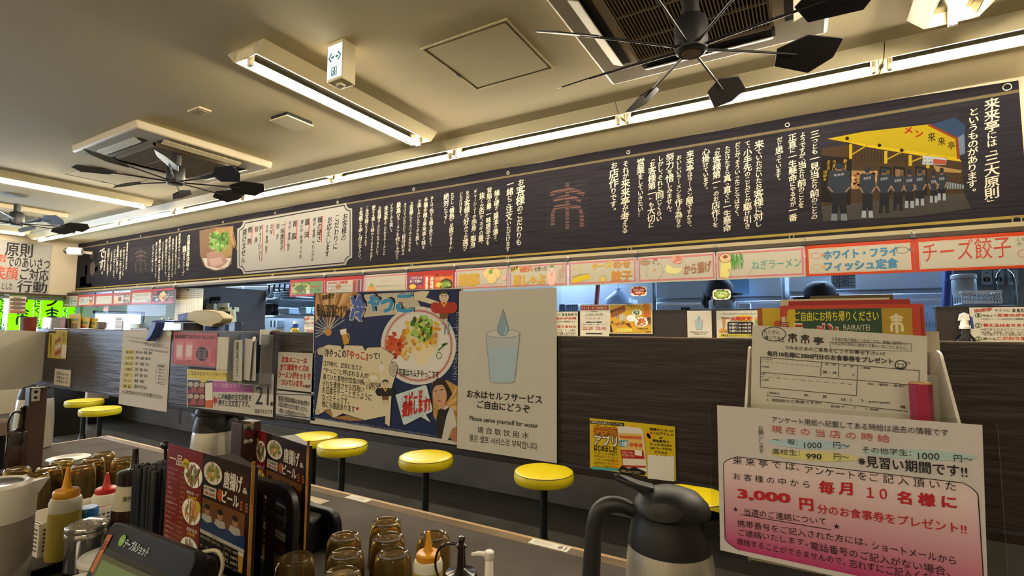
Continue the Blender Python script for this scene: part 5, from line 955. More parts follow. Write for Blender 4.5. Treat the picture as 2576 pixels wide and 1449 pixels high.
for i in range(46): t_ = R.random() * 6.28; d = math.sqrt(R.random()); c.ell(1360 + 90 * d * cos(t_), 470 + 100 * d * sin(t_), 10 + R.random() * 26, 7 + R.random() * 9, R.choice(['3f6a22', '55862e', '7ca83e', '2c4f1c', '93b858']), 4 + i * .01, 8, R.random() * 3)
for i in range(22): t_ = R.random() * 6.28; d = math.sqrt(R.random()); c.ell(1230 + 50 * d * cos(t_), 670 + 55 * d * sin(t_), 12, 10, R.choice(['c49a38', 'd0ac54']), 4.2 + i * .01, 7)
c.ring(1497, 690, 20, 26, .0016, '5a7a2c', 4.5); c.line([(1490, 650), (1545, 600)], .003, '4a6a24', 4.5); c.ell(1545, 598, 28, 10, '4a6a24', 4.5, 8, -.3)
c.t('写真はキムチやっこです', 1172, 858, 1498, 812, '231f1c', .02, 4.8)
# scroll with the explanation
scr = [(510, 640), (600, 600), (640, 605), (700, 610), (720, 645), (735, 605), (880, 610), (900, 650), (920, 625), (1030, 620), (1140, 690), (1110, 740), (1165, 780), (1150, 850), (1120, 940), (1100, 1265), (1060, 1240), (1065, 1180), (900, 1215), (720, 1160), (640, 1200), (620, 1120), (560, 1150), (520, 1170), (495, 1165), (545, 820), (560, 690), (520, 685)]
c.poly(scr, CREAM, 5); c.line(scr + scr[:1], .0011, '2a2018', 5.3); c.ring(540, 650, 34, 36, .0011, '2a2018', 5.4); c.ell(540, 650, 22, 26, 'a8a294', 5.35); c.ell(1130, 800, 26, 44, 'a49c8a', 5.35); c.ring(1130, 800, 34, 58, .0011, '2a2018', 5.4); c.ell(515, 1140, 22, 20, 'b0a890', 5.35); c.poly([(560, 1130), (620, 1120), (640, 1190), (760, 1175), (900, 1215), (780, 1220), (640, 1195)], '94703e', 5.2)
c.t('冷やっこの', 575, 702, 748, 640, '231d18', .035, 6); c.t('『やっこ』', 752, 722, 925, 652, 'a8322a', .04, 6); c.t('って?', 930, 716, 1022, 672, '231d18', .035, 6)
for i, (txt, w_) in enumerate((('江戸時代、武家に仕えた', 880), ('“やっこ”と呼ばれる人が', 930), ('着ていた着物が四角の柄。', 905), ('それを連想させる四角い', 892), ('お豆腐をやっこと言うように', 958), ('なったそぅです。', 772), ('他にも諸説あります', 820))):
    x = 562 - i * 2.2; y = 772 + i * 55.5; c.t(txt, x, y, w_, y - 36 + (w_ - x) * .035, '231d18', .02, 6, rise=-.045)
c.poly([(838, 1136), (824, 1118), (828, 1106), (838, 1112), (848, 1106), (852, 1118)], 'a8322a', 6); c.t('この絵が豆腐', 912, 938, 1028, 912, '2a241e', .03, 6); c.t('に似ている', 912, 964, 1010, 942, '2a241e', .03, 6); c.ring(968, 872, 46, 40, .0012, 'b08a3a', 6); c.poly([(940, 860), (985, 850), (1000, 880), (955, 895)], 'd6cdb8', 6)
# generic kimono figures, drawn plainly
def kimono(a, b, k, robe, sash):
    f = lambda pts, col, l: c.poly([(a + x * k, b + y * k) for x, y in pts], col, l)
    for s in (-1, 1): c.ell(a + s * 68 * k, b + 70 * k, 42 * k, 48 * k, robe, 6.2, 16, s * .5)
    f([(-46, 20), (46, 20), (38, 130), (-38, 130)], robe, 6.3); f([(-30, 20), (0, 70), (30, 20), (16, 20), (0, 45), (-16, 20)], sash, 6.4); f([(-36, 118), (36, 118), (34, 160), (-34, 160)], '6a4a2a', 6.5); f([(-30, 160), (-8, 160), (-12, 210), (-26, 210)], 'b9ac96', 6.4); f([(8, 160), (30, 160), (26, 210), (12, 210)], 'b9ac96', 6.4)
    c.ell(a, b - 18 * k, 40 * k, 44 * k, 'c9b59c', 6.6, 16); f([(-40, -30), (-30, -62), (0, -74), (30, -62), (40, -30), (20, -46), (-20, -46)], '3a3632', 6.7)
    for s in (-1, 1): c.ell(a + s * 15 * k, b - 18 * k, 5 * k, 4 * k, '1c1815', 6.8, 8); c.line([(a + s * 6 * k, b - 30 * k), (a + s * 26 * k, b - 36 * k)], .0012, '1c1815', 6.8)
    f([(-12, 4), (12, 4), (0, 10)], '7a3028', 6.8)
kimono(1540, 235, .98, 'a03428', 'c29a3c'); kimono(1065, 935, .72, '22201f', 'c9a23a')
for s in (1548, 1576): c.line([(s, 430), (s - 4, 520)], .003, '6a8aa0', 5)
c.line([(1036, 735), (1035, 820)], .002, '8a7c66', 6); c.ell(1033, 790, 18, 30, 'd0cabc', 6.2)
c.poly([(700, 480), (745, 472), (772, 590), (728, 605)], 'b98a2c', 4.2); c.poly([(695, 484), (748, 472), (745, 515), (705, 525)], 'd8d2c4', 4.4); c.ring(755, 545, 16, 34, .002, 'cfc9bb', 4.1)
# speech bubble and waitress
c.poly([(1440, 900), (1560, 890), (1650, 940), (1640, 1380), (1560, 1350), (1450, 1180)], 'a98246', 2)
for i in range(5): c.poly([(1560, 1100), (1640, 930 + i * 85), (1640, 970 + i * 85)], 'c8a468', 2.1)
bb_ = [(1142, 1005), (1380, 925), (1402, 935), (1450, 1125), (1440, 1150), (1395, 1168), (1440, 1240), (1352, 1190), (1222, 1256), (1205, 1245)]
c.poly(bb_, 'b8c6c6', 5); c.line(bb_ + bb_[:1], .0022, '22262c', 5.2)
for i in range(28): t_ = i * 2 * pi / 28; c.poly([(1300 + 60 * cos(t_), 1090 + 45 * sin(t_)), (1300 + 122 * cos(t_ - .05), 1090 + 115 * sin(t_ - .05)), (1300 + 122 * cos(t_ + .05), 1090 + 115 * sin(t_ + .05))], '8fa6ae', 5.1)
c.t('スピード', 1210, 1112, 1365, 1020, 'b02a24', .09, 6, rise=.3); c.t('提供します!', 1200, 1190, 1425, 1090, 'b02a24', .09, 6, rise=.25)
SK = 'b98e6e'
c.poly([(1500, 1110), (1560, 1095), (1615, 1125), (1645, 1260), (1600, 1290), (1570, 1380), (1535, 1370), (1470, 1330), (1480, 1200)], 'b9b4a8', 5.6)
c.poly([(1492, 1130), (1520, 1110), (1545, 1130), (1590, 1100), (1560, 1180), (1520, 1365), (1470, 1330), (1478, 1200)], '2a2725', 5.8)
c.poly([(1605, 1280), (1640, 1265), (1645, 1380), (1600, 1380)], 'a3684c', 5.7)
c.poly([(1498, 1060), (1548, 1060), (1550, 1105), (1520, 1125), (1500, 1105)], SK, 5.9)
c.poly([(1438, 960), (1450, 905), (1490, 872), (1540, 880), (1570, 930), (1605, 1000), (1560, 1060), (1500, 1060), (1450, 1000)], '2b2523', 6)
c.ell(1505, 1005, 56, 92, SK, 6.2, 24, -.12); c.poly([(1442, 985), (1448, 925), (1490, 885), (1545, 895), (1566, 950), (1520, 925), (1470, 935)], '2e2826', 6.4)
for a, b in ((1475, 995), (1522, 985)): c.ell(a, b, 13, 5, 'd8cfc4', 6.5, 12); c.ell(a, b, 6, 5, '1c1614', 6.6, 10); c.line([(a - 15, b - 17), (a + 14, b - 20)], .0014, '2b2220', 6.5)
c.poly([(1492, 1000), (1485, 1035), (1500, 1036)], 'a2785a', 6.5); c.ell(1500, 1058, 16, 6, '94483e', 6.6, 12)
for i, y in enumerate((470, 560, 640, 740, 830, 910, 985)): c.line([(1600, 465 + i * 62), (1668, 463 + i * 63)], .0012, '7d8494', 1.6)
c.v('カンシャノキモチワスレズニ', 1650, 330, 1625, 895, col='9aa0ae', lay=1.8, mix=False, slant=0, bold=0)
c.v('カンシャノキモチ', 496, 640, 478, 1180, col='9aa0ae', lay=1.8, mix=False, slant=0, bold=0, maxw=.006)
c.row('カタゲンノヒミツメヤカカリ、タイライテイ、ナニトゾヨロシクオネガイシマス。カンシャシマスカラサイゴメニュー', 490, 1200, 1236, 1312, 13, 'b9b8b4', 0, 2)
c.row('サイゴメニュープロデス、オスキナメニューアリマシタカミ', 1242, 1313, 1528, 1357, 13, 'b9b8b4', 0, 2)
c.build('food_poster', None, 'large navy poster with plate of food, scroll and aproned woman on the partition', 'poster', mat=GLOSS)
# --- water notice
c = cvy(SF - .0012, KA); film_sheet(c, 1625, 1452, 2482, 112, .01); c.sheet(1640, 1440, 2448, 140, PAP, .0003)
cup_art(c, lambda x, y: (1868 + x * 292 - (y - .3) * 6, 350 + y * 545), .9)
c.t('お水はセルフサービス', 1722, 1020, 2335, 995, '211f1d', .02, 3) if 0 else None
for txt, a0, b0, a1, b1, bo in (('お水はセルフサービス', 1722, 1026, 2332, 1005, .03), ('ご自由にどうぞ', 1806, 1112, 2232, 1090, .03), ('Please serve yourself for water', 1745, 1222, 2298, 1222, .012), ('请 自 取 饮 用 水', 1806, 1310, 2225, 1300, 0), ('물은 셀프 서비스로 부탁합니다', 1742, 1378, 2292, 1368, 0)):
    (u0, v0), (u1, v1) = c.m(a0, b0), c.m(a1, b1); hh = {1722: 62, 1806: 62, 1745: 46, 1742: 52}[a0] if txt[0] != '请' else 48
    v0 = c.m(a0, b0 + (4 if a0 != 1745 else 0))[1]; vv = Vector(c.m(a1, b0 - hh)); V_, F_, b_ = glyphs(txt, bo)
    s_ = (u1 - u0) / (b_[2] - b_[0]); vt0 = c.m(a0, b0 + 4)[1]; vt1 = c.m(a0, b0 - hh)[1]; sy = (vt1 - vt0) / (b_[3] - b_[1])
    c.raw([(u0 + (x - b_[0]) * s_, vt0 + (y - b_[1]) * sy) for x, y in V_], F_, '232120', 3)
c.build('water_sign', None, 'large white self-service water sign with cup drawing beside the navy poster', 'sign', mat=GLOSS)
# --- yellow app card
c = cvy(SF, KC); film_sheet(c, 246, 612, 934, 210 + 70); 
c.sheet(258, 605, 914, 222 + 63, 'c2a81e', .0003)
Kc = lambda a, b: (a, b)
sk = lambda a, b: (a, b + (a - 258) * .098)     # rows follow the card, which recedes to the left
def ct(txt, a0, b0, a1, b1, col, bo=.03, l=3): c.row(txt, *sk(a0, b0), *sk(a1, b0), b0 - b1, col, bo, l)
for a, b, r_ in ((300, 320, 30), (450, 560, 46), (690, 330, 40), (730, 300, 36), (600, 260, 30)): c.ell(*sk(a, b), r_, r_, 'cf9a1c', 1.1, 9)
c.poly([sk(262, 238), sk(522, 232), sk(522, 258), sk(262, 262)], '231f1c', 1.5); ct('来来亭公式 お得なポイントアプリ！', 270, 258, 512, 238, 'd8d0b8', .02, 2)
for txt, a0, b0, a1, b1 in (('来来亭', 288, 352, 474, 270), ('アプリ', 288, 422, 470, 340)): ct(txt, a0 - 4, b0 + 4, a1 + 4, b1 - 2, '2a1a10', .12, 2); ct(txt, a0, b0, a1, b1, 'c87822' if b0 < 380 else 'd8d2c2', .05, 2.5)
ct('はじめました!', 290, 468, 470, 420, '2c2418', .05)
for i, txt in enumerate(('スタンプ20個で', '100円分のクーポンゲット', 'スタンプ50個で', '500円分のクーポンゲット', 'スタンプ5倍なるもん')): ct(txt, 292, 492 + i * 25, 478, 472 + i * 25, '3a2e18', .01)
c.poly([sk(270, 592), sk(478, 588), sk(478, 610), sk(270, 612)], '4a9a96', 1.5)
c.poly([sk(470, 270), sk(500, 258), sk(640, 256), sk(665, 272), sk(700, 590), sk(520, 598)], 'cfcabc', 3.5); c.poly([sk(482, 312), sk(655, 300), sk(690, 560), sk(512, 575)], 'c9a85a', 4); c.poly([sk(484, 330), sk(658, 322), sk(661, 345), sk(487, 352)], 'b8602c', 4.2)
c.poly([sk(482, 368), sk(550, 362), sk(556, 410), sk(488, 416)], '3f86a0', 4.4); ct('1.5倍', 490, 410, 550, 372, 'e4ddcc', .04, 4.7); [c.ell(*sk(580 + i * 35, 392), 16, 16, 'c4522c', 4.4, 14) for i in range(3)]
c.poly([sk(494, 440), sk(672, 428), sk(690, 560), sk(512, 572)], 'a02a24', 4.4); ct('スタンプを', 505, 468, 590, 446, 'd8c8b8', .01, 4.7); ct('貯めて素敵なクーポンを', 505, 488, 600, 470, 'd8c8b8', .01, 4.7); c.poly([sk(510, 505), sk(686, 494), sk(690, 545), sk(516, 556)], 'cfc6b4', 4.6); c.rect(*sk(605, 470), *sk(660, 430), 'd8d2c0', 4.7)
c.poly([sk(478, 596), sk(505, 560), sk(560, 580), sk(600, 560), sk(690, 590), sk(680, 618), sk(500, 622)], '1e1a16', 5)
ct('1杯以上のご注文で', 500, 612, 650, 592, 'd8c890', .01, 5.4)
for i, (txt, a0, a1) in enumerate((('登録カンタン!!', 718, 902), ('メールアドレス', 718, 902), ('or', 792, 822), ('電話番号で', 742, 870), ('たったの3分!!', 722, 890), ('QRコードから', 722, 890), ('アクセス', 755, 855))): ct(txt, a0, 268 + i * 29, a1, 246 + i * 29 - (0 if i != 2 else -6), '2c2418', .035)
for i in range(3): ct('↓', 768 + i * 32, 462, 784 + i * 32, 444, 'b8502c', .02)
c.poly([sk(704, 458), sk(908, 452), sk(908, 645), sk(704, 640)], 'cfcabb', 3)
c.build('app_card', None, 'yellow laminated app card with drawn phone on the dark partition', 'card', mat=GLOSS)
# --- red-lettered notice and cleaning notice left of the poster
c = cvy(SF, KB); film_sheet(c, 1252, 688, 1700, 276); c.sheet(1262, 672, 1680, 295, PAP, .0003)
for i, (txt, a0, a1) in enumerate((('定食メニューは', 1314, 1590), ('全て通常サイズの', 1296, 1608), ('ラーメンがセットで', 1278, 1628), ('ついています。', 1310, 1560))): c.t(txt, a0, 388 + i * 82, a1, 336 + i * 84, 'a8302a', .045, 2)
c.t('※来来亭', 1562, 662, 1626, 630, '5a3a2a', .05, 2); c.line([(1280, 300), (1678, 322)], .0006, '8a8474', 2)
c.build('set_menu_notice', None, 'small white laminated notice with four red lines left of the navy poster', 'notice', mat=GLOSS)
c = cvy(SF, KB); film_sheet(c, 1244, 962, 1690, 705 + 20); c.sheet(1250, 955, 1680, 735, PAP, .0003); c.line([(1252, 728), (1680, 742)], .002, '2c4668', 2.2); c.line([(1250, 945), (1680, 992)], .002, '2c4668', 2.2)
for i, (txt, a0, a1, bo) in enumerate((('感染予防対策のおねがい', 1278, 1612, .03), ('お皿は必要な分だけお取りください。', 1280, 1596, .02), ('一度取ったお皿は戻さないでください。', 1276, 1592, .02))): c.t(txt, a0, 798 + i * 64, a1, 778 + i * 68, '3a3632', bo, 3, rise=-.05)
c.line([(1276, 806), (1612, 822)], .0006, '3a3632', 3); c.build('hygiene_notice', None, 'white laminated notice with navy edges below the red-lettered notice', 'notice', mat=GLOSS)
# --- order panel card with the number 21
c = cvy(SF - .0006, KB); film_sheet(c, 286, 878, 1246, 458 + 50, .006); sk2 = lambda a, b: (a, b + (a - 300) * .055)
def ps(pts, col, l): c.poly([sk2(*p) for p in pts], col, l)
def pt(txt, a0, b0, a1, b1, col='22201e', bo=.03, l=3): c.row(txt, *sk2(a0, b0), *sk2(a1, b0), b0 - b1, col, bo, l)
c.poly([(300, 462), (1232, 512), (1222, 978), (296, 862)], PAP, .3); ps([(306, 462), (1016, 474), (1016, 556), (306, 558)], 'c3b02a', 1); pt('ご注文はなるべく1グループずつお願いします', 316, 524, 985, 480, '2e2a18', .02, 2)
ps([(448, 558), (506, 556), (506, 592), (448, 592)], 'c3b02a', 1.2)
ps([(308, 578), (578, 572), (578, 862), (308, 862)], '3a2622', 1.1); ps([(498, 600), (576, 590), (576, 780), (498, 786)], 'cfc8bb', 2); ps([(498, 786), (576, 780), (576, 866), (498, 864)], 'b8601c', 2)
R = random.Random(21)
for r in range(2):
    for k in range(3): x = 340 + k * 62; y = 622 + r * 128; c.ell(*sk2(x, y), 27, 26, 'b8a890', 2.2); food(c, *sk2(x, y), 24, 23, ['9a4a2a', '7a8a3a', 'c07a4a', '6a2c1c'], r * 5 + k, 2.3, 10, None)
    ps([(312, 688 + r * 128), (490, 684 + r * 128), (490, 712 + r * 128), (312, 716 + r * 128)], '8a2c2c', 2.6); c.ell(*sk2(375, 675 + r * 128), 30, 34, '8f4a44', 2.7); c.ell(*sk2(455, 675 + r * 128), 30, 34, '8f4a44', 2.7)
ps([(580, 575), (1012, 560), (1012, 676), (580, 690)], 'a0508c', 1.3); pt('ページは横にスライドできます', 594, 640, 1000, 590, 'd2b0c4', .02)
ps([(578, 780), (602, 718), (602, 752), (626, 752), (626, 806), (602, 806), (602, 846)], '9c2a26', 2); pt('この画面の注文送信を', 636, 766, 992, 700); pt('押すと注文完了です。', 636, 838, 972, 766)
c.line([sk2(1014, 470), sk2(1010, 905)], .0007, '6e685c', 2); pt('21', 1032, 800, 1174, 604, bo=.0, l=3); pt('番', 1190, 808, 1226, 762); pt('専用パネルです', 1026, 898, 1218, 845, bo=.0)
c.build('order_panel_card', None, 'wide laminated card with the number 21 and an orange food screen picture', 'card', mat=GLOSS)
# --- pink coupon sheet, white card, clear holder with cards
c = cvy(SF, KB); c.sheet(140, 408, 630, 76, 'b8686e', .0006); c.frame(146, 400, 622, 80, .002, '9a4a50', 1); c.t('お得な来来亭アプリのダウンロードはこちらから！', 172, 136, 608, 96, '33201e', .04, 2)
for a in (188, 290): c.rect(a - 8, 360, a + 78, 170, 'c4868a', 1.5); c.rect(a, 325, a + 66, 206, 'c9b8b4', 2); c.t('ダウンロード', a - 4, 192, a + 76, 178, '8a3a40', .01, 2)
for i in range(3): c.t('詳しくはこちらをご覧ください', 415, 172 + i * 24, 605, 156 + i * 24, '8a3a44', .01, 2)
c.ell(462, 300, 64, 76, '2a2022', 2, 24); [c.t('お得なクーポン配信中', 415, 272 + i * 26, 510, 256 + i * 26, 'b9a8a4', .01, 3) for i in range(4)]; c.rect(552, 396, 606, 235, 'a6545c', 2); c.t('アプリはこちらから無料でダウンロードできます', 158, 396, 540, 378, '8a3a44', .01, 2)
c.build('coupon_sheet', None, 'pink sheet with two pale squares on the partition under the spray trigger', 'sheet')
c = cvy(SF, KB); c.sheet(612, 486, 760, 120, 'bdb6a0', .0008); c.build('white_card', None, 'plain cream card behind the clear hanging card holder', 'card')
HY = .742
a = PY(*KB(725, 605), HY); b = PY(*KB(1100, 70), HY)
t = thing('card_holder', 'clear plastic holder box of paper slips hooked over the partition top', 'holder', ((a.x + b.x) / 2, HY, a.z)); w_ = (b.x - a.x) / 2; h_ = PZ1 - a.z + .004
mb = MB(); mb.b2((-w_, 0, 0), (w_, .002, h_ * .93)); mb.build('front_sheet', ACRYL, t); mb = MB(); mb.b2((-w_, .028, 0), (w_, .030, h_)); mb.build('back_sheet', ACRYL, t)
mb = MB()
for s in (-1, 1): mb.b2((s * w_ - .001, 0, 0), (s * w_ + .001, .03, h_ * .93))
mb.b2((-w_, 0, -.001), (w_, .03, .001)); mb.build('side_walls', M('acrylic_edge', 'b9bcc0', .1, tr=.6), t)
mb = MB(); mb.prism([(.030, h_ - .035), (.033, h_ - .035), (.033, h_), (PF + .024 - HY, h_), (PF + .024 - HY, h_ - .02), (PF + .0265 - HY, h_ - .02), (PF + .0265 - HY, h_ + .0022), (.03, h_ + .0022)], w_ * .2, w_ * .75, 'x'); mb.build('hook', m_white, t, .0005)
mb = MB(); mb.lathe([(0, 0), (.006, 0), (.006, .0025), (0, .0025)], X=Matrix.Translation((w_ * .62, -.0005, h_ * .84)) @ Matrix.Rotation(pi / 2, 4, 'X'), n=16); mb.build('button', m_white, t)
for i, (x0, x1, ang) in enumerate(((-.92, -.35, .05), (-.5, -.02, -.06), (-.2, .22, .05))):
    c = CV((t.location.x, HY + .012 + i * .006, t.location.z + .004), (cos(ang * .2), 0, sin(ang)), (-sin(ang), 0, cos(ang)), lambda p, q: (p * w_, q * h_ * .8)); c.sheet(x0, .02, x1, 1.0, 'bdb6a2', .001)
    if i == 0: c.v('投票は全コンビニへ', -.65, .95, -.62, .1, col='2a2724', lay=2, mix=False, slant=0, bold=.03)
    if i == 2: c.line([(-.02, .85), (0, .15)], .0014, '2a2724', 2); c.poly([(-.03, .72), (.03, .76), (.0, .66)], '2a2724', 2)
    c.build('slip', None, ('leftmost lettered slip in the clear hanging holder', 'middle blank slip in the clear hanging holder', 'right slip with a thin stroke in the clear hanging holder')[i], 'slip', 'slips in the clear holder')
# --- white instruction sheet and small cards at the left
c = cvy(SF, KD); c.sheet(1598, 1375, 2312, 388, 'b8b3a6', .0006)
for i, (txt, a0, a1) in enumerate((('ラーメン一杯にはお客様のこだわりが詰まっています。', 1680, 2108), ('一杯一杯を心をこめてお客様好みにお作りしますので', 1735, 2210), ('麺・脂・醤油・七味唐辛子まで細かくオーダーどうぞ', 1962, 2282), ('2016年 来来亭 広尾 店長 松田 正', 1935, 2275))): c.t(txt, a0, 478 + i * 55 + (i == 0) * -8, a1, 456 + i * 55 + 10, '4a4640', .015, 2, rise=-.05)
for i, (a_, b_) in enumerate((('麺の硬さ', '（柔らかめ・普通・硬め）'), ('しょうゆ', '（薄め・普通・濃いめ）'), ('背脂（あぶら）', '（抜き・普通・多め）'), ('一味唐辛子', '（抜き・普通・多め）'), ('ねぎ', '（抜き・普通・多め）'), ('チャーシュー', '（脂身・普通）'), ('情熱・真心', '（抜けません）'))):
    y = 690 + i * 77; x = 1700 - i * 6; c.poly([(x - 10, y - 50), (x + 120, y - 46), (x + 118, y + 18), (x - 12, y + 14)], 'b5ab5c', 1); c.t(a_, x + 6, y, x + 106 - (i == 4) * 40, y - 30, '33301e', .03, 2); w2 = (360, 340, 320, 300, 300, 250, 285)[i]; c.t(b_, 1835 - i * 4, y + 6, 1700 + w2 - (i > 0) * 4, y - 30 + 6, '3a3630', .03, 2); c.ell(1660 - i * 4, y - 18, 5, 6, '3a3630', 2, 8)
c.t('※こだわりはタッチパネルでお選びください。', 1652, 1228, 2205, 1254, '35322c', .03, 2); c.line([(1650, 1232), (2205, 1312)], .0007, '5a8a86', 2)
q = [(2125, 840), (2240, 848), (2260, 870), (2255, 1090), (2235, 1112), (2120, 1102), (2105, 1080), (2112, 860)]; c.line(q + q[:1], .001, '33312e', 2); [c.t(t_, 2135, 878 + i * 43, 2225, 856 + i * 44, '3a3630', .03, 2) for i, t_ in enumerate(('裏情報特集', '一杯ならび', 'やさい', '女将さんで', '気のい一言', 'あります。'))]
c.poly([(2250, 395), (2330, 420), (2290, 460), (2250, 440)], 'cfcabb', 2.4); c.build('order_guide_sheet', None, 'white order guide sheet with yellow-marked words on the partition', 'sheet')
c = cvy(SF, KD); c.sheet(640, 750, 915, 378, 'a8963c', .0006); c.rect(645, 420, 760, 390, '3a3020', 1); c.v('来来亭アプリ', 690, 440, 680, 730, col='3a2e14', lay=2, mix=False, slant=0, bold=.05); c.poly([(735, 560), (820, 400), (840, 400), (830, 730), (735, 745)], '9a8258', 1.4); [c.poly([(742, 520 + i * 80), (822, 470 + i * 80), (822, 520 + i * 80), (742, 570 + i * 80)], ('7a5030', 'b0a488', '8a3a2a')[i], 1.6) for i in range(3)]; [c.t('登録カンタン', 850, 430 + i * 34, 905, 410 + i * 34, '4a3c1c', .03, 2) for i in range(4)]; c.rect(828, 745, 905, 575, 'bdb6a2', 2); c.build('app_leaflet', None, 'small mustard leaflet at the left end of the partition', 'leaflet')
c = cvy(SF, KD); c.sheet(722, 1120, 965, 912, 'b0aa9a', .0006); [c.t('消毒済みです', 760, 972 + i * 52, 925, 950 + i * 54, '5c574e', .02, 2, rise=-.04) for i in range(3)]; c.frame(722, 1120, 965, 912, .0025, '45464a', 1); c.build('small_label', None, 'small dark-framed label below the mustard leaflet', 'label')
# spray bottle hooked over the partition behind it
so = PY(520, 845, .86); t = thing('spray_bottle', 'cream spray bottle head with blue OFF nozzle and trigger above the partition', 'spray bottle', (so.x, .86, TZ)); f = lambda px, py: (lambda p: (p.x - so.x, p.z - TZ))(PY(px, py, .86)); top = f(520, 790)[1]
b0 = f(570, 828)
mb = MB(); mb.prism([f(*zk(*p)) for p in ((372, 640), (460, 600), (620, 582), (760, 600), (840, 640), (905, 712), (870, 770), (780, 790), (755, 825), (650, 845), (560, 800), (480, 765), (375, 745))], -.016, .016, 'y'); mb.build('head_shell', M('cream_plastic'), t, .006, 3)
mb = MB(); mb.prism([f(*zk(*p)) for p in ((215, 648), (368, 625), (382, 745), (222, 740))], -.014, .014, 'y'); nz_ = mb.build('nozzle', m_blue, t, .003)
c = CV((so.x, .86 - .0146, TZ), (1, 0, 0), (0, 0, 1), lambda p, q: f(*zk(p, q))); c.V = []; V_, F_, b_ = glyphs('OFF', .0); P0 = f(*zk(345, 720)); P1 = f(*zk(302, 655)); c.raw([(P1[0] + (1 - (y - b_[1]) / (b_[3] - b_[1])) * (P0[0] - P1[0]), P0[1] + (x - b_[0]) / (b_[2] - b_[0]) * (P1[1] - P0[1])) for x, y in V_], F_, '8fa0c8', 1); c.build('nozzle_lettering', t)
mb = MB(); mb.prism([f(*zk(*p)) for p in ((355, 748), (435, 760), (420, 830), (345, 985), (290, 1035), (245, 1020), (290, 930))], -.012, .012, 'y', Matrix.Translation((0, 0, 0))); tr_ = mb.build('trigger', m_blue, t, .004, 3); tr_.location.y = -.098
mb = MB(); mb.b2((f(*zk(362, 760))[0], -.11, f(*zk(362, 770))[1]), (f(*zk(425, 760))[0], .012, f(*zk(362, 745))[1])); mb.build('trigger_arm', m_blue, t, .003)
cx_ = f(*zk(660, 850))[0]; mb = MB(); mb.lathe([(0, top - .10), (.02, top - .10), (.021, f(*zk(660, 820))[1]), (0, f(*zk(660, 820))[1])], (cx_, 0, 0), n=22); mb.build('collar', m_blue, t)
mb = MB(); mb.lathe([(0, PZ0 - TZ + .03), (.034, PZ0 - TZ + .03), (.036, PZ0 - TZ + .04), (.036, top - .145), (.028, top - .12), (.018, top - .1), (0, top - .1)], (cx_, 0, 0), n=26); mb.build('bottle', M('bottle_white', 'c8c6bd', .35), t)
# ------------------------------------------------------------------ shared table and the things on it
tb = thing('shared_table', 'long dark grey shared table with a worn tan edge under the partition', 'table', (-.4, .783, 0))
X0, X1, Y0, Y1 = -3.05, 2.4, .34, 1.226
def TL(x, y, z=0): return (x + .4, y - .783, z)
mb = MB(); mb.b2(TL(X0 + .012, Y0, TZ - .035), TL(X1, Y1 - .012, TZ)); mb.build('tabletop', M('table_laminate', '4f4942', .75, sp=.08, nz=(7, .22), bump=(60, .05)), tb)
m_edge = M('tan_edge_band', '9a7a4c', .42, nz=(18, .3), sc3=(.3, 1, 1))
mb = MB(); mb.b2(TL(X0, Y1 - .012, TZ - .036), TL(X1, Y1, TZ + .0006)); mb.b2(TL(X0, Y0, TZ - .036), TL(X0 + .012, Y1 - .012, TZ + .0006)); mb.b2(TL(X0 + .012, Y0 - .012, TZ - .036), TL(X1, Y0, TZ + .0006)); mb.build('edge_band', m_edge, tb)
mb = MB(); mb.b2(TL(X0 + .02, Y1 - .045, TZ), TL(X1, Y1 - .011, TZ + .0004)); mb.build('edge_tape', M('yellowed_tape', '8a7450', .25, nz=(25, .35), sc3=(.3, 1, 1), alpha=.6), tb)
for x in (-2.6, 0., 2.1):
    for y in (.55, 1.02): mb = MB(); mb.b2(TL(x - .03, y - .03, 0), TL(x + .03, y + .03, TZ - .035)); mb.build('leg', m_black, tb, .004)
for i, (x0, x1, lb) in enumerate(((898, 950, 'left white seat label taped on the far table edge'), (1345, 1440, 'right white seat label reading 18 on the far table edge'), (440, 470, 'small white seat label at the table edge behind the chopsticks'))):
    a = PZ(x0, 1240 if i == 0 else 1352 if i == 1 else 1148, TZ + .001); b = PZ(x1, 1252 if i == 0 else 1376 if i == 1 else 1156, TZ + .001)
    c = CV((min(a.x, b.x), 1.186, TZ + .0012), (1, 0, 0), (0, 1, 0), lambda p, q: (p * abs(b.x - a.x), q * .032), .0003); c.sheet(0, 0, 1, 1, 'c9c4b4', .0004); c.t('18', .92, .8, .72, .2, '5a564e', 0, 2) if i == 1 else c.t('お席', .75, .8, .55, .2, '8a857a', 0, 2)
    c.t('タッチパネルで注文', .55, .75, .1, .3, '8a857a', 0, 2); c.build('seat_label', None, lb, 'label', 'seat labels on the table edge')
a = PZ(775, 1238, TZ + .001); c = CV((a.x - .02, 1.02, TZ + .0012), (1, .0, 0), (0, 1, 0), lambda p, q: (p * .15, q * .12), .0003); c.sheet(0, 0, 1, 1, 'a99a78', .0006); c.frame(.04, .05, .96, .95, .0015, '7a6c50', 1); c.ell(.68, .5, .13, .26, '8a7350', 2, 16); c.ell(.68, .36, .1, .16, 'b39a72', 2.2, 16); c.t('撮影', .14, .35, .42, .62, '4a4030', .02, 2); c.build('table_card', None, 'tan laminated card lying on the table beside the second menu', 'card')

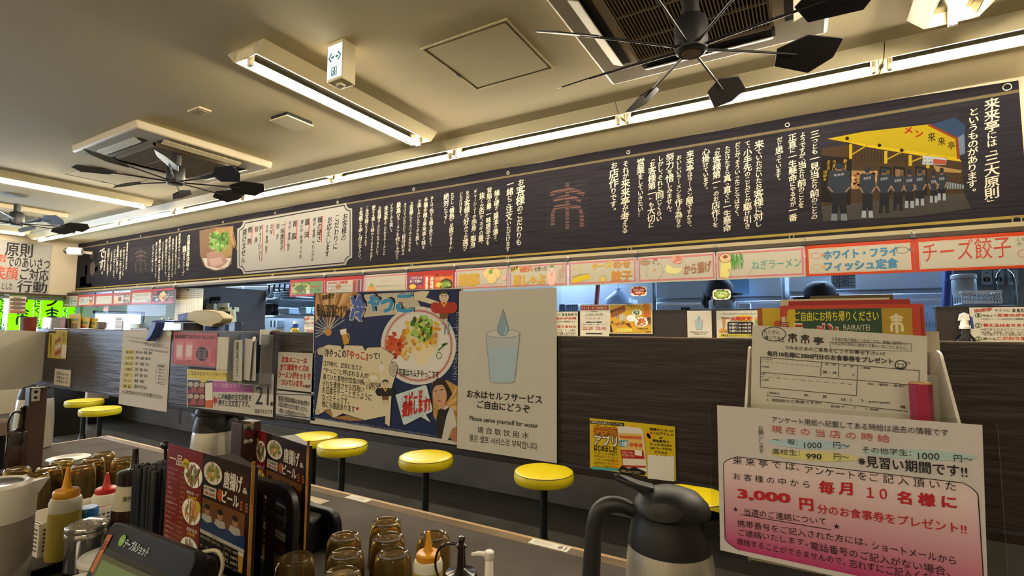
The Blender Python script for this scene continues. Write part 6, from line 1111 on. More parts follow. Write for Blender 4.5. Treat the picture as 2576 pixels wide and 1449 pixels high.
# amber tumblers, upside down
m_amber = M('amber_plastic', 'cba964', .05, tr=.92, ior=1.3)
def tumbler(label, x, y, z, group):
    t = thing('tumbler', label, 'tumbler', (x, y, z), 0, group)
    mb = MB(); out = [(.0400, 0), (.0405, .006), (.0385, .012), (.0375, .060), (.0355, .084), (.0335, .0925), (.030, .0965), (.024, .0955), (.022, .0935), (0, .0930)]
    inn = [(0, .0885), (.026, .0890), (.0315, .083), (.0345, .058), (.0360, .012), (.0372, 0)]
    mb.lathe(out + inn, n=32); pts = len(out + inn)
    # close the rim ring
    n = 32; base = (pts - 1) * n
    mb.F.pop() if len(mb.F[-1]) == n else None
    mb.F = [f for f in mb.F if len(f) < n]; mb.MI = [0] * len(mb.F)
    for i in range(n): mb.F.append((base + i, base + (i + 1) % n, (i + 1) % n, i)); mb.MI.append(0)
    mb.build('cup', m_amber, t)
    mb = MB(); mb.ball((0, 0, .0936), (.0022, .0022, .0012), 8); mb.build('mould_nub', m_amber, t)
    return t
G1 = 'upturned amber tumblers under the water sign'
rows = [(971, 1312, 'farthest amber tumbler of the right cluster, directly behind another'), (866, 1349, 'amber tumbler at left of the middle row beside the black tablet back'), (977, 1351, 'amber tumbler in the middle of the right cluster'), (1091, 1347, 'rightmost amber tumbler behind the looped strap of the sauce bottle'), (870, 1393, 'amber tumbler in front of the left middle one of the right cluster'), (989, 1392, 'amber tumbler with a bright shine, front centre of the right cluster'), (743, 1402, 'leftmost amber tumbler of the right cluster beside the menu stand'), (861, 1442, 'nearest amber tumbler cut by the bottom edge of the picture')]
tum = None
for px, py, lb in rows:
    p = PZ(px, py, TZ + .0955)
    if tum is None: tum = tumbler(lb, p.x, p.y, TZ, G1)
    else: dup(tum, (p.x, p.y, TZ), random.Random(px).random() * 6, lb)
G2 = 'two-high stacks of upturned amber tumblers at the left'
lrow = [(1085, 170, 'back middle'), (972, 232, 'second row middle'), (1290, 225, 'back right'), (650, 245, 'back left beside the white plate'), (868, 295, 'front right behind the red-capped bottle'), (515, 315, 'front middle behind the yellow-capped bottle'), (180, 325, 'far left by the post'), (375, 385, 'front left behind the white jug')]
for a, b, nm in lrow:
    p = PZ(a * .24084, 1100 + b * .24084, TZ + .131)
    for k, w_ in ((0, 'lower'), (1, 'upper')): dup(tum, (p.x, p.y, TZ + k * .036), a + k, '%s amber tumbler of the %s stack in the left cluster' % (w_, nm), G2).scale = (.87, .87, 1)

# thermos pitchers
m_tsteel = M('pitcher_steel', 'd2cdbf', .28, .72, nz=(40, .06), sc3=(8, 8, .3)); m_matte = M('matte_black_plastic', '1f1f1f', .48)
def pitcher(label, loc, rz, h=.315):
    t = thing('thermos_pitcher', label, 'pitcher', loc, rz, 'steel thermos pitchers with black tops'); k = h / .315
    L = lambda pr: [(r * k, z * k) for r, z in pr]
    mb = MB(); mb.lathe(L([(0, 0), (.060, 0), (.066, .004), (.068, .02), (.068, .12), (.066, .16), (.063, .205), (.0605, .220), (0, .220)]), n=40); mb.build('steel_body', m_tsteel, t)
    mb = MB(); mb.lathe(L([(.0612, .220), (.061, .228), (.056, .252), (.0525, .263), (.0525, .268), (.048, .27), (0, .27)]), n=40)
    sp = [(.02, -.03, .235), (.02, .03, .235)]
    V = [(.035, -.036, .228), (.035, .036, .228), (.048, -.034, .262), (.048, .034, .262), (.082, -.012, .258), (.082, .012, .258), (.092, 0, .266), (.072, -.010, .246), (.072, .010, .246), (.044, -.03, .270), (.044, .03, .270), (.082, -.014, .268), (.082, .014, .268)]
    mb.add([tuple(c * k for c in v) for v in V], [(0, 2, 4, 7), (1, 8, 5, 3), (0, 7, 8, 1), (7, 4, 6), (8, 6, 5), (7, 6, 8), (2, 9, 11, 4), (3, 5, 12, 10), (4, 11, 6), (5, 6, 12)])
    mb.build('black_shoulder', m_matte, t, 0, ang=60)
    mb = MB(); mb.lathe(L([(.050, .268), (.0515, .273), (.048, .285), (.036, .299), (.018, .306), (0, .307)]), (.004 * k, 0, 0), n=40, sx=1.12); lid = mb.build('lid', m_matte, t)
    mb = MB(); mb.prism([(-.035 * k, .293 * k), (-.05 * k, .302 * k), (-.078 * k, .313 * k), (-.083 * k, .318 * k), (-.075 * k, .320 * k), (-.045 * k, .311 * k), (-.02 * k, .306 * k)], -.013 * k, .013 * k, 'y'); mb.build('thumb_lever', m_matte, lid, .004, 3)
    mb = MB(); mb.lathe(L([(0, 0), (.012, .001), (.016, .004), (0, .005)]), X=Matrix.Translation((-.012 * k, -.049 * k, .283 * k)) @ Matrix.Rotation(radians(70), 4, 'X') @ Matrix.Diagonal((1.7, .8, 1, 1)), n=20); mb.build('side_button', m_black, lid)
    mb = MB(); P = [(-.050, 0, .266), (-.075, 0, .276), (-.100, 0, .270), (-.112, 0, .250), (-.116, 0, .20), (-.119, 0, .145), (-.117, 0, .118), (-.108, 0, .112)]
    mb.tube([tuple(c * k for c in p) for p in P], [q * k for q in (.010, .0125, .0135, .0135, .0135, .0145, .0135, .006)], 12); mb.build('handle', m_matte, t)
    return t
b = PY(1684, 1400, .815); pt_ = pitcher('large steel thermos pitcher with black lid in front right of the seats', (b.x, .815, TZ), radians(18), E - .228 - TZ - .006)
b = PY(522, 1130, .93); dup(pt_, (b.x, .95, TZ), radians(196), 'steel thermos pitcher with spout to the left behind the menu post')
b = PY(75, 1100, .92); dup(pt_, (b.x, .93, TZ), radians(160), 'steel thermos pitcher half hidden behind the far left post')

# pump soy bottle with strap, white stick, orange nozzle in front of the near tumblers
m_soy = M('dark_cap_plastic', '1c1512', .22, coat=.3)
def sauce(label, loc, rz, hb=.145, group='squeeze bottles with strapped dark caps', body='soy_bottle', r=.030):
    t = thing('sauce_bottle', label, 'bottle', loc, rz, group)
    mb = MB(); mb.lathe([(0, 0), (r, 0), (r * 1.05, .006), (r, hb * .6), (r * .9, hb * .66), (0, hb * .66)], n=26); mb.build('bottle', M(body, '2a1a12' if body == 'soy_bottle' else 'c3b492', .2), t)
    mb = MB(); mb.lathe([(r * .98, hb * .62), (r, hb * .86), (r * .93, hb * .91), (r * .45, hb * .94), (.0085, hb * .98), (.0065, hb * 1.28), (0, hb * 1.28)], n=26); cap = mb.build('dark_cap', m_soy, t)
    mb = MB(); z = hb * 1.28; mb.tube([(r * .95, 0, hb * .70), (r * 1.5, 0, hb * .78), (r * 1.75, 0, hb * .98), (r * 1.55, 0, hb * 1.2), (r * 1.0, 0, z + .004), (0, 0, z + .004)], [.0022] * 4 + [.003, .003], 8); mb.build('strap', m_soy, cap)
    mb = MB(); mb.lathe([(0, z), (.010, z), (.011, z + .004), (.0055, z + .007), (.0055, z + .010), (.007, z + .014), (.005, z + .019), (0, z + .02)], n=16); mb.build('stopper', m_soy, cap)
    return t
p = PZ(1160, 1449, TZ + .10); s0 = sauce('dark soy sauce bottle with a looped strap and ball stopper beside the tumblers', (p.x, p.y, TZ), radians(195), .118)
p = PZ(1213, 1404, TZ + .145); t = thing('white_dispenser', 'thin white pump stem with bent spout right of the dark soy bottle', 'dispenser', (p.x + .012, p.y + .004, TZ))
mb = MB(); mb.lathe([(0, 0), (.022, 0), (.022, .07), (.012, .085), (0, .085)], n=18); mb.build('bottle', m_white, t); mb = MB(); mb.lathe([(0, .08), (.009, .08), (.007, .142), (.0065, .143), (.0085, .146), (.0085, .157), (.006, .159), (0, .159)], n=16); mb.build('stem', m_white, t); mb = MB(); mb.tube([(0, 0, .152), (-.02, -.003, .151), (-.033, -.005, .147)], [.005, .004, .003], 8); mb.build('spout', m_white, t)
m_orange = M('orange_cap', 'c98a1e', .35)
def nozzle_bottle(name, label, loc, h, r, capm, liquid, fill, bodym, group):
    t = thing(name, label, 'bottle', loc, 0, group)
    mb = MB(); mb.lathe([(0, 0), (r, 0), (r * 1.03, .006), (r, h * fill)], n=30); mb.F = [f for f in mb.F]; mb.MI = [0] * len(mb.F); mb.build('sauce', liquid, t)
    mb = MB(); mb.lathe([(r, h * fill), (r, h * .62), (r * .92, h * .66), (r * .8, h * .67), (0, h * .67)], n=30); mb.build('bottle_wall', bodym, t)
    mb = MB(); mb.lathe([(r * .80, h * .665), (r * .82, h * .67), (r * .82, h * .735), (r * .72, h * .755), (r * .35, h * .765), (r * .27, h * .80), (r * .10, h), (0, h)], n=26); mb.build('nozzle_cap', capm, t)
    return t
m_trans = M('translucent_bottle', 'c9c3ae', .35); m_liq = M('amber_liquid', 'a8923e', .3, nz=(6, .12)); m_red = M('red_cap', 'a8201a', .35)
p = PZ(1077, 1404, TZ + .105); nozzle_bottle('squeeze_bottle', 'orange pointed nozzle bottle at the bottom edge before the right cluster', (p.x, p.y, TZ), .155, .028, m_orange, m_liq, .55, m_trans, 'nozzle squeeze bottles')

# condiment tray on the left
K2 = lambda a, b: (a * .24084, 1100 + b * .24084)
p = PZ(150, 1419, TZ); yb = p; nozzle_bottle('squeeze_bottle', 'tall squeeze bottle of yellow vinegar with orange nozzle on the black tray', (p.x - .02, p.y + .01, TZ + .008), .205, .031, m_orange, m_liq, .52, m_trans, 'nozzle squeeze bottles')
p = PZ(236, 1250, TZ + .105); nozzle_bottle('squeeze_bottle', 'short red-nozzled squeeze bottle with pinkish sauce behind the shaker', (p.x - .02, p.y + .035, TZ), .155, .030, m_red, M('pink_sauce', 'b98a6a', .4), .5, m_trans, 'nozzle squeeze bottles')
def rect_tray(t, x0, y0, x1, y1, h, wall, m_, name):
    mb = MB(); mb.b2((x0, y0, 0), (x1, y1, wall))
    for a, b in (((x0, y0), (x1, y0 + wall)), ((x0, y1 - wall), (x1, y1)), ((x0, y0), (x0 + wall, y1)), ((x1 - wall, y0), (x1, y1))): mb.b2((*a, 0), (*b, h))
    return mb.build(name, m_, t, .002)
a = PZ(75, 1420, TZ); b = PZ(222, 1425, TZ)
t = thing('serving_tray', 'black low tray with a shiny lip under the yellow bottle and shaker', 'tray', (-1.365, .51, TZ), radians(4))
rect_tray(t, -.115, -.085, .09, .085, .017, .004, M('glossy_black', '121110', .12), 'tray'); mb = MB(); mb.b2((-.119, -.089, .0165), (.094, -.081, .0185)); mb.b2((.086, -.089, .0165), (.094, .089, .0185)); mb.build('worn_lip', M('worn_gold', '8a7038', .3, .5), t, .001)
p = PZ(208, 1440, TZ + .004); sh = thing('steel_shaker', 'stainless steel shaker with perforated domed lid on the black tray', 'shaker', (p.x - .025, p.y + .012, TZ + .0045))
mb = MB(); mb.lathe([(0, 0), (.036, 0), (.038, .003), (.038, .083), (.0385, .084), (0, .084)], n=36); mb.build('body', M('polished_steel', 'd4d1ca', .14, .85), sh)
mb = MB(); mb.lathe([(.0395, .070), (.0405, .074), (.0405, .080), (.039, .083), (.0405, .086), (.0405, .093), (.039, .096), (.028, .102), (.012, .105), (0, .1055)], n=36); lid = mb.build('lid', M('polished_steel'), sh)
mb = MB()
for rr, n_ in ((.008, 6), (.016, 12), (.024, 16)):
    for i in range(n_): a = 2 * pi * i / n_; mb.lathe([(0, 0), (.0016, 0), (.0016, .0006), (0, .0006)], (rr * cos(a), rr * sin(a), .1045 - .5 * rr * .16), n=6)
mb.build('holes', m_dark, lid)
p = PZ(250, 1282, TZ + .095); t = thing('blue_cap_bottle', 'small pepper bottle with bright blue cap behind the shaker', 'bottle', (p.x - .02, p.y - .018, TZ))
mb = MB(); mb.lathe([(0, 0), (.022, 0), (.022, .075), (0, .075)], n=22); mb.build('jar', m_trans, t); mb = MB(); mb.lathe([(.0225, .07), (.0235, .072), (.0235, .099), (.021, .103), (0, .1035)], n=24); mb.build('blue_cap', M('bright_blue_cap', '1f6cb0', .35), t)
p = PZ(337, 1200, TZ + .175); t = thing('gyoza_sauce_bottle', 'clear dispenser of dumpling sauce with tall dark spout and label', 'bottle', (p.x, p.y, TZ))
mb = MB(); mb.lathe([(0, 0), (.047, 0), (.048, .004), (.041, .105)], n=30); mb.build('dark_sauce', M('dark_soy', '2c1a10', .2), t); mb = MB(); mb.lathe([(.041, .105), (.034, .155), (.032, .165), (0, .165)], n=30); mb.build('bottle_wall', M('clear_bottle_wall', 'b5ab8e', .15), t)
mb = MB(); mb.lathe([(.0325, .16), (.035, .162), (.035, .188), (.031, .192), (.012, .195), (.009, .2), (.0065, .245), (0, .245)], n=26); mb.build('dark_cap', m_soy, t)
mb = MB(); mb.tube([(-.034, .0, .18), (-.055, .004, .172), (-.066, .004, .150), (-.062, .002, .128), (-.046, 0, .118)], .0018, 6); mb.build('cap_strap', M('white_strap', 'c9c3b0', .4), t)
c = CV((t.location.x + .917 * .0385, t.location.y - .398 * .0385, TZ + .128), (.398, .917, 0), (0, 0, 1), lambda a, b: (a * .04 - .02, b * .013), .0003); c.sheet(0, 0, 1, 1, 'c0b592', .0004); c.t('餃子のタレ', .05, .12, .95, .88, '2a221a', .02, 2); c.build('name_label', t)
# chopsticks in a clear box with a small spoon
p = PZ(402, 1178, TZ + .215); cb = Vector((p.x, p.y, TZ))
t = thing('chopstick_box', 'clear open box holding the black chopsticks', 'box', cb, radians(6))
mb = MB()
for s in (-1, 1): mb.b2((s * .047 - .001, -.036, 0), (s * .047 + .001, .036, .205)); mb.b2((-.047, s * .036 - .001, 0), (.047, s * .036 + .001, .205))
mb.b2((-.047, -.036, 0), (.047, .036, .003)); mb.build('clear_walls', ACRYL, t)
m_chop = M('black_chopstick', '2e2f31', .35); ch = None; R = random.Random(6); k = 0
for iy in range(6):
    for ix in range(8):
        x = -.040 + ix * .0108 + (iy % 2) * .004; y = -.029 + iy * .0116; z = .004 + R.random() * .008
        X = Vector((x * 1.04, y * 1.04, 0)); Xr = Vector((X.x * cos(.105) - X.y * sin(.105), X.x * sin(.105) + X.y * cos(.105), 0))
        if ch is None:
            mb = MB(); mb.lathe([(0, 0), (.0028, 0), (.0049, .17), (.0052, .212), (.004, .2155), (0, .216)], n=8); ch = mb.build('chopstick', m_chop, None, origin=False); tag(ch, 'black chopstick standing packed with others in the clear box', 'chopstick', 'black chopsticks in the clear box'); ch.location = cb + Xr + Vector((0, 0, z))
        else: o = ch.copy(); COL.objects.link(o); o.location = cb + Xr + Vector((0, 0, z)); o.rotation_euler = (R.uniform(-.03, .03), R.uniform(-.03, .03), 0)
p = PZ(404, 1118, TZ + .26); t = thing('ladle_spoon', 'dark spoon handle with a ball end standing behind the chopsticks', 'spoon', (p.x + .005, p.y + .01, TZ)); mb = MB(); mb.tube([(.01, 0, 0), (.008, 0, .16), (.002, 0, .225), (-.001, 0, .25)], [.003, .003, .004, .004], 8); mb.build('stem', m_soy, t); mb = MB(); mb.ball((-.001, 0, .257), (.012, .012, .011), 16); mb.build('knob', m_soy, t)
# perforated basket behind the bottles
a = PZ(85, 1325, TZ + .075); t = thing('perforated_basket', 'white perforated plastic basket standing behind the yellow bottle', 'basket', (-1.656, .592, TZ), radians(2))
mb = MB(); hw, hd, hh = .06, .078, .078
for s in (-1, 1): mb.b2((s * hw - .0015, -hd, 0), (s * hw + .0015, hd, hh)); mb.b2((-hw, s * hd - .0015, 0), (hw, s * hd + .0015, hh))
mb.b2((-hw, -hd, 0), (hw, hd, .003)); mb.build('walls', m_white, t); mb = MB(); [mb.b2((-hw - .003, s * hd - .004, hh - .004), (hw + .003, s * hd + .004, hh)) or mb.b2((s * hw - .004, -hd, hh - .004), (s * hw + .004, hd, hh)) for s in (-1, 1)]; mb.build('rim', m_white, t, .001)
mb = MB()
for r in range(6):
    for q in range(10): mb.b2((-hw + .008 + q * .0108, -hd - .0022, .012 + r * .0095), (-hw + .0142 + q * .0108, -hd - .001, .0165 + r * .0095))
    for q in range(13): mb.b2((hw + .001, -hd + .006 + q * .0108, .012 + r * .0095), (hw + .0022, -hd + .012 + q * .0108, .0165 + r * .0095))
mb.build('perforations', M('basket_shadow_holes', '4a4436', .8), t)
# white lidded tub and second tub
m_tub = M('milky_tub', 'c3bfb2', .35)
def tub(label, loc, r, h):
    t = thing('lidded_tub', label, 'tub', loc, 0, 'white lidded tubs'); mb = MB(); mb.lathe([(0, 0), (r * .82, 0), (r * .86, .004), (r * .96, h * .8), (0, h * .8)], n=30); mb.build('tub', m_tub, t)
    mb = MB(); mb.lathe([(r * .97, h * .74), (r * 1.04, h * .76), (r * 1.05, h * .85), (r * .98, h * .93), (r * .7, h * .95), (r * .6, h), (0, h)], n=30); mb.build('lid', M('milky_lid', 'cbc8bd', .3), t); return t
p = PZ(283, 1385, TZ + .07); tub('white tub with flat translucent lid between shaker and order tablet', (p.x, p.y - .005, TZ), .052, .072); p = PZ(265, 1432, TZ + .06); tub('white tub cut by the bottom edge left of the order tablet', (p.x + .02, p.y - .045, TZ), .05, .062)
# big white jug at the left edge
p = PZ(14, 1225, TZ + .225); t = thing('water_jug', 'large white jug with grey body and dark glossy lid at the left edge', 'jug', (p.x - .045, p.y - .005, TZ))
mb = MB(); mb.lathe([(0, 0), (.062, 0), (.066, .005), (.066, .16), (0, .16)], n=36); mb.build('grey_body', M('warm_grey', '8f887a', .45), t); mb = MB(); mb.lathe([(.0668, .155), (.067, .19), (.06, .222), (.052, .2285), (.049, .2275), (.045, .222), (0, .222)], n=36)
mb.add([(.05, -.02, .222), (.05, .02, .222), (.086, 0, .2275), (.05, -.018, .195), (.05, .018, .195), (.066, 0, .19)], [(0, 2, 1), (0, 3, 5, 2), (1, 2, 5, 4), (0, 1, 4, 3)]); mb.build('white_collar', M('jug_white', 'cfcabb', .35), t, 0).rotation_euler.z = radians(62)
mb = MB(); mb.lathe([(.047, .2225), (.044, .2262), (.02, .2275), (0, .2275)], n=30); mb.build('glossy_lid', M('blue_black_gloss', '1d2630', .08), t)
# left-hand end: plate, strapped bottle, white bottle, cloth
p = PZ(172, 1161, TZ + .06); t = thing('white_plate', 'white plate lying on the tumbler stacks at the back left', 'plate', (p.x, p.y, TZ + .065), 0); mb = MB(); mb.lathe([(0, 0), (.05, 0), (.060, .006), (.063, .009), (.060, .009), (.05, .004), (0, .004)], n=32); mb.build('dish', M('porcelain', 'a9a69d', .3), t)
t = thing('plate_stand', 'clear stand carrying the white plate behind the left tumblers', 'stand', (p.x, p.y, TZ)); mb = MB(); mb.lathe([(0, 0), (.04, 0), (.03, .01), (.012, .02), (.012, .055), (.04, .064), (0, .064)], n=20); mb.build('pedestal', m_trans, t)
p = PZ(24, 1200, TZ); dup(s0, (p.x - .045, p.y + .035, TZ), radians(200), 'dark strapped sauce bottle at the far left before the post', 'squeeze bottles with strapped dark caps').scale = (1.25, 1.25, 1.45)
p = PZ(4, 1200, TZ); nozzle_bottle('squeeze_bottle', 'white bottle with yellow cap cut by the left edge', (p.x - .055, p.y - .045, TZ), .2, .03, m_orange, m_white, .6, m_white, 'nozzle squeeze bottles')
p = PZ(18, 1070, TZ + .2); t = thing('folded_cloth', 'greyish brown folded cloth draped over a dark box at the left edge', 'cloth', (p.x - .30, p.y + .02, TZ)); mb = MB(); mb.b2((-.07, -.05, 0), (.055, .05, .165)); mb.build('dark_box', m_black, t, .006)
mb = MB(); P = [(-.08, .172), (.03, .19), (.062, .178), (.078, .13), (.072, .128), (.056, .168), (.028, .18), (-.08, .163)]; mb.prism(P, -.055, .055, 'y'); mb.build('cloth', M('taupe_cloth', '6b5a52', .9, nz=(20, .2)), t, .002)

# order tablet
m_tab = M('tablet_black', '131418', .42, sp=.25)
a = PZ(330, 1295, TZ + .20); b = PZ(552, 1374, TZ + .20); wT = (b - a).length
t = thing('order_tablet', 'black order tablet in a stand with green screen at the bottom left', 'tablet', ((a.x + b.x) / 2, (a.y + b.y) / 2 - .03, TZ), math.atan2(b.y - a.y, b.x - a.x))
TX = Matrix.Translation((0, .0, .20)) @ Matrix.Rotation(radians(-24), 4, 'X')     # face looks towards -y, leaning back
hw = wT / 2 - .004
mb = MB(); P = []
for cx, cz, t0 in ((hw - .018, -.018, 0), (-hw + .018, -.018, 90), (-hw + .018, -.185, 180), (hw - .018, -.185, 270)): P += [(cx + .018 * cos(radians(t0 + q)), cz + .018 * sin(radians(t0 + q))) for q in (0, 30, 60, 90)]
mb.prism(P, 0, .022, 'y', TX); mb.build('casing', m_tab, t, .005, 3)
mb = MB(); mb.prism([(-hw + .006, -.04), (hw - .006, -.04), (hw - .006, -.19), (-hw + .006, -.19)], -.001, .001, 'y', TX); mb.build('screen_glass', M('screen_black', '0b0c0e', .12), t)
fm = lambda p, q: (p, q)
c = CV(t.location, (1, 0, 0), (0, 0, 1), fm, .0004); M3 = Matrix.Rotation(t.rotation_euler.z, 4, 'Z')
O = TX @ Vector((0, -.0012, 0)); c.O = t.location + O; c.U = Vector((1, 0, 0)); c.W = (TX.to_3x3() @ Vector((0, 0, 1))); c.N = c.U.cross(c.W)
c.use(M('screen_glow', '55682e', .3, em=.13)); c.rect(-hw + .02, -.185, hw - .02, -.05, 'ffffff', 1); c.use(M('screen_glow_blue', '6d80a8', .3, em=.16)); c.rect(-hw + .045, -.150, -hw + .092, -.085, 'ffffff', 2); c.mi = 0
for i, s_ in enumerate(('総計', '注文リスト', '(1名)')): c.t(s_, -hw + .050, -.098 - i * .018, -hw + .05 + (.014, .034, .02)[i], -.090 - i * .018, '2c3a55', .02, 3)
c.frame(-hw + .02, -.185, hw - .02, -.05, .008, '4a4a24', 1.4); c.t('ファミリーラーメン', -hw + .12, -.112, -hw + .2, -.102, '39482a', .0, 3)
c.ell(-hw + .058, -.022, .009, .009, '6fa03c', 1, 20); c.t('Order', -hw + .051, -.025, -hw + .065, -.018, 'b9c7a8', .03, 2); c.t('テーブルショット', -hw + .068, -.031, -hw + .145, -.016, 'b9bfc2', .05, 2, sh=.2); c.poly([(-hw + .008, -.022), (-hw + .022, -.02), (-hw + .02, -.08), (-hw + .008, -.08)], 'b0602a', 1); c.v('全', -hw + .0145, -.03, -hw + .0145, -.045, col='3a1c10', lay=2, mix=False, slant=0)
c.build('screen_and_lettering', t)
mb = MB(); mb.prism([(.03, 0), (.115, 0), (.115, .012), (.075, .15), (.055, .15), (.03, .03)], -.06, .06, 'x'); mb.build('stand', m_black, t, .004)
mb = MB(); mb.tube([(hw - .02, .018, .19), (hw + .002, .03, .195), (hw + .012, .034, .175), (hw + .008, .03, .15)], .003, 8); mb.build('tape_loop', M('pale_tape', 'b5ab8e', .25), t)

# folding menus in clear sleeves
MAR, DK = '74221f', '1f1718'
def menu(label, A, B, Cc, h, group, wl=True):
    """A left edge, B fold, C right edge (xy), h height"""
    t = thing('folding_menu', label, 'menu', (B[0], B[1], TZ + .003), 0, group)
    for nm, P, Q in ((('left_page', A, B),) if wl else ()) + (('right_page', B, Cc),):
        P = Vector((*P, TZ + .003)); Q = Vector((*Q, TZ + .003)); U = (Q - P); wd = U.length
        c = CV(P, U, (0, 0, 1), lambda a, b, wd=wd: (a * wd, b * h), .00035)
        c.use(FILM); c.rect(-.01, 0, 1.01, 1.02, 'ffffff', 3.5); c.mi = 0
        if nm == 'left_page':
            c.sheet(0, 0, 1, .965, MAR, .0012); c.t('一品', .07, .83, .46, .905, 'cfc4b4', .03, 2); c.ell(.56, .86, .1, .035, 'c2a82c', 2); c.t('大人気', .49, .85, .63, .87, '4a3a10', .02, 3)
            for i, (y, s_) in enumerate(((.80, 1), (.555, 2), (.30, 3))): food(c, .77, y, .25, .085, [['7a4a2c', '9a6a3c', '5a6a2c', '6a2c1c'], ['a8502c', 'b87038', '5a7a2c', 'c48c4c'], ['8a7a5c', '5a5a3c', 'a08a6c', '6a4a34']][i], 30 + i, 2, 40)
            c.t('焼肉ポーク', .62, .665, .95, .69, 'd0c4b4', .03, 3); c.t('700円', .66, .635, .92, .66, 'c9a82c', .04, 3); c.t('麻婆豆腐', .68, .425, .96, .45, 'd0c4b4', .03, 3); c.t('570円', .7, .395, .92, .42, 'c9a82c', .04, 3); c.ell(.93, .60, .09, .04, 'c2a82c', 2.9)
            for i, s_ in enumerate(('ミニキムチ', 'キムチ', 'ウインナー', '大', '枝豆', '冷奴', 'エビフライ', '白身魚フライ', 'アジフライ', 'ミンチカツ', '串カツ', 'ねぎチャーシュー', '海老マヨ', '焼きチャーハン', '温玉チャーハン')): c.t(s_, .06, .79 - i * .034, .06 + .045 * len(s_) + .05, .806 - i * .034, 'c9bcae', .01, 2); c.t('%d円' % (160 + i * 30), .42, .787 - i * .034, .56, .803 - i * .034, 'b0862a', .02, 2)
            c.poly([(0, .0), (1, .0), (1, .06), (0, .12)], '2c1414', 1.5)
        else:
            c.sheet(0, 0, 1, .965, DK, .0012); c.poly([(.5, .66), (.96, .66), (.96, .92), (.6, .92)], '3a1e16', 1.3)
            for i in range(9): c.ell(.84 + .1 * (i % 3), .70 + .02 * (i // 3), .03, .008, '9a5a2a', 1.4, 8)
            food(c, .24, .855, .2, .072, ['8a5a2c', 'a8783c', 'c8a050', '5a7a2c'], 40, 2, 40, 'cfc6b8'); c.t('唐揚げ', .48, .79, .85, .90, 'cfc8b8', .045, 3); c.t('&', .86, .80, .95, .835, 'cfc8b8', .03, 3); c.t('ビール', .46, .70, .80, .775, 'cfc8b8', .05, 3)
            c.poly([(.06, .70), (.34, .70), (.34, .765), (.06, .765)], 'b9b0a2', 3); c.t('選べる肉唐揚げ', .08, .738, .32, .757, '3a2c24', .02, 4); c.t('5個 550円', .08, .707, .32, .73, '9a3a22', .03, 4); c.ell(.42, .735, .06, .04, 'a84a1c', 3.2)
            c.poly([(.04, .52), (.92, .52), (.92, .68), (.04, .68)], '6a4226', 2)
            for i, x in enumerate((.16, .44, .74)): c.poly([(x - .13, .53), (x + .13, .53), (x + .09, .58), (x - .09, .58)], 'a8a29a', 2.3); c.ell(x, .605, .055, .032, '9a7054', 2.4, 14); c.ell(x, .63, .06, .018, '241c1a', 2.5, 12)
            c.poly([(.03, .46), (.94, .46), (.94, .555), (.74, .53), (.60, .55), (.44, .53), (.30, .55), (.16, .53), (.03, .55)], '22365c', 2.8); c.rect(.03, .452, .94, .475, 'b0aa9c', 3); c.t('生中', .3, .455, .4, .472, '4a4640', 0, 4)
            c.rect(.03, .28, .94, .45, '171314', 2); c.t('爽やかな香りと深いコク。', .05, .42, .48, .44, 'c4b8a4', .01, 3); c.t('ザ・プレミアムなビール', .05, .36, .60, .383, 'c4b8a4', .01, 3); c.t('ビアボール', .05, .285, .3, .305, 'c4b8a4', .01, 3)
            for i, s_ in enumerate(('［グラス］400円', '［中］580円', '［大］690円', '［ピッチャー］690円')): c.t(s_, .55, .42 - i * .034, .82, .442 - i * .034, 'c9bc9c', .01, 3)
            c.poly([(.84, .33), (.92, .33), (.93, .45), (.83, .45)], 'b58a34', 3); c.rect(.83, .43, .93, .45, 'd0c8b8', 3.2)
            c.rect(.03, .215, .62, .272, 'b0a690', 2.3); c.t('ウイスキーハイボール', .06, .225, .6, .262, '3a2c20', .03, 3); c.rect(.64, .10, .95, .272, 'c07a20', 2.3); c.poly([(.66, .10), (.93, .10), (.88, .16), (.70, .16)], 'b9b2a6', 2.6); c.ell(.79, .19, .07, .035, 'a47a5c', 2.7, 14); c.ell(.79, .215, .075, .02, '3a3432', 2.8, 12); c.t('広告タイム', .68, .245, .92, .26, '7a3a18', .02, 3)
            c.t('角ハイボール', .05, .18, .3, .2, 'c4b8a4', .02, 3); c.rect(.03, .12, .62, .17, '4a1a1a', 2.1); c.t('美味', .05, .125, .13, .145, 'c9bcae', .02, 3); c.rect(.03, .0, .95, .098, 'a8962c', 2.4); c.t('サワーと酎ハイ', .05, .07, .6, .092, '2a2410', .03, 3); c.ell(.68, .05, .14, .05, '8a7a2a', 2.6); c.ell(.72, .045, .06, .03, '7a5a3c', 2.7)
        c.t('来来亭', .3 if nm != 'left_page' else .3, .975, .6, .99, '9a3a34', .02, 2) if 0 else None
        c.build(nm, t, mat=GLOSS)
    mb = MB(); Q = Vector((*Cc, 0)) - Vector((B[0], B[1], 0)); mb.b2((Q.x - .001, Q.y, 0), (Q.x + .001, Q.y + .006, h)); mb.build('coloured_back_pages', M('page_edges', 'a87838', .5, nz=(14, .5)), t)
    d_ = Q.normalized(); n_ = Vector((-d_.y, d_.x, 0)); pr = [Q + n_ * .004, Q - d_ * .15 + n_ * .006, Q - d_ * .14 + n_ * .04, Q + n_ * .012]; mb = MB(); mb.prism([(v.x, v.y) for v in pr], .001, h - .012, 'z'); mb.build('rear_pages', M('dark_pages', '1c1415', .4), t)
    return t
A = PZ(424, 1106, TZ + .30); B = PZ(512, 1130, TZ + .30); Cc = PZ(634, 1166, TZ + .30)
menu('front folding food menu with maroon and black pages behind the order tablet', (A.x, A.y), (B.x, B.y), (Cc.x, Cc.y), .30, 'folding menus')
B = PZ(671, 1080, TZ + .30); Cc = PZ(773, 1113, TZ + .30); A = B + (B - Cc) * .55
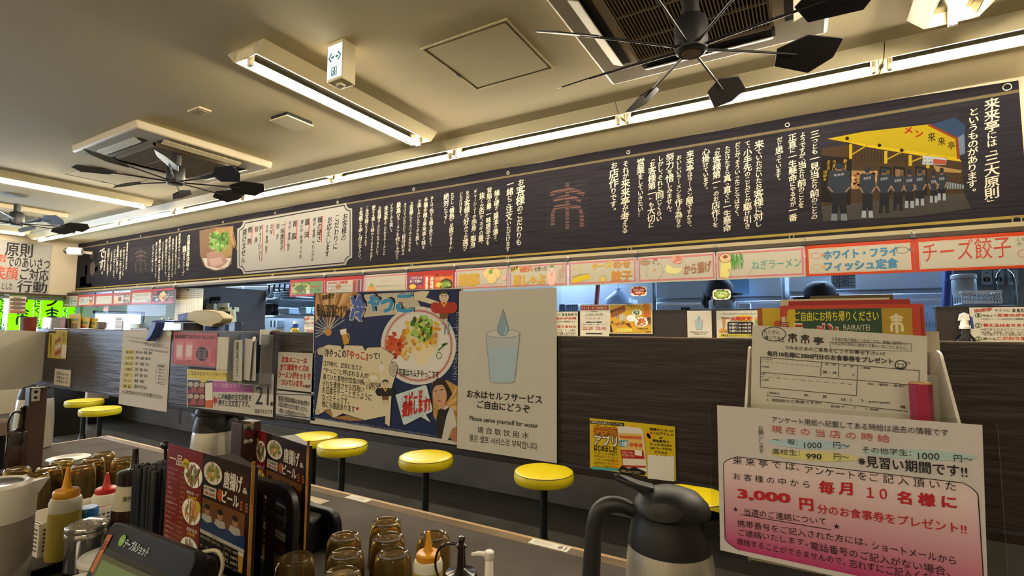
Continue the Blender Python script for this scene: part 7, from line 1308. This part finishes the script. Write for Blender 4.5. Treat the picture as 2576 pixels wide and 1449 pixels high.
menu('rear folding food menu to the right of the post, in the black stand', (A.x, A.y), (B.x, B.y), (Cc.x, Cc.y), .30, 'folding menus', True)
# black arch stand
a = PY(648, 1200, .715); b = PY(757, 1240, .715); t = thing('menu_stand', 'black arch-shaped menu stand between the two folding menus', 'stand', ((a.x + b.x) / 2 - .01, .715, TZ)); hw = (b.x - a.x) / 2; hh = a.z - TZ
arch = lambda w, h, r: [(-w, 0), (-w, h)] + [(w - r + r * sin(q), h - r + r * cos(q)) for q in [i * pi / 12 for i in range(7)]] + [(w, 0)]
o_ = arch(hw, hh, .05); i_ = arch(hw - .024, hh - .03, .03); poly = o_ + i_[::-1]
mb = MB(); mb.prism(poly, -.008, .008, 'y'); mb.build('arch', m_black, t, .002); mb = MB(); mb.b2((-hw, -.03, 0), (hw, .025, .006)); mb.build('base', m_black, t, .002); mb = MB(); mb.b2((-hw * .30, -.004, 0), (-hw * .02, .004, hh - .02)); mb.build('divider', m_black, t)
# black tablet seen from behind
a = PY(764, 1262, .90); b = PY(851, 1300, .90); t = thing('tablet_back', 'black rounded back of another order tablet beside the tumblers', 'tablet', ((a.x + b.x) / 2 - .03, .91, TZ)); hw = (b.x - a.x) / 2 + .03; hh = a.z - TZ
mb = MB(); mb.prism([(-hw, 0), (-hw, hh), (hw - .03, hh), (hw - .008, hh - .01), (hw, hh - .03), (hw, 0)], -.012, .012, 'y', Matrix.Rotation(radians(6), 4, 'X')); mb.build('casing', m_tab, t, .006, 3); mb = MB(); mb.prism([(-.02, .0), (-.075, .0), (-.055, hh * .75), (-.02, hh * .9)], -hw * .8, hw * .55, 'x'); mb.build('stand_leg', m_black, t, .004)
# ------------------------------------------------------------------ brochure racks hooked on the partition
m_rack = M('white_rack_plastic', 'c6c1b2', .35, tr=0.0)
def rack(label, x, y0):
    """front lip at y0, back at the partition; two compartments"""
    t = thing('brochure_rack', label, 'rack', (x, y0, E - .235), 0, 'white brochure racks on the partition'); D = PF - .002 - y0; w_ = .087
    side = [(0, 0), (0, .11), (.012, .152), (D * .35, .212), (D * .42, .215), (D - .004, .205), (D - .004, .03), (D * .6, 0)]
    for s in (-1, 1): mb = MB(); mb.prism(side, s * w_ - .0012, s * w_ + .0012, 'x'); mb.build('side_wall', m_rack, t)
    mb = MB(); mb.b2((-w_, 0, 0), (w_, .0024, .112)); mb.b2((-w_, 0, 0), (w_, D * .6, .0024)); mb.b2((-w_, D * .42, 0), (w_, D * .42 + .002, .19)); mb.b2((-w_, D - .006, .02), (w_, D - .004, .2)); mb.build('front_and_floor', m_rack, t, .0008)
    mb = MB(); mb.b2((-w_ - .004, -.003, .108), (w_ + .004, .004, .116)); mb.build('front_lip', m_rack, t, .0015)
    mb = MB()
    for s in (-.5, .5): mb.prism([(D - .006, .19), (D - .006, E - .0105 - t.location.z), (D + .026, E - .0105 - t.location.z), (D + .026, .19), (D + .0235, .19), (D + .0235, E - .0122 - t.location.z), (D - .002, E - .0122 - t.location.z), (D - .002, .19)], s * .09 - .012, s * .09 + .012, 'x')
    mb.build('hooks', m_rack, t); return t
RY0 = .585
xr = (PY(1875, 950, .62).x + PY(2372, 950, .66).x) / 2
rk = rack('white brochure rack with survey forms behind the pink sign at the right', xr, RY0)
# forms
FYY = .612; z8 = crop(1776, 780, .46163)
c = cvy(FYY, z8, .00025); c.poly([(253, 82), (1206, 142), (1206, 720), (240, 690)], 'b6b0a0', 0)
fk = lambda a, b: (a, b + (a - 250) * .062)
def ft(txt, a0, b0, a1, b1, col='2e2b28', bo=.01): c.t(txt, a0, b0 + (a0 - 250) * 0, a1, b1, col, bo, 2, rise=-.0)
sl = .068
def ftk(txt, a0, b0, a1, h, bo=.016, col='2e2b28'): c.row(txt, a0, b0, a1, b0 + (a1 - a0) * .066, h * .8, col, bo, 2)
c.ring(370, 130, 64, 38, .0007, '3a3632', 2); c.line([(415, 158), (428, 176), (395, 166)], .0007, '3a3632', 2); ftk('たくさん', 315, 128, 402, 26, .0); ftk('書いてネ♡', 320, 160, 425, 28, .0)
for i, x in enumerate((472, 540)): emblem(c, x, 152 + i * 6, -52, '24211f', 2, .12, 1.05)
ftk('亭', 585, 186, 642, 52, .05)
c.frame(676, 215, 1118, 138 + 42, .0004, '6a655c', 2); ftk('お客様の個人情報につきましては、厳重に管理をし、', 686, 166, 1100, 24, 0, '5a554c'); ftk('それ以外の目的に使用する事は一切ございません。', 686, 190, 1098, 24, 0, '5a554c')
ftk('♡みなさまのご意見をどうぞお寄せ下さい♡', 434, 214, 978, 26, .02); ftk('毎月10名様に3000円分のお食事券をプレゼント', 334, 250, 1020, 36, .04)
c.ring(1060, 298, 30, 24, .0009, '24211f', 2); c.line([(1042, 292), (1056, 294)], .0008, '24211f', 2); c.line([(1064, 296), (1078, 297)], .0008, '24211f', 2); c.ring(1060, 302, 16, 14, .0008, '24211f', 2, 12, .2, 2.9); ftk('♡', 1090, 296, 1114, 18, 0)
L_ = lambda pts, w_=.0005: c.line(pts, w_, '3a3632', 2)
L_([(298, 255), (1162, 330)]); L_([(298, 255), (296, 420)]); L_([(296, 420), (820, 466)]); L_([(1162, 330), (1160, 386)]); L_([(298, 338), (820, 382)]); L_([(820, 380), (1140, 410)]); L_([(628, 284), (625, 358)]); L_([(724, 293), (722, 368)]); L_([(826, 302), (820, 466)])
for a, b, d in ((298, 280, 330), (298, 362, 520)):
    n_ = 24
    for i in range(0, n_, 2): x0 = a + d * i / n_; L_([(x0, b + (x0 - a) * .085), (x0 + d / n_, b + (x0 + d / n_ - a) * .085)], .0003)
for txt, a0, b0, a1, h in (('フリガナ', 304, 272, 360, 12), ('お名前', 302, 312, 346, 14), ('性　別', 650, 299, 706, 12), ('年　齢', 748, 308, 804, 12), ('ご職業', 842, 318, 896, 13), ('男・女', 635, 345, 714, 20), ('才', 794, 358, 812, 14), ('〒　 −', 302, 354, 388, 12), ('ご住所', 300, 384, 344, 14), ('TEL（会社・自宅）', 878, 408, 1080, 18), ('ご来店は', 330, 456, 402, 16), ('年', 534, 471, 558, 20), ('月', 634, 479, 656, 20), ('日（', 738, 494, 795, 20), ('）am•pm', 845, 504, 1002, 24), ('時', 1060, 536, 1088, 22), ('1. 何回目のご来店ですか?', 336, 496, 628, 20), ('初めて・（', 680, 530, 815, 18), ('）回目', 868, 544, 940, 14)): ftk(txt, a0, b0, a1, h)
L_([(330, 465), (1098, 552)])
c.build('survey_form', None, 'white questionnaire form standing in the right brochure rack', 'form', mat=PAPER)
# newspapers
def news(lb, y, x0, x1, yt, paint, th=.004, yb=.9):
    a = PY(x0, 800, y); b = PY(x1, 800, y); zt = PY((x0 + x1) / 2, yt, y).z; z0 = E - .225
    c = CV((a.x, y, z0), (1, 0, 0), (0, 0, 1), lambda p, q: (p * (b.x - a.x), q * (zt - z0)), .0003); paint(c); return c.build('free_newspaper', None, lb, 'newspaper', 'free newspapers in the right rack')
hN = lambda v: v
def n1(c):
    c.sheet(0, 0, 1, 1, 'a83420', .004); f = lambda px, py: None
    c.rect(.075, 0, .925, .985, '1d3a22', 1); c.poly([(.0, .78), (.06, .98), (.12, .98), (.1, .72)], 'a8921e', 1.3); c.rect(.745, 0, .945, .985, '9a7a16', 1.6); c.poly([(.03, .4), (.07, .985), (.12, .985), (.1, .75), (.14, .4)], 'b0961e', 1.4); c.poly([(.0, .0), (.11, .0), (.10, .72), (.0, .985)], 'a02a1c', 1.35)
    c.rect(.01, .1, .04, .95, 'b5a896', 1.8); c.v('毎月号', .025, .93, .025, .78, col='7a2c22', lay=2, mix=False, slant=0)
    c.t('ご自由にお持ち帰りください', .115, .928, .725, .975, 'c4b62c', .025, 2)
    c.t('ラーメン', .10, .845, .44, .92, 'c9bfae', .11, 2); c.t('ラーメン', .107, .851, .433, .914, 'b02a22', .06, 3); c.t('RAIRAITEI', .475, .886, .66, .912, 'b9b59a', .01, 2); c.t('NEWS PAPER', .475, .85, .72, .876, 'b9b59a', .01, 2); emblem(c, .842, .918, .085, 'c9bd92', 2, .13, 1.15); c.t('TAKE FREE', .765, .84, .92, .862, 'c0b080', .015, 2)
def plain(col, col2):
    def f(c): c.sheet(0, 0, 1, 1, col, .003); c.rect(.02, .2, .98, .97, col2, 1)
    return f
nf = [('front newspaper with green masthead and yellow emblem panel', .700, 1963, 2316, 768, n1), ('red-edged newspaper just behind the green masthead one', .708, 1970, 2326, 766, plain('a8401f', '8f2c1c')), ('dark red newspaper at the right of the rack stack', .716, 1985, 2292, 755, plain('8a1f1c', '7a1a1a')), ('cream newspaper second from the back of the stack', .724, 1965, 2240, 751, plain('b5a988', 'a59a7a')), ('dark olive newspaper topmost at the back of the stack', .732, 2040, 2250, 742, plain('4a3c22', '3c3018'))]
for lb, y, x0, x1, yt, fn in nf: news(lb, y, x0, x1, yt, fn)
c = cvy(.738, step=.0003); c.sheet(1909, 900, 1972, 775, 'b5981e', .003); c.rect(1909, 900, 1917, 775, '8a4a1c', 1); c.ell(1957, 815, 10, 9, 'a8502a', 1); c.build('yellow_leaflet', None, 'yellow leaflet standing left of the green newspapers', 'leaflet')
c = cvy(.742, step=.0003); c.sheet(2290, 900, 2362, 834, 'b9b194', .003); c.build('cream_leaflet', None, 'cream leaflet edge standing right of the newspapers', 'leaflet')
# red pencil in the rack
p = PY(2316, 962, .598); t = thing('red_pencil', 'thick crimson pencil with cut end standing in the right rack', 'pencil', (p.x, .600, E - .232)); hP = p.z - t.location.z
mb = MB(); mb.lathe([(0, 0), (.0088, 0), (.0088, hP - .0012), (0, hP - .0012)], n=6); mb.build('barrel', M('crimson_paint', '8f1f3c', .35), t); mb = MB(); mb.lathe([(0, hP - .0014), (.0084, hP - .0014), (.0080, hP), (.0022, hP), (0, hP)], n=12); mb.build('cut_wood', M('pencil_wood', 'b08a5c', .7), t)
# laminated wage sign taped on the rack front
SG = .570; z8f = z8
c = cvy(SG, z8, .0003); c.sheet(38, 1330, 1590, 505 + 102, 'ffffff', .0008, -2, FILM, .007)
b0 = z8
pap = [(62, 512), (1505, 630), (1545, 1640), (80, 1300)]
c.poly([(60, 518), (1506, 626), (1540, 1640), (78, 1308)], 'b8b1aa', 0)
# pink box with printed gradient
def boxpt(a, f): return (a, 0)
TLp, TRp, BLp, BRp = (95, 790), (1478, 950), (105, 1290), (1520, 1600)
def bi(u, v): return tuple((TLp[i] * (1 - u) + TRp[i] * u) * (1 - v) + (BLp[i] * (1 - u) + BRp[i] * u) * v for i in (0, 1))
g0, g1 = lin('c9b4b0'), lin('a02c5c')
n_ = 36
def inset(v): return max(0, .055 * (1 - min(1, v / .1)) ** 2, .055 * max(0, (v - .9) / .1) ** 2)
for i in range(n_):
    v0, v1 = i / n_, (i + 1) / n_; q = max(0, (i / n_ - .12) / .88); col = tuple(a * (1 - q) + b * q for a, b in zip(g0, g1))
    uv = [c.m(*bi(inset(v0), v0)), c.m(*bi(1 - inset(v0), v0)), c.m(*bi(1 - inset(v1), v1)), c.m(*bi(inset(v1), v1))]; c.raw(uv, [(3, 2, 1, 0)], col, 1)
ol = [bi(inset(v), v) for v in [i / 40 for i in range(40, -1, -1)]] + [bi(1 - inset(v), v) for v in [i / 40 for i in range(41)]]
c.line(ol, .0007, '2a2024', 2)
def st(txt, a0, b0, a1, b1, h, col='25201f', bo=.012, l=3):
    """row from (a0,b0) bottom-left to (a1,b1) bottom-right; glyph height h"""
    V_, F_, bb = glyphs(txt, bo); (u0, v0), (u1, v1) = c.m(a0, b0), c.m(a1, b1); hh = c.m(a0, b0 - h)[1] - v0; sx = (u1 - u0) / (bb[2] - bb[0]); sy = hh / (bb[3] - bb[1])
    c.raw([(u0 + (x - bb[0]) * sx, v0 + (v1 - v0) * (x - bb[0]) / (bb[2] - bb[0]) + (y - bb[1]) * sy) for x, y in V_], F_, col, l)
c.ell(560, 730, 225, 26, '9fb4b9', 1.2, 28, .05); c.ell(1165, 788, 310, 28, '9fb4ae', 1.2, 28, .05); c.ell(590, 795, 240, 26, 'c0b878', 1.2, 28, .06)
RD = 'a8262c'
for a in ((360, 612, 1320, 688, 'アンケート用紙へ記載してある時給は過去の情報です', 34, '3a3434', .0), (358, 666, 1002, 722, '現 在 の 当 店 の 時 給', 40, 'b04a4a', .01), (362, 718, 500, 736, '一　般：', 30, '3a3838', 0), (535, 752, 630, 752, '1000', 32, '2a2828', .0), (695, 750, 780, 758, '円〜', 34, '3a3838', 0), (852, 774, 1118, 796, 'その他学生：', 34, '3a3838', 0), (1155, 812, 1272, 815, '1000', 36, '2a2828', .0), (1350, 824, 1452, 832, '円〜', 36, '3a3838', 0),
          (362, 784, 512, 794, '高校生：', 32, '3a3838', 0), (545, 812, 630, 814, '990', 32, '2a2828', .02), (697, 814, 780, 820, '円〜', 34, '3a3838', 0), (830, 850, 1425, 915, '※見習い期間です!!', 62, '262427', .02),
          (148, 838, 508, 876, '来 来 亭 で は、', 40, '25201f', .008), (540, 890, 1362, 986, 'アンケートをご 記 入 頂 い た', 44, '25201f', .008), (150, 922, 566, 970, 'お 客 様 の 中 か ら', 38, '25201f', .008), (616, 998, 800, 1008, '毎 月', 70, RD, .05), (876, 1020, 988, 1032, '１０', 58, RD, .03), (1042, 1052, 1366, 1084, '名 様 に', 70, RD, .05),
          (172, 1030, 462, 1060, '3,000', 58, RD, .05), (510, 1086, 586, 1096, '円', 66, RD, .05), (608, 1105, 1420, 1222, '分のお食事券をプレゼント!!', 52, RD, .02), (148, 1096, 176, 1098, '★', 28, '25201f', .0), (208, 1116, 655, 1172, '当選のご連絡について', 38, '25201f', .005), (694, 1190, 730, 1194, '★', 32, '25201f', .0),
          (172, 1178, 880, 1285, '携帯番号をご記入された方には、', 38, '25201f', .005), (905, 1300, 1362, 1388, 'ショートメールから', 42, '25201f', .005), (178, 1226, 556, 1286, 'ご連絡いたします。', 36, '25201f', .005), (570, 1302, 1330, 1450, '電話番号のご記入がない場合、', 44, '25201f', .005), (168, 1274, 760, 1390, '連絡することができませんので、', 36, '25201f', .005), (782, 1400, 1340, 1500, '忘れずにご記入ください', 46, '25201f', .005)):
    st(a[4], a[0], a[1], a[2], a[3], a[5], a[6], a[7])
c.line([(186, 1112), (684, 1196)], .0006, '25201f', 3); c.v('お願いします', 298, 628, 302, 780, col='3a3434', lay=3, mix=False, slant=0, bold=0)
c.build('wage_sign', None, 'laminated white and pink survey prize sign on the front of the right rack', 'sign', mat=GLOSS)
# left rack with forms
b_ = PY(20, 900, .66); rk2 = dup(rk, (PY(106, 900, .775).x - .0885, RY0 + .02, E - .232), 0, 'white brochure rack with stacked forms at the left edge of the partition')
cx2 = rk2.location.x
c = CV((cx2 - .075, .63, E - .226), (1, 0, 0), (0, 0, 1), lambda p, q: (p * .15, q * .215), .0003); c.sheet(0, 0, 1, 1, 'b5ae98', .006)
for r in range(2):
    for i in range(2): emblem(c, .5 + i * .16 - r * .2, .93 - r * .1, .055, '2a2622', 2, .12, .8)
    c.t('亭', .78 - r * .2, .9 - r * .1, .9 - r * .2, .955 - r * .1, '2a2622', .05, 2)
for i in range(4): c.t('みなさまのご意見をどうぞお寄せ下さい', .1, .72 - i * .07, .95, .75 - i * .07, '4a453c', .0, 2)
c.build('survey_form', None, 'stack of white questionnaire forms in the left rack', 'form')
# leaflets and cups behind the partition's left end
t = thing('leaflet_rack', 'clear rack of yellow leaflets on the far side of the partition at left', 'rack', (-2.36, .83, E - .18), 0); mb = MB(); mb.b2((-.16, -.028, 0), (.2, -.026, .17)); mb.b2((-.16, .05, 0), (.2, .052, .15)); mb.b2((-.16, -.028, 0), (.2, .052, .003)); mb.build('clear_tray', M('acrylic_edge'), t)
for i, (a0, b0, a1, b1, col, lb, lean) in enumerate(((152, 826, 168, 797, '8a4a2c', 'brown leaflet standing at the left of the yellow ones', 0), (158, 826, 178, 800, '5a4a30', 'dark printed leaflet left of the yellow ones', 0), (174, 826, 214, 788, 'c2a01e', 'tallest yellow leaflet behind the partition at left', -.1), (192, 826, 226, 797, 'c9ac2c', 'middle yellow leaflet with a picture patch', .25), (206, 826, 240, 799, 'cfae20', 'rightmost leaning yellow leaflet', .45))):
    y = .835 + i * .007; p, q = PY(a0, b0, y), PY(a1, b1, y); H2 = q.z - p.z + .06; wd = q.x - p.x
    c = CV((p.x, y, E - .073), (1, 0, 0), (lean, 0, 1), lambda u, v, wd=wd, H2=H2: (u * wd * .8, v * H2), .0004); c.W = Vector((lean, 0, 1)); c.sheet(0, 0, 1, 1, col, .002)
    if i > 1: c.rect(.2, .45, .75, .7, 'a8502a' if i == 3 else '6a5a2c', 1); c.rect(.2, .75, .85, .85, '6a7a3a', 1)
    c.build('yellow_leaflet' if i > 1 else 'leaflet', None, lb, 'leaflet', 'leaflets behind the left end of the partition')
p = PY(92, 836, .76); t = thing('paper_cup', 'red and silver striped cup in the left rack beside the forms', 'cup', (p.x, .735, E - .03)); hC = PY(92, 797, .735).z - t.location.z
mb = MB(); mb.lathe([(0, -.13), (.017, -.13), (.024, hC), (.0225, hC), (.016, -.127), (0, -.127)], n=22); mb.build('cup', M('red_cup', '7a2f22', .4), t); mb = MB(); mb.lathe([(.0195, -.08), (.0232, hC - .012), (.0245, hC - .0)], (-.0012, -.0012, 0), n=22); mb.build('silver_sleeve', M('silver_sleeve', '7f8288', .3, .6), t)
t = thing('glossy_box', 'shiny silver box with bluish reflections behind the left end of the partition', 'box', PY(128, 832, .85)); p = PY(128, 832, .85); q = PY(150, 798, .85); mb = MB(); mb.b2((-.03, -.02, E - .1765 - p.z), (.055, .03, q.z - p.z)); mb.build('foil_box', M('foil_silver', 'b4bcc6', .18, .8), t, .003); t.location.z += .0

# ------------------------------------------------------------------ stools
m_yel = M('yellow_vinyl', 'c9b512', .38, bump=(14, .05)); m_pole = M('stool_pole_black', '121212', .35)
SZ = .47
def stool(label, x, y):
    t = thing('bar_stool', label, 'stool', (x, y, 0), 0, 'yellow round stools along the kitchen counter'); r = .168
    mb = MB(); mb.lathe([(0, SZ), (r * .6, SZ - .001), (r * .93, SZ - .004), (r * .985, SZ - .010), (r, SZ - .016), (r * 1.012, SZ - .035), (r * 1.0, SZ - .055), (r * .96, SZ - .066), (r * .8, SZ - .070), (0, SZ - .070)], n=44); seat = mb.build('seat', m_yel, t)
    mb = MB(); mb.tube([((r * .992) * cos(a), (r * .992) * sin(a), SZ - .0115) for a in [i * 2 * pi / 44 for i in range(44)]], .0018, 6, True); mb.build('piping', M('seam_black', '2a2610', .5), seat)
    mb = MB(); mb.lathe([(0, .02), (.055, .022), (.035, .05), (.024, .09), (.0215, .12), (.0215, SZ - .085), (.07, SZ - .07), (0, SZ - .07)], n=22); mb.build('pole', m_pole, t)
    mb = MB(); mb.lathe([(0, 0), (.170, 0), (.174, .006), (.166, .014), (.06, .03), (0, .03)], n=36); mb.build('base_plate', m_pole, t)
    return t
st0 = None
for px, py, lb in ((790, 1094, 'yellow stool half hidden behind the rear folding menu'), (862, 1113, 'yellow stool under the left half of the navy poster'), (1072, 1144, 'yellow stool under the right edge of the navy poster'), (1368, 1181, 'yellow stool under the right end of the water sign'), (1740, 1240, 'yellow stool behind the large steel pitcher'), (213, 1005, 'farther of the two yellow stools at the left end'), (253, 1025, 'nearer of the two yellow stools at the left end')):
    p = PZ(px, py, SZ)
    if st0 is None: st0 = stool(lb, p.x, p.y)
    else: dup(st0, (p.x, p.y, 0), None, lb)
# dark box and pale bench behind the left stools
p = PZ(148, 1090, 0); t = thing('waste_bin', 'dark box-shaped bin with a metal handle left of the far stools', 'bin', (p.x, p.y, 0)); hB = .62
mb = MB(); mb.box((0, 0, hB / 2), (.42, .32, hB), None, (.92, .92)); mb.build('bin', m_black, t, .01); mb = MB(); mb.b2((-.05, -.185, hB - .10), (.13, -.16, hB - .085)); mb.build('handle', m_chrome, t, .003)
p = PY(190, 985, 3.1); t = thing('bench_seat', 'pale bench top glimpsed below the partition at left', 'bench', (p.x, 3.1, 0)); zt = PY(190, 972, 3.1).z
mb = MB(); mb.b2((-.55, -.15, zt - .12), (.75, .1, zt)); mb.build('top', m_white, t, .006); mb = MB(); mb.b2((-.5, -.1, 0), (.7, .05, zt - .12)); mb.build('base', m_black, t)
t = thing('thin_cord', 'thin dark cord hanging below the partition left of the pitcher', 'cord', PY(452, 1030, .79)); mb = MB(); mb.tube([(0, 0, .004), (-.004, 0, -.015), (-.001, 0, -.03), (.004, 0, -.045), (.008, 0, -.03), (.007, 0, .004)], .0009, 6); mb.build('cord', m_black, t)
